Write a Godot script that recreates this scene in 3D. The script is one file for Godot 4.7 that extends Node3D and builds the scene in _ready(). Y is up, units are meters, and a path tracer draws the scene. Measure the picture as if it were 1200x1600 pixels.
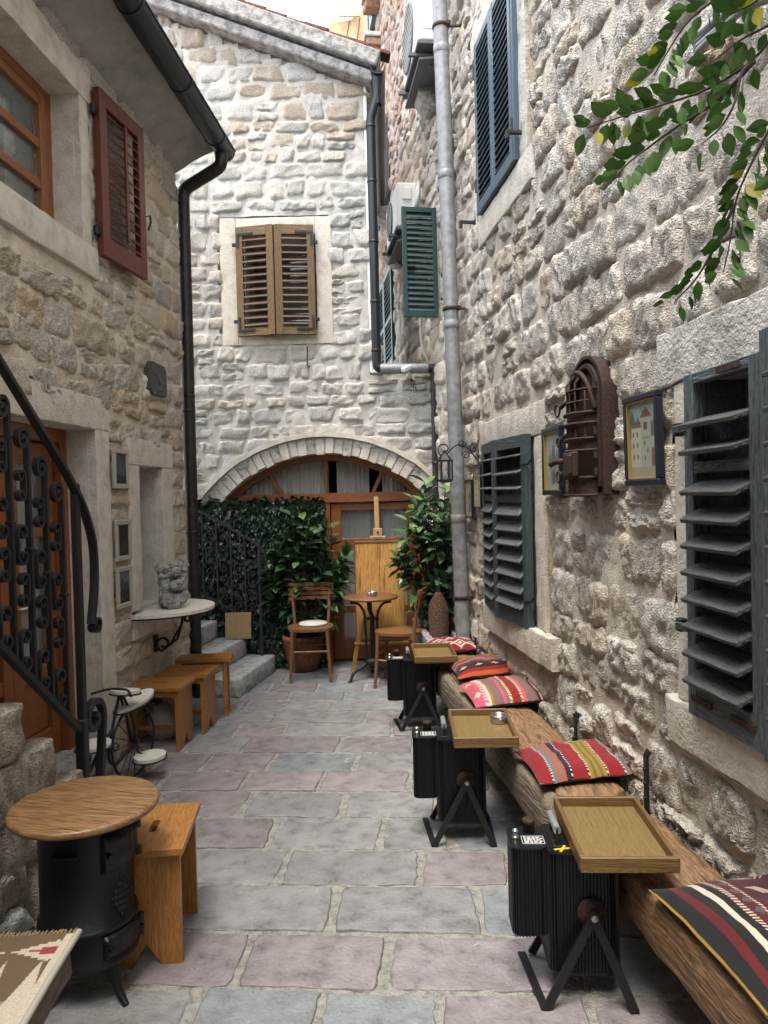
extends Node3D
# A stone courtyard cafe. y up, metres; the camera stands at (0, 1.6, 0) and looks along -z.

var rng = RandomNumberGenerator.new()
var nz = FastNoiseLite.new()
var nf = FastNoiseLite.new()
var M = {}
var cam: Camera3D
var used = {}

class Arr:
	var v = PackedVector3Array()
	var n = PackedVector3Array()
	var c = PackedColorArray()
	var t = PackedVector2Array()
	var i = PackedInt32Array()
	func mesh() -> ArrayMesh:
		var a = []
		a.resize(Mesh.ARRAY_MAX)
		a[Mesh.ARRAY_VERTEX] = v
		a[Mesh.ARRAY_NORMAL] = n
		if c.size() == v.size(): a[Mesh.ARRAY_COLOR] = c
		if t.size() == v.size(): a[Mesh.ARRAY_TEX_UV] = t
		a[Mesh.ARRAY_INDEX] = i
		var m = ArrayMesh.new()
		m.add_surface_from_arrays(Mesh.PRIMITIVE_TRIANGLES, a)
		return m

func _ready():
	rng.seed = 20240817
	nz.seed = 5
	nz.noise_type = FastNoiseLite.TYPE_SIMPLEX_SMOOTH
	nz.frequency = 1.0
	nz.fractal_octaves = 3
	nf.seed = 9
	nf.noise_type = FastNoiseLite.TYPE_SIMPLEX
	nf.frequency = 1.0
	nf.fractal_octaves = 2
	setup_view()
	setup_materials()
	build_ground()
	build_left_house()
	build_right_house()
	build_back_house()
	build_far_houses()
	build_rear_house()
	build_back_steps()
	build_left_stair()
	build_right_fixtures()
	build_bench_and_tables()
	build_left_things()
	build_back_things()
	build_plants()

# ---------------------------------------------------------------- naming
func numbered(called: String) -> String:
	if not used.has(called):
		used[called] = 0
		return called
	used[called] += 1
	return "%s_%03d" % [called, used[called]]

func tag(o, label, category, group = "", kind = ""):
	if label: o.set_meta("label", label)
	if category: o.set_meta("category", category)
	if group: o.set_meta("group", group)
	if kind: o.set_meta("kind", kind)
	return o

func thing(called, label, category, at = Vector3.ZERO, turn = 0.0, group = "") -> Node3D:
	var o = Node3D.new()
	o.name = numbered(called)
	add_child(o)
	o.position = at
	o.rotation.y = turn
	return tag(o, label, category, group)

func put(parent, called, mesh, mat, xf = Transform3D.IDENTITY) -> MeshInstance3D:
	var o = MeshInstance3D.new()
	o.name = numbered(called) if parent == self else called
	o.mesh = mesh
	o.material_override = null
	if mesh is PrimitiveMesh: mesh.material = mat
	else:
		for k in mesh.get_surface_count(): mesh.surface_set_material(k, mat)
	o.transform = xf
	parent.add_child(o, true)
	return o

func fin(parent, called, st: SurfaceTool, mat, xf = Transform3D.IDENTITY) -> MeshInstance3D:
	st.generate_normals()
	st.index()
	return put(parent, called, st.commit(), mat, xf)

func S() -> SurfaceTool:
	var st = SurfaceTool.new()
	st.begin(Mesh.PRIMITIVE_TRIANGLES)
	return st

func T(p: Vector3, b = Basis.IDENTITY) -> Transform3D:
	return Transform3D(b, p)

func RY(a: float) -> Basis:
	return Basis(Vector3.UP, a)

# basis whose x runs from a to b (grain direction), y as near to up as it can be
func along(a: Vector3, b: Vector3, up = Vector3.UP) -> Basis:
	var x = (b - a).normalized()
	if absf(x.dot(up)) > 0.98: up = Vector3(0, 0, 1)
	var z = x.cross(up).normalized()
	var y = z.cross(x).normalized()
	return Basis(x, y, z)

# ---------------------------------------------------------------- shapes
func face(st, pts: Array, out: Vector3, sm = -1, uvs = []):
	st.set_smooth_group(sm)
	var k = pts.size()
	var nrm = Vector3.ZERO
	for q in range(1, k - 1): nrm += (pts[q] - pts[0]).cross(pts[q + 1] - pts[0])
	var rev = nrm.dot(out) > 0
	for q in range(1, k - 1):
		var tri = [0, q, q + 1] if not rev else [0, q + 1, q]
		for w in tri:
			if uvs: st.set_uv(uvs[w])
			st.add_vertex(pts[w])

func box(st, size: Vector3, xf = Transform3D.IDENTITY, b = 0.0):
	var h = size * 0.5
	b = minf(b, minf(h.x, minf(h.y, h.z)) * 0.9)
	if b <= 0.0:
		for ax in 3:
			for s in [-1.0, 1.0]:
				var o = Vector3.ZERO
				o[ax] = s
				var u = (ax + 1) % 3
				var w = (ax + 2) % 3
				var pts = []
				for cc in [[-1, -1], [1, -1], [1, 1], [-1, 1]]:
					var p = Vector3.ZERO
					p[ax] = s * h[ax]; p[u] = cc[0] * h[u]; p[w] = cc[1] * h[w]
					pts.append(xf * p)
				face(st, pts, xf.basis * o)
		return
	for ax in 3:
		var u = (ax + 1) % 3
		var w = (ax + 2) % 3
		for s in [-1.0, 1.0]:
			var o = Vector3.ZERO
			o[ax] = s
			var pts = []
			for cc in [[-1, -1], [1, -1], [1, 1], [-1, 1]]:
				var p = Vector3.ZERO
				p[ax] = s * h[ax]; p[u] = cc[0] * (h[u] - b); p[w] = cc[1] * (h[w] - b)
				pts.append(xf * p)
			face(st, pts, xf.basis * o)
		for s1 in [-1.0, 1.0]:
			for s2 in [-1.0, 1.0]:
				var p1 = Vector3.ZERO; var p2 = Vector3.ZERO
				p1[u] = s1 * h[u]; p1[w] = s2 * (h[w] - b)
				p2[u] = s1 * (h[u] - b); p2[w] = s2 * h[w]
				var e = Vector3.ZERO
				e[ax] = h[ax] - b
				var o = Vector3.ZERO
				o[u] = s1; o[w] = s2
				face(st, [xf * (p1 - e), xf * (p1 + e), xf * (p2 + e), xf * (p2 - e)], xf.basis * o)
	for sx in [-1.0, 1.0]:
		for sy in [-1.0, 1.0]:
			for sz in [-1.0, 1.0]:
				var s = Vector3(sx, sy, sz)
				var c = s * h
				face(st, [xf * (c - Vector3(0, sy * b, sz * b)), xf * (c - Vector3(sx * b, 0, sz * b)), xf * (c - Vector3(sx * b, sy * b, 0))], xf.basis * s)

func pbox(parent, called, size, at: Vector3, mat, b = 0.004, bas = Basis.IDENTITY) -> MeshInstance3D:
	var st = S()
	box(st, size, Transform3D.IDENTITY, b)
	return fin(parent, called, st, mat, T(at, bas))

# board from a to b: its grain runs along its length
func plank(parent, called, a: Vector3, b: Vector3, w, th, mat, up = Vector3.UP, bev = 0.003) -> MeshInstance3D:
	return pbox(parent, called, Vector3((b - a).length(), th, w), (a + b) * 0.5, mat, bev, along(a, b, up))

func tube(st, pts: Array, r, sides = 8, caps = true):
	var k = pts.size()
	var rings = []
	var side = Vector3.ZERO
	for q in k:
		var tan: Vector3
		if q == 0: tan = pts[1] - pts[0]
		elif q == k - 1: tan = pts[k - 1] - pts[k - 2]
		else: tan = (pts[q + 1] - pts[q]).normalized() + (pts[q] - pts[q - 1]).normalized()
		tan = tan.normalized()
		if side == Vector3.ZERO:
			side = tan.cross(Vector3.UP)
			if side.length() < 0.1: side = tan.cross(Vector3.RIGHT)
		side = (side - tan * side.dot(tan)).normalized()
		var up = side.cross(tan).normalized()
		var rr = r[q] if r is Array else r
		var ring = []
		for s in sides:
			var a = TAU * s / sides
			ring.append(pts[q] + (side * cos(a) + up * sin(a)) * rr)
		rings.append(ring)
	for q in k - 1:
		for s in sides:
			var s2 = (s + 1) % sides
			var mid = (rings[q][s] + rings[q + 1][s2]) * 0.5 - (pts[q] + pts[q + 1]) * 0.5
			face(st, [rings[q][s], rings[q + 1][s], rings[q + 1][s2], rings[q][s2]], mid, 1)
	if caps:
		face(st, rings[0], pts[0] - pts[1], -1)
		face(st, rings[k - 1], pts[k - 1] - pts[k - 2], -1)

# flat bar swept along a path that lies in the plane with the normal nrm
func strip(st, pts: Array, nrm: Vector3, w: float, th: float):
	var k = pts.size()
	var rings = []
	for q in k:
		var tan = (pts[mini(q + 1, k - 1)] - pts[maxi(q - 1, 0)]).normalized()
		var sd = nrm.cross(tan).normalized() * th * 0.5
		var ww = nrm.normalized() * w * 0.5
		rings.append([pts[q] + sd + ww, pts[q] - sd + ww, pts[q] - sd - ww, pts[q] + sd - ww])
	for q in k - 1:
		for s in 4:
			var s2 = (s + 1) % 4
			var mid = (rings[q][s] + rings[q][s2] + rings[q + 1][s] + rings[q + 1][s2]) * 0.25 - (pts[q] + pts[q + 1]) * 0.5
			face(st, [rings[q][s], rings[q + 1][s], rings[q + 1][s2], rings[q][s2]], mid, 2 + s)
	face(st, rings[0], pts[0] - pts[1])
	face(st, rings[k - 1], pts[k - 1] - pts[k - 2])

func lathe(st, prof: Array, segs = 24, xf = Transform3D.IDENTITY, sm = 1):
	for q in prof.size() - 1:
		var a = prof[q]; var b = prof[q + 1]
		for s in segs:
			var t0 = TAU * s / segs; var t1 = TAU * (s + 1) / segs
			if s == segs - 1: t1 = 0.0
			var p = [Vector3(a.x * cos(t0), a.y, a.x * sin(t0)), Vector3(a.x * cos(t1), a.y, a.x * sin(t1)), Vector3(b.x * cos(t1), b.y, b.x * sin(t1)), Vector3(b.x * cos(t0), b.y, b.x * sin(t0))]
			var tm = (t0 + t1) * 0.5 if s < segs - 1 else (t0 + TAU) * 0.5
			var d = b - a
			var o = Vector3(d.y * cos(tm), -d.x, d.y * sin(tm))
			if a.x < 1e-6: p.remove_at(1)
			elif b.x < 1e-6: p.remove_at(3)
			for w in p.size(): p[w] = xf * p[w]
			face(st, p, xf.basis * o, sm)

# polygon in x, y pushed from z0 to z1
func extrude(st, poly: PackedVector2Array, z0: float, z1: float, xf = Transform3D.IDENTITY, sm = -1):
	var idx = Geometry2D.triangulate_polygon(poly)
	for q in range(0, idx.size(), 3):
		for zz in [z0, z1]:
			var pts = []
			for w in 3: pts.append(xf * Vector3(poly[idx[q + w]].x, poly[idx[q + w]].y, zz))
			face(st, pts, xf.basis * Vector3(0, 0, 1.0 if zz == maxf(z0, z1) else -1.0))
	var cw = Geometry2D.is_polygon_clockwise(poly)
	for q in poly.size():
		var a = poly[q]; var b = poly[(q + 1) % poly.size()]
		var d = b - a
		var o = Vector2(d.y, -d.x) * (1.0 if not cw else -1.0)
		face(st, [xf * Vector3(a.x, a.y, z0), xf * Vector3(b.x, b.y, z0), xf * Vector3(b.x, b.y, z1), xf * Vector3(a.x, a.y, z1)], xf.basis * Vector3(o.x, o.y, 0), sm)

func spiral(c: Vector2, r0: float, r1: float, a0: float, a1: float, k: int) -> Array:
	var pts = []
	for q in k + 1:
		var t = float(q) / k
		var a = lerpf(a0, a1, t)
		var r = lerpf(r0, r1, t)
		pts.append(c + Vector2(cos(a), sin(a)) * r)
	return pts

# grid of (nx+1) x (ny+1) points; x to the right, y up, seen from +z
func grid(a: Arr, P: Array, nx: int, ny: int, cols = [], skip = null, uv = false):
	var base = a.v.size()
	for j in ny + 1:
		for i in nx + 1:
			var p = P[j * (nx + 1) + i]
			var dx = P[j * (nx + 1) + mini(i + 1, nx)] - P[j * (nx + 1) + maxi(i - 1, 0)]
			var dy = P[mini(j + 1, ny) * (nx + 1) + i] - P[maxi(j - 1, 0) * (nx + 1) + i]
			a.v.append(p)
			a.n.append(dx.cross(dy).normalized())
			if cols: a.c.append(cols[j * (nx + 1) + i])
			if uv: a.t.append(Vector2(float(i) / nx, 1.0 - float(j) / ny))
	for j in ny:
		for i in nx:
			if skip and skip[j * nx + i]: continue
			var o = base + j * (nx + 1) + i
			a.i.append_array(PackedInt32Array([o, o + nx + 1, o + nx + 2, o, o + nx + 2, o + 1]))

func in_view(p: Vector3, margin = 0.25) -> bool:
	var q = cam.transform.affine_inverse() * p
	if q.z > -0.3: return false
	var ty = tan(deg_to_rad(cam.fov) * 0.5)
	return absf(q.y / -q.z) < ty * (1 + margin) and absf(q.x / -q.z) < ty * 0.75 * (1 + margin)

func rnd(a, b): return rng.randf_range(a, b)

# ---------------------------------------------------------------- view
func setup_view():
	cam = Camera3D.new()
	cam.name = "camera"
	cam.fov = 69.65
	cam.near = 0.05
	cam.far = 400
	cam.position = Vector3(0, 1.6, 0)
	cam.rotation_degrees = Vector3(-1.2, 0, -1.4)
	add_child(cam)
	var sky = ProceduralSkyMaterial.new()
	sky.sky_top_color = Color(0.87, 0.91, 0.96)
	sky.sky_horizon_color = Color(0.93, 0.95, 0.97)
	sky.sky_curve = 0.25
	sky.sky_energy_multiplier = 1.0
	sky.ground_bottom_color = Color(0.35, 0.33, 0.31)
	sky.ground_horizon_color = Color(0.6, 0.6, 0.6)
	var e = Environment.new()
	e.background_mode = Environment.BG_SKY
	e.sky = Sky.new()
	e.sky.sky_material = sky
	e.tonemap_mode = Environment.TONE_MAPPER_LINEAR
	e.tonemap_exposure = 5.9
	e.sdfgi_enabled = true
	e.ssao_enabled = true
	e.ssil_enabled = true
	var w = WorldEnvironment.new()
	w.name = "environment"
	w.environment = e
	add_child(w)
	var sun = DirectionalLight3D.new()
	sun.name = "sun"
	sun.light_energy = 0.3
	sun.light_angular_distance = 25
	sun.light_color = Color(1.0, 0.97, 0.93)
	sun.shadow_enabled = true
	sun.rotation_degrees = Vector3(-68, -20, 0)
	add_child(sun)

# ---------------------------------------------------------------- materials
func lin(r, g, b) -> Color:
	return Color(r, g, b).linear_to_srgb()

func ntex(freq, octaves, stops: Array, sd = 1, size = 512, kind = FastNoiseLite.TYPE_SIMPLEX, warp = 0.0, gain = 0.55) -> NoiseTexture2D:
	var f = FastNoiseLite.new()
	f.noise_type = kind
	f.seed = sd
	f.frequency = freq
	f.fractal_octaves = octaves
	f.fractal_gain = gain
	if warp > 0:
		f.domain_warp_enabled = true
		f.domain_warp_amplitude = warp
		f.domain_warp_frequency = freq * 0.7
	var t = NoiseTexture2D.new()
	t.width = size
	t.height = size
	t.seamless = true
	t.generate_mipmaps = false
	t.noise = f
	if stops:
		var g = Gradient.new()
		var off = PackedFloat32Array()
		var col = PackedColorArray()
		for s in stops:
			off.append(s[0])
			col.append(s[1])
		g.offsets = off
		g.colors = col
		t.color_ramp = g
	return t

func mat(called, col: Color, rough = 0.8, metal = 0.0) -> StandardMaterial3D:
	var m = StandardMaterial3D.new()
	m.resource_name = called
	m.albedo_color = col
	m.roughness = rough
	m.metallic = metal
	M[called] = m
	return m

func tri(m, scale, world = false):
	m.uv1_triplanar = true
	m.uv1_world_triplanar = world
	m.uv1_scale = scale if scale is Vector3 else Vector3.ONE * scale
	m.uv1_triplanar_sharpness = 4.0
	return m

func relief(m, tex, cm):
	m.heightmap_enabled = true
	m.heightmap_texture = tex
	m.heightmap_scale = cm
	return m

func shared(k):
	if not tex.has(k):
		tex[k] = ntex(0.02, 3, [], 7, 256) if k == "grain" else ntex(0.035, 5, [], 14, 1024, FastNoiseLite.TYPE_SIMPLEX, 0.0, 0.66)
	return tex[k]

var tex = {}

func wood(called, dark: Color, light: Color, sd, scale = Vector3(1.1, 9, 9), rough = 0.5, cm = 0.12, wear = 0.0):
	var m = mat(called, Color.WHITE, rough)
	var mid = dark.lerp(light, 0.6)
	m.albedo_texture = ntex(0.012, 4, [[0.0, dark], [0.32, mid], [0.5, light], [0.64, mid.lerp(dark, 0.25)], [0.8, light], [1.0, mid]], sd, 512, FastNoiseLite.TYPE_SIMPLEX_SMOOTH, 22.0)
	relief(m, shared("grain"), cm)
	tri(m, scale)
	return m

func stone_mat(called, stops, sd, scale, cm, rough = 0.92):
	var big = called in ["rubble", "mortar", "cut_stone", "paving", "joint"]
	var m = mat(called, Color.WHITE, rough)
	m.albedo_texture = ntex(0.006 if big else 0.012, 8, stops, sd, 1024 if big else 512, FastNoiseLite.TYPE_SIMPLEX, 0.0, 0.66)
	m.vertex_color_use_as_albedo = true
	relief(m, shared("pits"), cm)
	m.metallic_specular = 0.3
	tri(m, scale, true)
	return m

func setup_materials():
	var g = func(v): return lin(v, v, v)
	# rubble stone, its grain only: the tint of each stone lies in its vertex colours
	stone_mat("rubble", [[0.0, g.call(0.36)], [0.25, g.call(0.72)], [0.42, g.call(0.95)], [0.6, g.call(1.04)], [1.0, g.call(1.18)]], 11, 1.5, 1.7)
	M.rubble.albedo_texture = ntex(0.03, 6, [[0.0, lin(.25, .235, .22)], [0.26, lin(.60, .57, .54)], [0.42, lin(.90, .89, .88)], [0.55, lin(1, 1, 1)], [1.0, lin(1, 1, 1)]], 11, 1024, FastNoiseLite.TYPE_SIMPLEX, 0.0, 0.7)
	M.rubble.heightmap_texture = ntex(0.05, 5, [], 16, 1024, FastNoiseLite.TYPE_SIMPLEX, 0.0, 0.7)
	stone_mat("mortar", [[0.0, g.call(0.70)], [0.4, g.call(0.9)], [0.7, g.call(1.0)], [1.0, g.call(1.05)]], 21, 1.8, 0.6)
	stone_mat("cut_stone", [[0.0, lin(.42, .37, .31)], [0.35, lin(.53, .485, .42)], [0.6, lin(.58, .54, .475)], [1.0, lin(.64, .60, .54)]], 31, 1.0, 0.35, 0.85)
	stone_mat("old_cut_stone", [[0.0, lin(.16, .15, .14)], [0.25, lin(.38, .36, .33)], [0.5, lin(.50, .47, .43)], [1.0, lin(.58, .56, .52)]], 33, 0.9, 0.5, 0.85)
	stone_mat("paving", [[0.0, g.call(0.42)], [0.25, g.call(0.74)], [0.5, g.call(0.90)], [0.75, g.call(1.0)], [1.0, g.call(1.1)]], 41, 1.1, 0.4, 0.55)
	M.paving.metallic_specular = 0.4
	stone_mat("joint", [[0.0, lin(.16, .155, .14)], [0.3, lin(.33, .32, .295)], [0.6, lin(.43, .42, .385)], [1.0, lin(.50, .485, .45)]], 43, 2.5, 1.0)
	stone_mat("step_stone", [[0.0, lin(.23, .23, .225)], [0.35, lin(.40, .405, .40)], [0.6, lin(.50, .505, .495)], [1.0, lin(.60, .60, .59)]], 45, 1.6, 1.1)
	stone_mat("concrete", [[0.0, lin(.10, .10, .10)], [0.3, lin(.24, .23, .22)], [0.6, lin(.38, .37, .35)], [1.0, lin(.50, .48, .46)]], 47, 1.3, 0.5)
	stone_mat("plaster", [[0.0, lin(.20, .195, .19)], [0.4, lin(.28, .27, .255)], [0.7, lin(.32, .305, .285)], [1.0, lin(.38, .36, .33)]], 49, 0.5, 0.4)
	stone_mat("ochre", [[0.0, lin(.30, .19, .11)], [0.4, lin(.42, .28, .16)], [0.7, lin(.46, .33, .20)], [1.0, lin(.46, .37, .27)]], 51, 0.35, 0.6)
	stone_mat("coral", [[0.0, lin(.16, .15, .14)], [0.4, lin(.38, .36, .34)], [0.7, lin(.52, .51, .49)], [1.0, lin(.66, .65, .62)]], 53, 7.0, 0.6)
	stone_mat("clay_tile", [[0.0, lin(.06, .028, .02)], [0.5, lin(.13, .052, .038)], [1.0, lin(.22, .11, .08)]], 55, 2.0, 0.4)
	stone_mat("terracotta", [[0.0, lin(.12, .05, .03)], [0.5, lin(.22, .09, .055)], [1.0, lin(.30, .14, .09)]], 57, 3.0, 0.2)
	stone_mat("brick", [[0.0, lin(.18, .10, .07)], [0.5, lin(.32, .20, .14)], [1.0, lin(.42, .30, .22)]], 59, 3.0, 0.4)
	for k in ["cut_stone", "old_cut_stone", "joint", "step_stone", "concrete", "plaster", "ochre", "coral", "clay_tile", "terracotta", "brick"]:
		M[k].vertex_color_use_as_albedo = false
	stone_mat("rubble_plain", [[0.0, lin(.20, .165, .13)], [0.35, lin(.40, .34, .275)], [0.6, lin(.51, .445, .365)], [1.0, lin(.62, .56, .47)]], 60, 1.7, 2.0)
	M.rubble_plain.vertex_color_use_as_albedo = false
	stone_mat("ochre_stone", [[0.0, lin(.30, .22, .13)], [0.4, lin(.44, .34, .22)], [0.7, lin(.50, .41, .28)], [1.0, lin(.55, .47, .35)]], 62, 1.2, 0.8)
	M.ochre_stone.vertex_color_use_as_albedo = false
	# woods
	wood("oak_top", lin(.05, .021, .009), lin(.31, .178, .078), 61, Vector3(0.55, 7, 7), 0.36)
	wood("pine", lin(.15, .058, .013), lin(.39, .175, .045), 63, Vector3(0.9, 8, 8), 0.36)
	wood("board_pine", lin(.16, .065, .016), lin(.60, .33, .095), 65, Vector3(0.35, 5, 5), 0.42)
	wood("tray_wood", lin(.11, .068, .022), lin(.215, .145, .054), 67, Vector3(1.1, 12, 12), 0.5)
	wood("tray_rim", lin(.075, .042, .013), lin(.17, .095, .03), 68, Vector3(1.1, 12, 12), 0.5)
	wood("bench_wood", lin(.04, .02, .010), lin(.30, .175, .085), 69, Vector3(0.8, 6, 6), 0.7, 0.5)
	wood("bench_grey", lin(.05, .04, .03), lin(.23, .18, .13), 70, Vector3(0.8, 6, 6), 0.85, 0.6)
	wood("chair_wood", lin(.085, .038, .015), lin(.24, .11, .045), 71, Vector3(1.4, 12, 12), 0.38)
	wood("door_wood", lin(.12, .036, .010), lin(.29, .098, .030), 73, Vector3(1.0, 10, 10), 0.42)
	wood("sash_wood", lin(.16, .06, .02), lin(.28, .11, .042), 74, Vector3(1.0, 10, 10), 0.42)
	wood("red_shutter", lin(.065, .015, .008), lin(.145, .036, .018), 75, Vector3(1.0, 10, 10), 0.4)
	wood("brown_shutter", lin(.04, .023, .009), lin(.19, .115, .046), 77, Vector3(1.2, 11, 11), 0.62, 0.3)
	wood("brown_slat", lin(.04, .023, .014), lin(.16, .095, .062), 78, Vector3(1.2, 11, 11), 0.65, 0.3)
	wood("green_wood", lin(.012, .020, .021), lin(.060, .085, .088), 79, Vector3(1.4, 12, 12), 0.6, 0.3)
	wood("green_slat", lin(.03, .036, .035), lin(.12, .135, .128), 80, Vector3(1.4, 12, 12), 0.7, 0.3)
	wood("black_wood", lin(.014, .019, .022), lin(.115, .138, .148), 81, Vector3(1.4, 12, 12), 0.6, 0.3)
	wood("black_slat", lin(.014, .015, .015), lin(.085, .085, .08), 82, Vector3(1.4, 12, 12), 0.75, 0.4)
	wood("pale_wood", lin(.32, .20, .09), lin(.46, .31, .15), 83, Vector3(1.2, 10, 10), 0.5)
	wood("white_wood", lin(.40, .38, .34), lin(.74, .72, .67), 84, Vector3(1.2, 10, 10), 0.6)
	wood("shelf_white", lin(.45, .42, .37), lin(.70, .67, .60), 86, Vector3(2, 3, 3), 0.5, 0.1)
	wood("bare_plank", lin(.17, .11, .05), lin(.32, .22, .10), 87, Vector3(1.2, 9, 9), 0.6)
	wood("painted_plank", lin(.05, .035, .03), lin(.17, .115, .095), 88, Vector3(1.2, 5, 5), 0.75, 0.4)
	# metals and paints
	mat("iron", lin(.018, .018, .019), 0.42, 0.35)
	relief(M.iron, shared("pits"), 0.12); tri(M.iron, 5.0)
	mat("cast_black", lin(.008, .009, .012), 0.30, 0.3)
	relief(M.cast_black, shared("pits"), 0.08); tri(M.cast_black, 5.0)
	var tank = mat("tank_black", Color.WHITE, 0.34, 0.2)
	tank.albedo_texture = ntex(0.035, 5, [[0.0, lin(.006, .007, .009)], [0.80, lin(.008, .009, .011)], [0.90, lin(.03, .028, .025)], [1.0, lin(.12, .10, .09)]], 93, 512)
	tri(tank, 2.5)
	var rust = mat("rust", Color.WHITE, 0.7, 0.3)
	rust.albedo_texture = ntex(0.03, 5, [[0.0, lin(.016, .010, .008)], [0.45, lin(.036, .019, .013)], [0.75, lin(.060, .030, .020)], [1.0, lin(.13, .075, .05)]], 94, 512)
	relief(rust, shared("pits"), 0.15); tri(rust, 4.0)
	var gut = mat("gutter_brown", Color.WHITE, 0.45, 0.35)
	gut.albedo_texture = ntex(0.02, 4, [[0.0, lin(.018, .014, .013)], [0.6, lin(.030, .024, .022)], [1.0, lin(.055, .045, .04)]], 96, 256); tri(gut, 2.0)
	mat("gutter_black", lin(.016, .018, .021), 0.42, 0.3)
	var zinc = mat("zinc", Color.WHITE, 0.55, 0.25)
	zinc.albedo_texture = ntex(0.012, 5, [[0.0, lin(.16, .16, .165)], [0.4, lin(.225, .23, .235)], [0.65, lin(.26, .265, .27)], [1.0, lin(.33, .335, .34)]], 97, 512); tri(zinc, 1.6)
	mat("steel", lin(.45, .43, .40), 0.3, 0.9)
	mat("ac_white", lin(.66, .66, .63), 0.5)
	mat("ac_grey", lin(.10, .105, .11), 0.6)
	mat("plastic_white", lin(.68, .68, .66), 0.45)
	mat("green_metal", lin(.012, .042, .042), 0.6)
	mat("green_metal_slat", lin(.012, .042, .042), 0.6)
	mat("blue_metal", lin(.050, .085, .115), 0.42)
	mat("blue_metal_slat", lin(.050, .085, .115), 0.42)
	mat("dark_room", lin(.26, .235, .20), 0.95)
	mat("painted_iron", lin(.032, .033, .035), 0.45, 0.2)
	mat("frame_navy", lin(.010, .014, .026), 0.35)
	mat("frame_gold", lin(.42, .27, .07), 0.4, 0.5)
	mat("frame_silver", lin(.42, .40, .34), 0.45, 0.3)
	relief(M.frame_silver, shared("pits"), 0.1); tri(M.frame_silver, 6.0)
	var slate = mat("slate", Color.WHITE, 0.6)
	slate.albedo_texture = ntex(0.03, 5, [[0.0, lin(.03, .032, .034)], [0.6, lin(.07, .073, .076)], [1.0, lin(.13, .13, .13)]], 99, 256)
	relief(slate, shared("pits"), 0.4); tri(slate, 3.0)
	mat("yellow_paint", lin(.62, .42, .03), 0.6)
	mat("print_white", lin(.6, .6, .58), 0.6)
	mat("soil", lin(.03, .022, .016), 0.95)
	mat("bark", lin(.05, .038, .027), 0.85)
	mat("linen", lin(.12, .105, .085), 0.9)
	mat("sack", lin(.36, .33, .28), 0.95)
	var cur = mat("curtain", lin(.58, .55, .51), 0.9)
	cur.backlight_enabled = true
	cur.backlight = lin(.25, .24, .22)
	var gl = mat("glass", Color(0.55, 0.6, 0.6, 0.18), 0.05)
	gl.transparency = BaseMaterial3D.TRANSPARENCY_ALPHA
	var gl2 = mat("picture_glass", Color(1, 1, 1, 0.04), 0.03)
	gl2.transparency = BaseMaterial3D.TRANSPARENCY_ALPHA
	mat("bottle", lin(.02, .05, .025), 0.12)
	var wk = mat("wicker", Color.WHITE, 0.7)
	wk.albedo_texture = ntex(0.03, 4, [[0.0, lin(.04, .021, .013)], [0.5, lin(.12, .066, .042)], [1.0, lin(.25, .155, .10)]], 101, 256); tri(wk, 6.0)
	# leaves
	for k in [["leaf_a", lin(.042, .10, .040)], ["leaf_b", lin(.072, .145, .052)], ["leaf_c", lin(.13, .22, .075)], ["leaf_d", lin(.030, .074, .036)], ["tree_leaf_a", lin(.042, .108, .018)], ["tree_leaf_b", lin(.068, .150, .024)], ["tree_leaf_c", lin(.36, .34, .03)]]:
		var m = mat(k[0], Color.WHITE, 0.32 if k[0].begins_with("leaf") else 0.45)
		var c: Color = k[1]
		m.albedo_texture = ntex(0.02, 4, [[0.0, c.darkened(0.18)], [0.5, c], [1.0, c.lightened(0.08)]], 103, 128)
		tri(m, 5.0)
		m.backlight_enabled = true
		m.backlight = (c.lightened(0.1) if not k[0].begins_with("leaf") else c.darkened(0.3))
	mat("hedge_leaf", lin(.012, .032, .016), 0.3)
	mat("hedge_leaf_light", lin(.028, .062, .027), 0.3)
	mat("grass_blade", lin(.10, .13, .04), 0.7)
	tone_woods()

func tone_woods():
	for k in ["pine", "oak_top", "tray_wood", "tray_rim", "bench_wood", "board_pine", "chair_wood", "door_wood", "sash_wood", "red_shutter", "brown_shutter", "brown_slat", "bare_plank", "pale_wood"]:
		M[k].albedo_color = lin(.95, .95, .95)

func image_mat(called, im: Image, rough = 0.85) -> StandardMaterial3D:
	var m = mat(called, Color.WHITE, rough)
	m.albedo_texture = ImageTexture.create_from_image(im)
	return m

func cloth(called, im: Image) -> StandardMaterial3D:
	var m = image_mat(called, im, 0.95)
	m.albedo_color = lin(.78, .78, .78)
	var w = Image.create(64, 64, false, Image.FORMAT_RGB8)
	for y in 64:
		for x in 64:
			var v = 0.5 + 0.5 * sin(x * PI / 2.0) * sin(y * PI / 2.0 + (x / 2) * PI)
			w.set_pixel(x, y, Color(v, v, v))
	m.rim_enabled = true
	m.rim = 0.25
	m.rim_tint = 0.7
	return m

func weave(im: Image, sd: int):
	var r = RandomNumberGenerator.new()
	r.seed = sd
	for y in im.get_height():
		for x in im.get_width():
			var c = im.get_pixel(x, y)
			var k = 0.86 + 0.16 * r.randf() + (0.06 if (x + y) % 2 == 0 else 0.0)
			im.set_pixel(x, y, Color(c.r * k, c.g * k, c.b * k))

# ---------------------------------------------------------------- rubble walls
func tinted(c: Color, k: float) -> Color:
	return Color(c.r * k, c.g * k, c.b * k)

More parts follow.
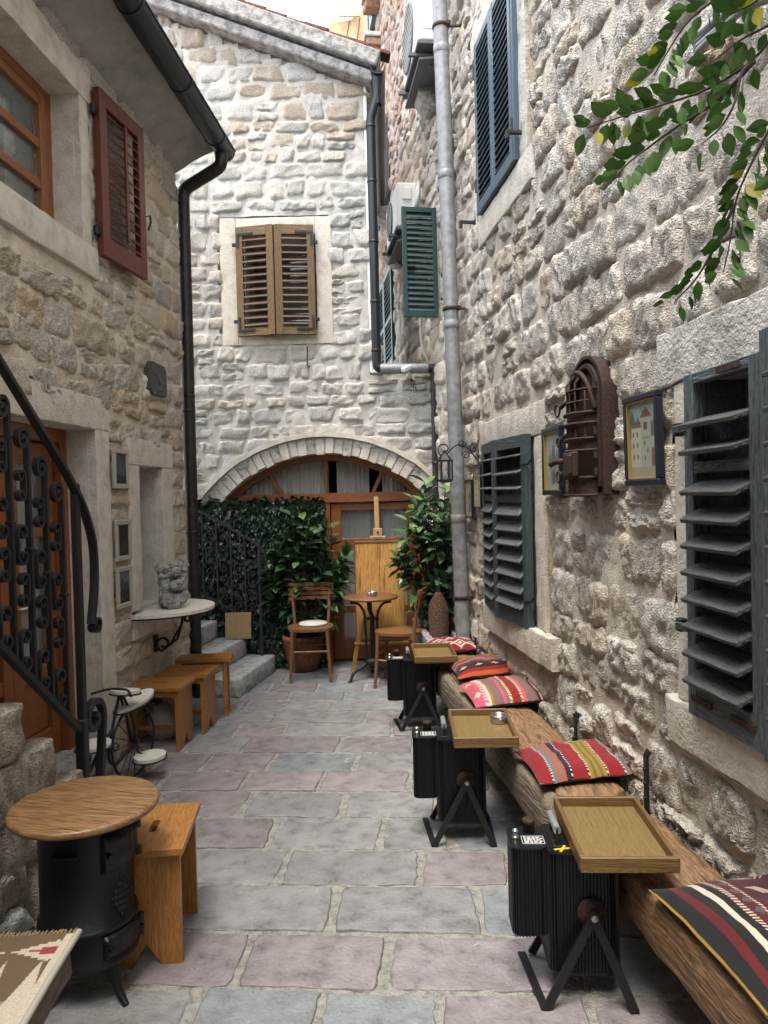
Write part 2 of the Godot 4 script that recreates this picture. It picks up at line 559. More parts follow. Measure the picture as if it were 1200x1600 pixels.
func stone_sheet(a: Arr, q: Array, bulge: float, amp: float, col: Color, nx: int, ny: int, sd: float):
	# q: four corners (x, y) from lower left, anticlockwise
	var P = []
	var C = []
	var tx = rnd(-0.012, 0.012)
	var ty = rnd(-0.012, 0.012)
	for j in ny + 1:
		for i in nx + 1:
			var u = -1.0 + 2.0 * i / nx
			var v = -1.0 + 2.0 * j / ny
			u = signf(u) * (1.0 - pow(1.0 - absf(u), 1.35))
			v = signf(v) * (1.0 - pow(1.0 - absf(v), 1.35))
			var uu = u * sqrt(1.0 - 0.14 * v * v * v * v)
			var vv = v * sqrt(1.0 - 0.14 * u * u * u * u)
			var s = (uu + 1) * 0.5
			var t = (vv + 1) * 0.5
			var p = (q[0] * (1 - s) + q[1] * s) * (1 - t) + (q[3] * (1 - s) + q[2] * s) * t
			var e = (1.0 - pow(absf(u), 7.0)) * (1.0 - pow(absf(v), 7.0))
			var n1 = nz.get_noise_3d(p.x * 9.0, p.y * 9.0, sd)
			var n2 = nf.get_noise_3d(p.x * 28.0, p.y * 28.0, sd)
			var rg = 1.0 - absf(nf.get_noise_3d(p.x * 17.0 + 5.0, p.y * 17.0, sd)) * 2.0
			var z = -0.016 + (bulge + 0.016) * pow(e, 0.5) + (n1 * amp * 0.7 + n2 * amp * 0.7 + rg * amp * 0.5) * (0.45 + 0.55 * e) + (tx * u + ty * v) * e
			var wob = 0.016
			P.append(Vector3(p.x + nz.get_noise_2d(p.y * 14.0, sd) * wob, p.y + nz.get_noise_2d(p.x * 14.0, sd + 7.0) * wob, z))
			var k = 1.0 + 0.14 * nz.get_noise_3d(p.x * 5.0, p.y * 5.0, sd + 3.0) + 0.10 * n2
			C.append(tinted(col, k))
	grid(a, P, nx, ny, C)

func rubble(house, wall, x0, x1, y0, y1, holes: Array, o: Dictionary):
	var stones = []
	var y = y0
	var inside = o.get("inside", null)
	while y < y1:
		var h = rnd(o.rows[0], o.rows[1])
		var free = [[x0, x1]]
		for r: Rect2 in holes:
			if r.position.y < y + h * 0.62 and r.end.y > y + h * 0.38:
				var nxt = []
				for f in free:
					if r.end.x <= f[0] or r.position.x >= f[1]: nxt.append(f)
					else:
						if r.position.x - f[0] > 0.06: nxt.append([f[0], r.position.x])
						if f[1] - r.end.x > 0.06: nxt.append([r.end.x, f[1]])
				free = nxt
		for f in free:
			var x = f[0]
			while x < f[1] - 0.03:
				var w = rnd(o.widths[0], o.widths[1])
				if rng.randf() < 0.12: w *= 1.5
				if f[1] - (x + w) < o.widths[0] * 0.6: w = f[1] - x
				var split = rng.randf() < o.get("split", 0.14) and h > 0.13
				for part in (2 if split else 1):
					var hh = h * (0.5 if split else 1.0)
					var yy = y + part * hh
					stones.append([x, yy, w, hh])
				x += w
		y += h
	var xf: Transform3D = house.transform
	var seen = []
	for s in stones:
		var c = Vector2(s[0] + s[2] * 0.5, s[1] + s[3] * 0.5)
		if inside and not inside.call(c.x, c.y): continue
		var wp = xf * Vector3(c.x, c.y, 0)
		if not in_view(wp, 0.16): continue
		var d = cam.position - wp
		var size = s[2] * s[3] * absf(d.normalized().dot(xf.basis.z)) / d.length_squared() * (1.0 if in_view(wp, 0.0) else 0.2)
		seen.append([size, s, d.length()])
	seen.sort_custom(func(p, q): return p[0] > q[0])
	var rest = Arr.new()
	for k in seen.size():
		var s = seen[k][1]
		var g = o.get("gap", 0.007)
		var j = minf(s[2], s[3]) * 0.16
		var q = []
		var lift = nz.get_noise_2d(s[0] * 1.3, s[1] * 3.0) * 0.03
		for cc in [[0, 0], [1, 0], [1, 1], [0, 1]]:
			q.append(Vector2(s[0] + (g if cc[0] == 0 else s[2] - g) + rnd(-j, j), s[1] + (g if cc[1] == 0 else s[3] - g) + rnd(-j, j) * 0.8 + lift))
		var base: Color = o.tint.call(s[0], s[1])
		var b = rnd(o.bulge[0], o.bulge[1])
		var near = seen[k][2] < 5.5
		var a = Arr.new() if k < 300 else rest
		stone_sheet(a, q, b, o.amp, base, 14 if near else 8, 11 if near else 7, k * 3.7)
		if k < 300: put(wall, "stone", a.mesh(), M.rubble)
	if rest.v.size():
		tag(put(wall, "stones", rest.mesh(), M.rubble), "", "", "", "stuff")
	# mortar: one uneven sheet in which the stones sit
	var cell = o.get("cell", 0.06)
	var nx = int(ceil((x1 - x0) / cell)); var ny = int(ceil((y1 - y0) / cell))
	var P = []; var C = []; var skip = []
	var mc: Callable = o.mortar
	for jj in ny + 1:
		for ii in nx + 1:
			var px = lerpf(x0, x1, float(ii) / nx)
			var py = lerpf(y0, y1, float(jj) / ny)
			P.append(Vector3(px, py, o.get("fill", 0.005) + nz.get_noise_2d(px * 3.1 + 40, py * 3.1) * 0.016 + nf.get_noise_2d(px * 9.0, py * 9.0) * 0.013))
			C.append(tinted(mc.call(px, py), 1.0 + 0.16 * nz.get_noise_2d(px * 2.0, py * 2.0 + 30)))
	for jj in ny:
		for ii in nx:
			var c = (P[jj * (nx + 1) + ii] + P[(jj + 1) * (nx + 1) + ii + 1]) * 0.5
			var sk = inside != null and not inside.call(c.x, c.y)
			for r: Rect2 in holes:
				if r.grow(0.03).has_point(Vector2(c.x, c.y)): sk = true
			skip.append(sk)
	var am = Arr.new()
	grid(am, P, nx, ny, C, skip)
	put(house, "mortar", am.mesh(), M.mortar)

func blocks(st, x0, x1, y0, y1, z0, z1, holes: Array):
	var xs = [x0, x1]; var ys = [y0, y1]
	for r: Rect2 in holes:
		xs += [clampf(r.position.x, x0, x1), clampf(r.end.x, x0, x1)]
		ys += [clampf(r.position.y, y0, y1), clampf(r.end.y, y0, y1)]
	xs.sort(); ys.sort()
	for i in xs.size() - 1:
		if xs[i + 1] - xs[i] < 1e-4: continue
		for j in ys.size() - 1:
			if ys[j + 1] - ys[j] < 1e-4: continue
			var c = Vector2((xs[i] + xs[i + 1]) * 0.5, (ys[j] + ys[j + 1]) * 0.5)
			var hole = false
			for r: Rect2 in holes:
				if r.has_point(c): hole = true
			if not hole: box(st, Vector3(xs[i + 1] - xs[i], ys[j + 1] - ys[j], z1 - z0), T(Vector3(c.x, c.y, (z0 + z1) * 0.5)))

# dressed stone block with slightly uneven faces: a box of x by y whose front bulges and whose edges are worn
func dressed(parent, called, x0, x1, y0, y1, z0, z1, m, amp = 0.004):
	var st = S()
	var nx = maxi(2, int((x1 - x0) / 0.07)); var ny = maxi(2, int((y1 - y0) / 0.07))
	var a = Arr.new()
	var P = []
	# front, worn at the rim
	var f = func(x, y):
		var ex = minf(x - x0, x1 - x); var ey = minf(y - y0, y1 - y)
		var e = clampf(minf(ex, ey) / 0.014, 0, 1)
		return z1 - 0.008 * (1 - e) * (1 - e) + nz.get_noise_2d(x * 5 + 11, y * 5) * amp + nf.get_noise_2d(x * 17, y * 17 + 5) * amp * 0.6
	var xs = [x0, x0 + 0.006]; var ys = [y0, y0 + 0.006]
	for i in range(1, nx): xs.append(lerpf(x0, x1, float(i) / nx))
	for j in range(1, ny): ys.append(lerpf(y0, y1, float(j) / ny))
	xs += [x1 - 0.006, x1]; ys += [y1 - 0.006, y1]
	for j in ys.size():
		for i in xs.size():
			var wx = nf.get_noise_2d(ys[j] * 9, xs[i] * 3 + 2) * amp * (1.0 if i == 0 or i == xs.size() - 1 else 0.0)
			var wy = nf.get_noise_2d(xs[i] * 9, ys[j] * 3 + 8) * amp * (1.0 if j == 0 or j == ys.size() - 1 else 0.0)
			P.append(Vector3(xs[i] + wx, ys[j] + wy, f.call(xs[i], ys[j])))
	grid(a, P, xs.size() - 1, ys.size() - 1)
	# four sides
	var n = xs.size(); var k = ys.size()
	var rim = []
	for i in n: rim.append(P[i])
	for j in range(1, k): rim.append(P[j * n + n - 1])
	for i in range(n - 2, -1, -1): rim.append(P[(k - 1) * n + i])
	for j in range(k - 2, 0, -1): rim.append(P[j * n])
	var mid = Vector3((x0 + x1) * 0.5, (y0 + y1) * 0.5, 0)
	var st2 = S()
	for q in rim.size():
		var p = rim[q]; var r = rim[(q + 1) % rim.size()]
		var pb = Vector3(p.x, p.y, z0); var rb = Vector3(r.x, r.y, z0)
		var dd = (r - p)
		face(st2, [p, r, rb, pb], Vector3(dd.y, -dd.x, 0))
	st2.generate_normals()
	var m2 = st2.commit()
	var arr = m2.surface_get_arrays(0)
	var base = a.v.size()
	a.v.append_array(arr[Mesh.ARRAY_VERTEX])
	a.n.append_array(arr[Mesh.ARRAY_NORMAL])
	for q in arr[Mesh.ARRAY_VERTEX].size(): a.i.append(base + q)
	return put(parent, called, a.mesh(), m)

# louvred shutter: w by h, its lower left corner at the origin of xf, its face towards +z
func shutter(house, w, h, xf: Transform3D, fm, sm, n, o = {}) -> Node3D:
	var s = Node3D.new()
	s.name = o.get("name", "shutter")
	s.transform = xf
	house.add_child(s, true)
	var fw = o.get("stile", 0.055); var th = o.get("th", 0.035)
	plank(s, "stile", Vector3(fw * 0.5, 0, 0), Vector3(fw * 0.5, h, 0), fw, th, fm, Vector3(0, 0, 1))
	plank(s, "stile", Vector3(w - fw * 0.5, 0, 0), Vector3(w - fw * 0.5, h, 0), fw, th, fm, Vector3(0, 0, 1))
	var rails = [[0.0, o.get("bottom", fw * 1.2)], [h - o.get("top", fw), o.get("top", fw)]]
	for r in o.get("mid", []): rails.append([r - fw * 0.35, fw * 0.7])
	rails.sort_custom(func(a, b): return a[0] < b[0])
	for r in rails:
		plank(s, "rail", Vector3(fw + 0.001, r[0] + r[1] * 0.5, 0), Vector3(w - fw - 0.001, r[0] + r[1] * 0.5, 0), r[1], th - 0.005, fm, Vector3(0, 0, 1))
	var st = S()
	var sw = o.get("slat", 0.055)
	box(st, Vector3(w - 2 * fw + 0.006, o.get("slat_th", 0.009), sw), Transform3D.IDENTITY, 0.003)
	st.generate_normals(); st.index()
	var me = st.commit()
	me.surface_set_material(0, sm)
	var tilt = o.get("tilt", 0.7); var wob = o.get("wobble", 0.0)
	for k in rails.size() - 1:
		var a = rails[k][0] + rails[k][1]; var b = rails[k + 1][0]
		var cnt = maxi(1, int(round(n * (b - a) / h)))
		for q in cnt:
			if o.get("gone", []).has(Vector2i(k, q)): continue
			var mi = MeshInstance3D.new()
			mi.name = "slat"
			mi.mesh = me
			var tl = o.tilts[k] if o.has("tilts") else tilt
			mi.transform = T(Vector3(w * 0.5, lerpf(a, b, (q + 0.5) / cnt), o.get("slat_z", 0.004)), Basis(Vector3.RIGHT, tl + rnd(-wob, wob)) * Basis(Vector3(0, 0, 1), rnd(-wob, wob) * 0.12))
			s.add_child(mi, true)
	return s

func pipe(parent, called, pts, r, m, sides = 14):
	var st = S()
	tube(st, pts, r, sides)
	return fin(parent, called, st, m)

# rounds the corners of a path
func rounded(pts: Array, r: float, k = 5) -> Array:
	var out = [pts[0]]
	for q in range(1, pts.size() - 1):
		var a = (pts[q - 1] - pts[q]); var b = (pts[q + 1] - pts[q])
		var rr = minf(r, minf(a.length(), b.length()) * 0.45)
		var p0 = pts[q] + a.normalized() * rr; var p2 = pts[q] + b.normalized() * rr
		for w in k + 1:
			var t = float(w) / k
			out.append(p0.lerp(pts[q], t).lerp(pts[q].lerp(p2, t), t))
	out.append(pts[-1])
	return out

# ---------------------------------------------------------------- ground
func build_ground():
	var gm = PlaneMesh.new()
	gm.size = Vector2(240, 240)
	var g = put(self, "ground", gm, M.concrete, T(Vector3(0, -0.06, 0)))
	tag(g, "grey ground beyond the courtyard", "ground", "", "structure")
	# the mortar bed between the slabs
	var pv = Node3D.new()
	pv.name = "pavement"
	add_child(pv)
	tag(pv, "courtyard floor of mauve and grey stone slabs in pale mortar", "pavement", "", "structure")
	var a = Arr.new()
	var P = []
	var nx = 84; var ny = 150
	for j in ny + 1:
		for i in nx + 1:
			var x = lerpf(-2.3, 1.6, float(i) / nx); var d = lerpf(0.3, 7.4, float(j) / ny)
			P.append(Vector3(x, .0012 + nf.get_noise_2d(x * 12, d * 12) * 0.006 + nz.get_noise_2d(x * 3, d * 3) * 0.003, -d))
	grid(a, P, nx, ny)
	put(pv, "mortar_joints", a.mesh(), M.joint)
	# rows of slabs: near edge depth at x = 0, joints in metres, tones (p mauve, g grey, b blue grey)
	var depth = [1.45, 1.74, 2.04, 2.335, 2.645, 2.98, 3.29, 3.62, 3.945, 4.245, 4.55, 4.86, 5.16, 5.46, 5.74, 6.0, 6.27, 6.54, 6.82, 7.12]
	var joints = [[-.7, -.2, .3], [-.5, 0.0, .5], [-.64, -.24, .13, .6], [-.92, -.52, -.035, .62], [-.82, -.23, .33, .72], [-.98, -.47, .12, .49], [-1.1, -.57, -.05, .28], [-1.25, -.76, -.25, .24, .7], [-1.3, -.82, -.39, .10, .55], [-1.42, -1.12, -.72, -.2, .3], [-1.3, -.93, -.32, .16, .6], [-1.45, -1.05, -.72, .02, .5], [-1.4, -.83, -.16, .4], [-1.5, -1.1, -.42, .2], [-1.2, -.8, -.35, .15], [-1.0, -.6, -.2, .25], [-.9, -.45, -.05, .35], [-.75, -.3, .2], [-.6, -.1, .3]]
	var tones = ["gpgg", "pbgp", "gbbpp", "ppppg", "gggbg", "pggpg", "ppggb", "ppgggp", "pppppg", "pppbgg", "pgppgg", "gbpgpg", "bggpg", "gpggp", "gpgbg", "bpbg", "gbgpg", "pgbg", "gbgg"]
	var tint = {"p": Color(.258, .229, .237), "g": Color(.252, .248, .251), "b": Color(.226, .247, .254)}
	var xl = -1.95; var xr = 1.3
	for r in joints.size():
		var js = [xl] + joints[r] + [xr]
		var tn: String = tones[r]
		for k in js.size() - 1:
			var ch = tn[mini(k, tn.length() - 1)]
			var d0 = depth[r]; var d1 = depth[r + 1]
			var g2 = 0.008 if r > 7 else 0.011
			var cs = []
			for cc in [[k, 0], [k + 1, 0], [k + 1, 1], [k, 1]]:
				var jx = js[cc[0]] + rnd(-.012, .012) + (0.018 * (cc[1] - 0.5) if cc[0] > 0 else 0.0)
				var dd = (d0 + g2 if cc[1] == 0 else d1 - g2) + rnd(-.006, .006)
				cs.append(Vector2(jx + (g2 if cc[0] == k else -g2), dd - jx * 0.065))
			slab(pv, cs, tint[ch])

func slab(pv, cs: Array, col: Color):
	var a = Arr.new()
	var P = []; var C = []
	var us = [-1.0, -0.985, -0.95, -0.75, -0.45, -0.15, 0.15, 0.45, 0.75, 0.95, 0.985, 1.0]
	var n = us.size() - 1
	var sd = rnd(0, 500)
	var hgt = rnd(0.005, 0.011)
	var tx = rnd(-.0025, .0025); var ty = rnd(-.0025, .0025)
	var col2 = tinted(col, rnd(0.88, 1.12))
	for j in us.size():
		for i in us.size():
			var u = us[i]; var v = us[j]
			var s = (u * (1.0 - 0.02 * v * v * v * v) + 1) * 0.5; var t = (v * (1.0 - 0.02 * u * u * u * u) + 1) * 0.5
			var p = (cs[0] * (1 - s) + cs[1] * s) * (1 - t) + (cs[3] * (1 - s) + cs[2] * s) * t
			var m = maxf(absf(u), absf(v))
			var y = hgt + nz.get_noise_3d(p.x * 4, p.y * 4, sd) * 0.0035 + tx * u + ty * v
			if m > 0.99: y = -0.025
			elif m > 0.97: y -= 0.004
			var wob = 0.007 if m > 0.9 else 0.0
			P.append(Vector3(p.x + nf.get_noise_2d(p.y * 13, sd) * wob, y, -(p.y + nf.get_noise_2d(p.x * 13, sd + 9) * wob)))
			var k = 1.0 + 0.22 * nz.get_noise_3d(p.x * 2.5, p.y * 2.5, sd) + 0.12 * nf.get_noise_3d(p.x * 16, p.y * 16, sd)
			var c = tinted(col2, k)
			var mix = clampf(nz.get_noise_3d(p.x * 1.7, p.y * 1.7, sd + 50) * 0.9, -0.4, 0.6)
			C.append(c.lerp(Color(.242, .248, .25) * k, maxf(mix, 0.0)))
	grid(a, P, n, n, C)
	put(pv, "paving_slab", a.mesh(), M.paving)

# ---------------------------------------------------------------- left house
func LX(d): return d * 1.003

func house_node(called, label, at, xdir: Vector3) -> Node3D:
	var h = thing(called, label, "house")
	var x = xdir.normalized()
	h.transform = T(at, Basis(x, Vector3.UP, x.cross(Vector3.UP)))
	return h

func build_left_house():
	var h = house_node("stone_house", "tan rubble stone house on the left with red shutter and brown eaves gutter", Vector3(-2.06, 0, 0), Vector3(.078, 0, -1))
	var open = [Rect2(LX(3.3), .14, LX(4.37) - LX(3.3), 1.90), Rect2(LX(2.9), 3.12, LX(4.32) - LX(2.9), .86), Rect2(LX(4.99), .88, .41, .97)]
	var st = S()
	blocks(st, -2.5, LX(5.9), -0.1, 4.5, -0.45, -0.03, open)
	var wall = fin(h, "wall", st, M.cut_stone)
	var holes = [Rect2(LX(3.16), .0, LX(4.53) - LX(3.16), 2.21), Rect2(LX(2.85), 2.97, LX(4.42) - LX(2.85), 1.2), Rect2(LX(4.83), .80, .75, 1.21)]
	var tints = [Color(.74, .635, .51), Color(.70, .615, .51), Color(.79, .72, .62), Color(.66, .57, .455), Color(.74, .685, .60), Color(.70, .57, .41), Color(.60, .56, .50)]
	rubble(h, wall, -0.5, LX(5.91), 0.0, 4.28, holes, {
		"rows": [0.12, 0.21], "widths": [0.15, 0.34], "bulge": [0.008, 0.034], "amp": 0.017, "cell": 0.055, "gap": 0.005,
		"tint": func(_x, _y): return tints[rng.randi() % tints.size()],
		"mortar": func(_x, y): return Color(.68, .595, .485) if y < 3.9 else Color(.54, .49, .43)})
	# edge of the wall towards the steps
	pbox(h, "corner", Vector3(0.03, 4.3, 0.46), Vector3(LX(5.9) + 0.012, 2.15, -0.235), M.mortar, 0.01)
	# door
	dressed(h, "lintel", LX(3.14), LX(4.55), 2.04, 2.23, -0.2, 0.03, M.cut_stone)
	dressed(h, "jamb", LX(4.372), LX(4.55), 0.0, 2.04, -0.2, 0.027, M.cut_stone)
	dressed(h, "threshold", LX(3.2), LX(4.368), -0.02, 0.15, -0.3, 0.10, M.step_stone)
	var door = Node3D.new()
	door.name = "door"
	h.add_child(door)
	var z = -0.2
	var dx0 = LX(3.3); var dx1 = LX(4.37)
	plank(door, "frame", Vector3(dx1 - 0.04, .15, z), Vector3(dx1 - 0.04, 2.04, z), 0.07, 0.09, M.door_wood, Vector3(0, 0, 1))
	plank(door, "frame", Vector3(dx0 + 0.04, .15, z), Vector3(dx0 + 0.04, 2.04, z), 0.07, 0.09, M.door_wood, Vector3(0, 0, 1))
	plank(door, "frame", Vector3(dx0 + 0.076, 2.0, z), Vector3(dx1 - 0.076, 2.0, z), 0.08, 0.09, M.door_wood, Vector3(0, 0, 1))
	var lx0 = dx0 + 0.08; var lx1 = dx1 - 0.08
	var mid = (lx0 + lx1) * 0.5
	for xx in [lx0 + .045, mid - .045, mid + .045, lx1 - .045]:
		plank(door, "stile", Vector3(xx, .16, z - .03), Vector3(xx, 1.955, z - .03), 0.085, 0.05, M.door_wood, Vector3(0, 0, 1))
	for leaf in [[lx0 + .09, mid - .09], [mid + .09, lx1 - .09]]:
		for yy in [[.16, .16], [.62, .07], [1.02, .06], [1.42, .06], [1.83, .12]]:
			plank(door, "rail", Vector3(leaf[0], yy[0] + yy[1] * .5, z - .032), Vector3(leaf[1], yy[0] + yy[1] * .5, z - .032), yy[1], 0.045, M.door_wood, Vector3(0, 0, 1))
		pbox(door, "panel", Vector3(leaf[1] - leaf[0], .30, .02), Vector3((leaf[0] + leaf[1]) * .5, .47, z - .04), M.door_wood, .008)
		for yy in [[.69, 1.02], [1.08, 1.42], [1.48, 1.83]]:
			pbox(door, "pane", Vector3(leaf[1] - leaf[0], yy[1] - yy[0], .005), Vector3((leaf[0] + leaf[1]) * .5, (yy[0] + yy[1]) * .5, z - .035), M.glass, 0)
	var kb = S()
	tube(kb, [Vector3(mid + .03, 1.05, z), Vector3(mid + .03, 1.05, z + .04), Vector3(mid + .12, 1.05, z + .045)], .009)
	fin(door, "handle", kb, M.steel)
	var rm = S()
	room_box(rm, dx0 - .4, dx1 + .4, -.04, 2.5, -.455, -2.4)
	fin(h, "hallway", rm, M.dark_room)
	curtain(door, lx0, lx1, .2, 1.95, z - .10, 26)
	# window upstairs
	dressed(h, "lintel", LX(2.8), LX(4.45), 3.98, 4.19, -0.22, 0.025, M.cut_stone)
	dressed(h, "sill", LX(2.8), LX(4.46), 2.94, 3.12, -0.22, 0.04, M.cut_stone)
	dressed(h, "jamb", LX(4.322), LX(4.425), 3.12, 3.98, -0.22, 0.018, M.cut_stone)
	var win = Node3D.new()
	win.name = "window"
	h.add_child(win)
	var wx0 = LX(2.9); var wx1 = LX(4.32); z = -0.2
	for xx in [wx0 + .035, wx1 - .035]:
		plank(win, "frame", Vector3(xx, 3.12, z), Vector3(xx, 3.98, z), .07, .08, M.door_wood, Vector3(0, 0, 1))
	for yy in [3.15, 3.95]:
		plank(win, "frame", Vector3(wx0 + .072, yy, z), Vector3(wx1 - .072, yy, z), .06, .08, M.door_wood, Vector3(0, 0, 1))
	var sx = wx1 - .07
	for leaf in [[wx0 + .072, (wx0 + sx) * .5 - .002], [(wx0 + sx) * .5 + .002, sx]]:
		for xx in [leaf[0] + .03, leaf[1] - .03]:
			plank(win, "sash", Vector3(xx, 3.18, z + .022), Vector3(xx, 3.92, z + .022), .058, .045, M.sash_wood, Vector3(0, 0, 1))
		for yy in [3.205, 3.41, 3.64, 3.89]:
			plank(win, "glazing_bar", Vector3(leaf[0] + .06, yy, z + .02), Vector3(leaf[1] - .06, yy, z + .02), .05, .038, M.sash_wood, Vector3(0, 0, 1))
		for yy in [[3.23, 3.385], [3.435, 3.615], [3.665, 3.865]]:
			pbox(win, "pane", Vector3(leaf[1] - leaf[0] - .12, yy[1] - yy[0], .004), Vector3((leaf[0] + leaf[1]) * .5, (yy[0] + yy[1]) * .5, z + .01), M.glass, 0)
	var rm2 = S()
	room_box(rm2, wx0 - .4, wx1 + .4, 2.7, 4.25, -.455, -2.2)
	fin(h, "upper_room", rm2, M.dark_room)
	# open red shutter
	var sh = shutter(h, .53, 1.0, T(Vector3(LX(4.45), 3.09, .055), RY(-0.10)), M.red_shutter, M.red_shutter, 17, {"stile": .075, "th": .045, "slat": .05, "tilt": 0.75, "bottom": .12, "top": .09})
	sh.set_meta("label", "open red brown louvred shutter")
	plank(sh, "tilt_bar", Vector3(.265, .16, .035), Vector3(.265, .88, .035), .022, .018, M.red_shutter, Vector3(0, 0, 1))
	for yy in [.14, .86]:
		pbox(sh, "hinge", Vector3(.05, .06, .03), Vector3(-.015, yy, -.01), M.iron, .008)
	var hk = S()
	strip(hk, [Vector3(.53, .42, .02), Vector3(.57, .44, .03), Vector3(.58, .40, .03), Vector3(.56, .34, .02)], Vector3(0, 0, 1), .012, .006)
	fin(sh, "latch", hk, M.iron)
	# small niche window
	dressed(h, "lintel", LX(4.81), LX(4.81) + .79, 1.85, 2.03, -.3, .03, M.cut_stone)
	dressed(h, "jamb", LX(4.81), LX(4.988), .88, 1.85, -.3, .026, M.cut_stone)
	dressed(h, "jamb", LX(4.99) + .412, LX(4.81) + .79, .88, 1.85, -.3, .026, M.cut_stone)
	dressed(h, "sill", LX(4.78), LX(4.81) + .81, .70, .855, -.3, .05, M.cut_stone)
	var nw = Node3D.new()
	nw.name = "niche_window"
	h.add_child(nw)
	pbox(nw, "frame", Vector3(.045, .97, .05), Vector3(LX(4.99) + .0225, 1.365, -.27), M.concrete, .004)
	pbox(nw, "frame", Vector3(.045, .97, .05), Vector3(LX(4.99) + .3875, 1.365, -.27), M.concrete, .004)
	pbox(nw, "pane", Vector3(.33, .97, .01), Vector3(LX(4.99) + .205, 1.365, -.28), M.glass, 0)
	var nb = S()
	room_box(nb, LX(4.99) - .1, LX(4.99) + .5, .7, 2.0, -.455, -1.4)
	fin(nw, "room", nb, M.dark_room)
	# eaves: plaster cove, gutter, roof
	var ev = S()
	var prof = PackedVector2Array([Vector2(-.45, 4.5), Vector2(-.45, 4.26), Vector2(0.0, 4.22), Vector2(.06, 4.25), Vector2(.14, 4.30), Vector2(.24, 4.345), Vector2(.31, 4.37), Vector2(.31, 4.42), Vector2(.0, 4.5)])
	extrude(ev, prof, -2.5, LX(5.93), T(Vector3.ZERO, Basis(Vector3(0, 0, 1), Vector3.UP, Vector3(1, 0, 0))))
	fin(h, "eaves", ev, M.plaster)
	var gt = S()
	var gp = PackedVector2Array()
	for q in 13: gp.append(Vector2(.385 + .078 * cos(PI + PI * q / 12), 4.405 + .078 * sin(PI + PI * q / 12)))
	for q in 13: gp.append(Vector2(.385 + .072 * cos(TAU - PI * q / 12), 4.406 + .072 * sin(TAU - PI * q / 12)))
	extrude(gt, gp, -2.5, LX(6.02), T(Vector3.ZERO, Basis(Vector3(0, 0, 1), Vector3.UP, Vector3(1, 0, 0))))
	var gutter = fin(h, "gutter", gt, M.gutter_black)
	var ec = S()
	var gc = PackedVector2Array()
	for q in 13: gc.append(Vector2(.385 + .0785 * cos(PI + PI * q / 12), 4.405 + .0785 * sin(PI + PI * q / 12)))
	extrude(ec, gc, LX(6.02), LX(6.026), T(Vector3.ZERO, Basis(Vector3(0, 0, 1), Vector3.UP, Vector3(1, 0, 0))))
	fin(gutter, "end_cap", ec, M.gutter_black)
	for d in [3.4, 4.2, 5.0, 5.75]:
		var bd = S()
		var bp = []
		for q in 13: bp.append(Vector3(LX(d), 4.405 + .081 * sin(PI + PI * q / 12), .385 + .081 * cos(PI + PI * q / 12)))
		strip(bd, bp, Vector3.RIGHT, .022, .006)
		fin(gutter, "band", bd, M.gutter_black)
	var bead = S()
	tube(bead, [Vector3(-2.5, 4.407, .463), Vector3(LX(6.02), 4.407, .463)], .009, 8)
	fin(gutter, "bead", bead, M.gutter_black)
	var rf = S()
	extrude(rf, PackedVector2Array([Vector2(.42, 4.43), Vector2(.40, 4.49), Vector2(-3.2, 6.2), Vector2(-3.2, 6.12), Vector2(-.45, 4.6)]), -2.5, LX(5.96), T(Vector3.ZERO, Basis(Vector3(0, 0, 1), Vector3.UP, Vector3(1, 0, 0))))
	fin(h, "roof", rf, M.clay_tile)
	# down pipe at the corner
	var pp = rounded([Vector3(LX(5.9), 4.36, .385), Vector3(LX(5.9), 4.24, .385), Vector3(LX(5.965), 4.10, .045), Vector3(LX(5.965), 3.95, .045), Vector3(LX(5.975), .02, .03)], .06)
	var dp = pipe(h, "downpipe", pp, .05, M.gutter_brown)
	for yy in [3.98, 3.5, 2.45, 2.33, 1.35, .7]:
		var bs = S()
		lathe(bs, [Vector2(.0505, -.012), Vector2(.0535, -.01), Vector2(.0535, .01), Vector2(.0505, .012)], 16, T(Vector3(LX(5.97), yy, .038)))
		fin(dp, "collar", bs, M.gutter_brown)

func room_box(st, x0, x1, y0, y1, z0, z1):
	var t = .03
	box(st, Vector3(x1 - x0, y1 - y0, t), T(Vector3((x0 + x1) * .5, (y0 + y1) * .5, z1 - t * .5)))
	for y in [y0 - t * .5, y1 + t * .5]: box(st, Vector3(x1 - x0 + 2 * t, t, z0 - z1 + t), T(Vector3((x0 + x1) * .5, y, (z0 + z1) * .5 - t * .5)))
	for x in [x0 - t * .5, x1 + t * .5]: box(st, Vector3(t, y1 - y0, z0 - z1 + t), T(Vector3(x, (y0 + y1) * .5, (z0 + z1) * .5 - t * .5)))

func curtain(parent, x0, x1, y0, y1, z, folds):
	var a = Arr.new()
	var P = []
	var nx = folds * 4
	for j in 5:
		for i in nx + 1:
			var x = lerpf(x0, x1, float(i) / nx)
			P.append(Vector3(x, lerpf(y0, y1, j / 4.0), z + sin(i * PI * 0.5 + sin(i * .37) * 0.9) * .018 * (1.0 + .3 * sin(i * .7))))
	grid(a, P, nx, 4)
	put(parent, "curtain", a.mesh(), M.curtain)

# ---------------------------------------------------------------- right house
func RX(d): return -d * 1.0074

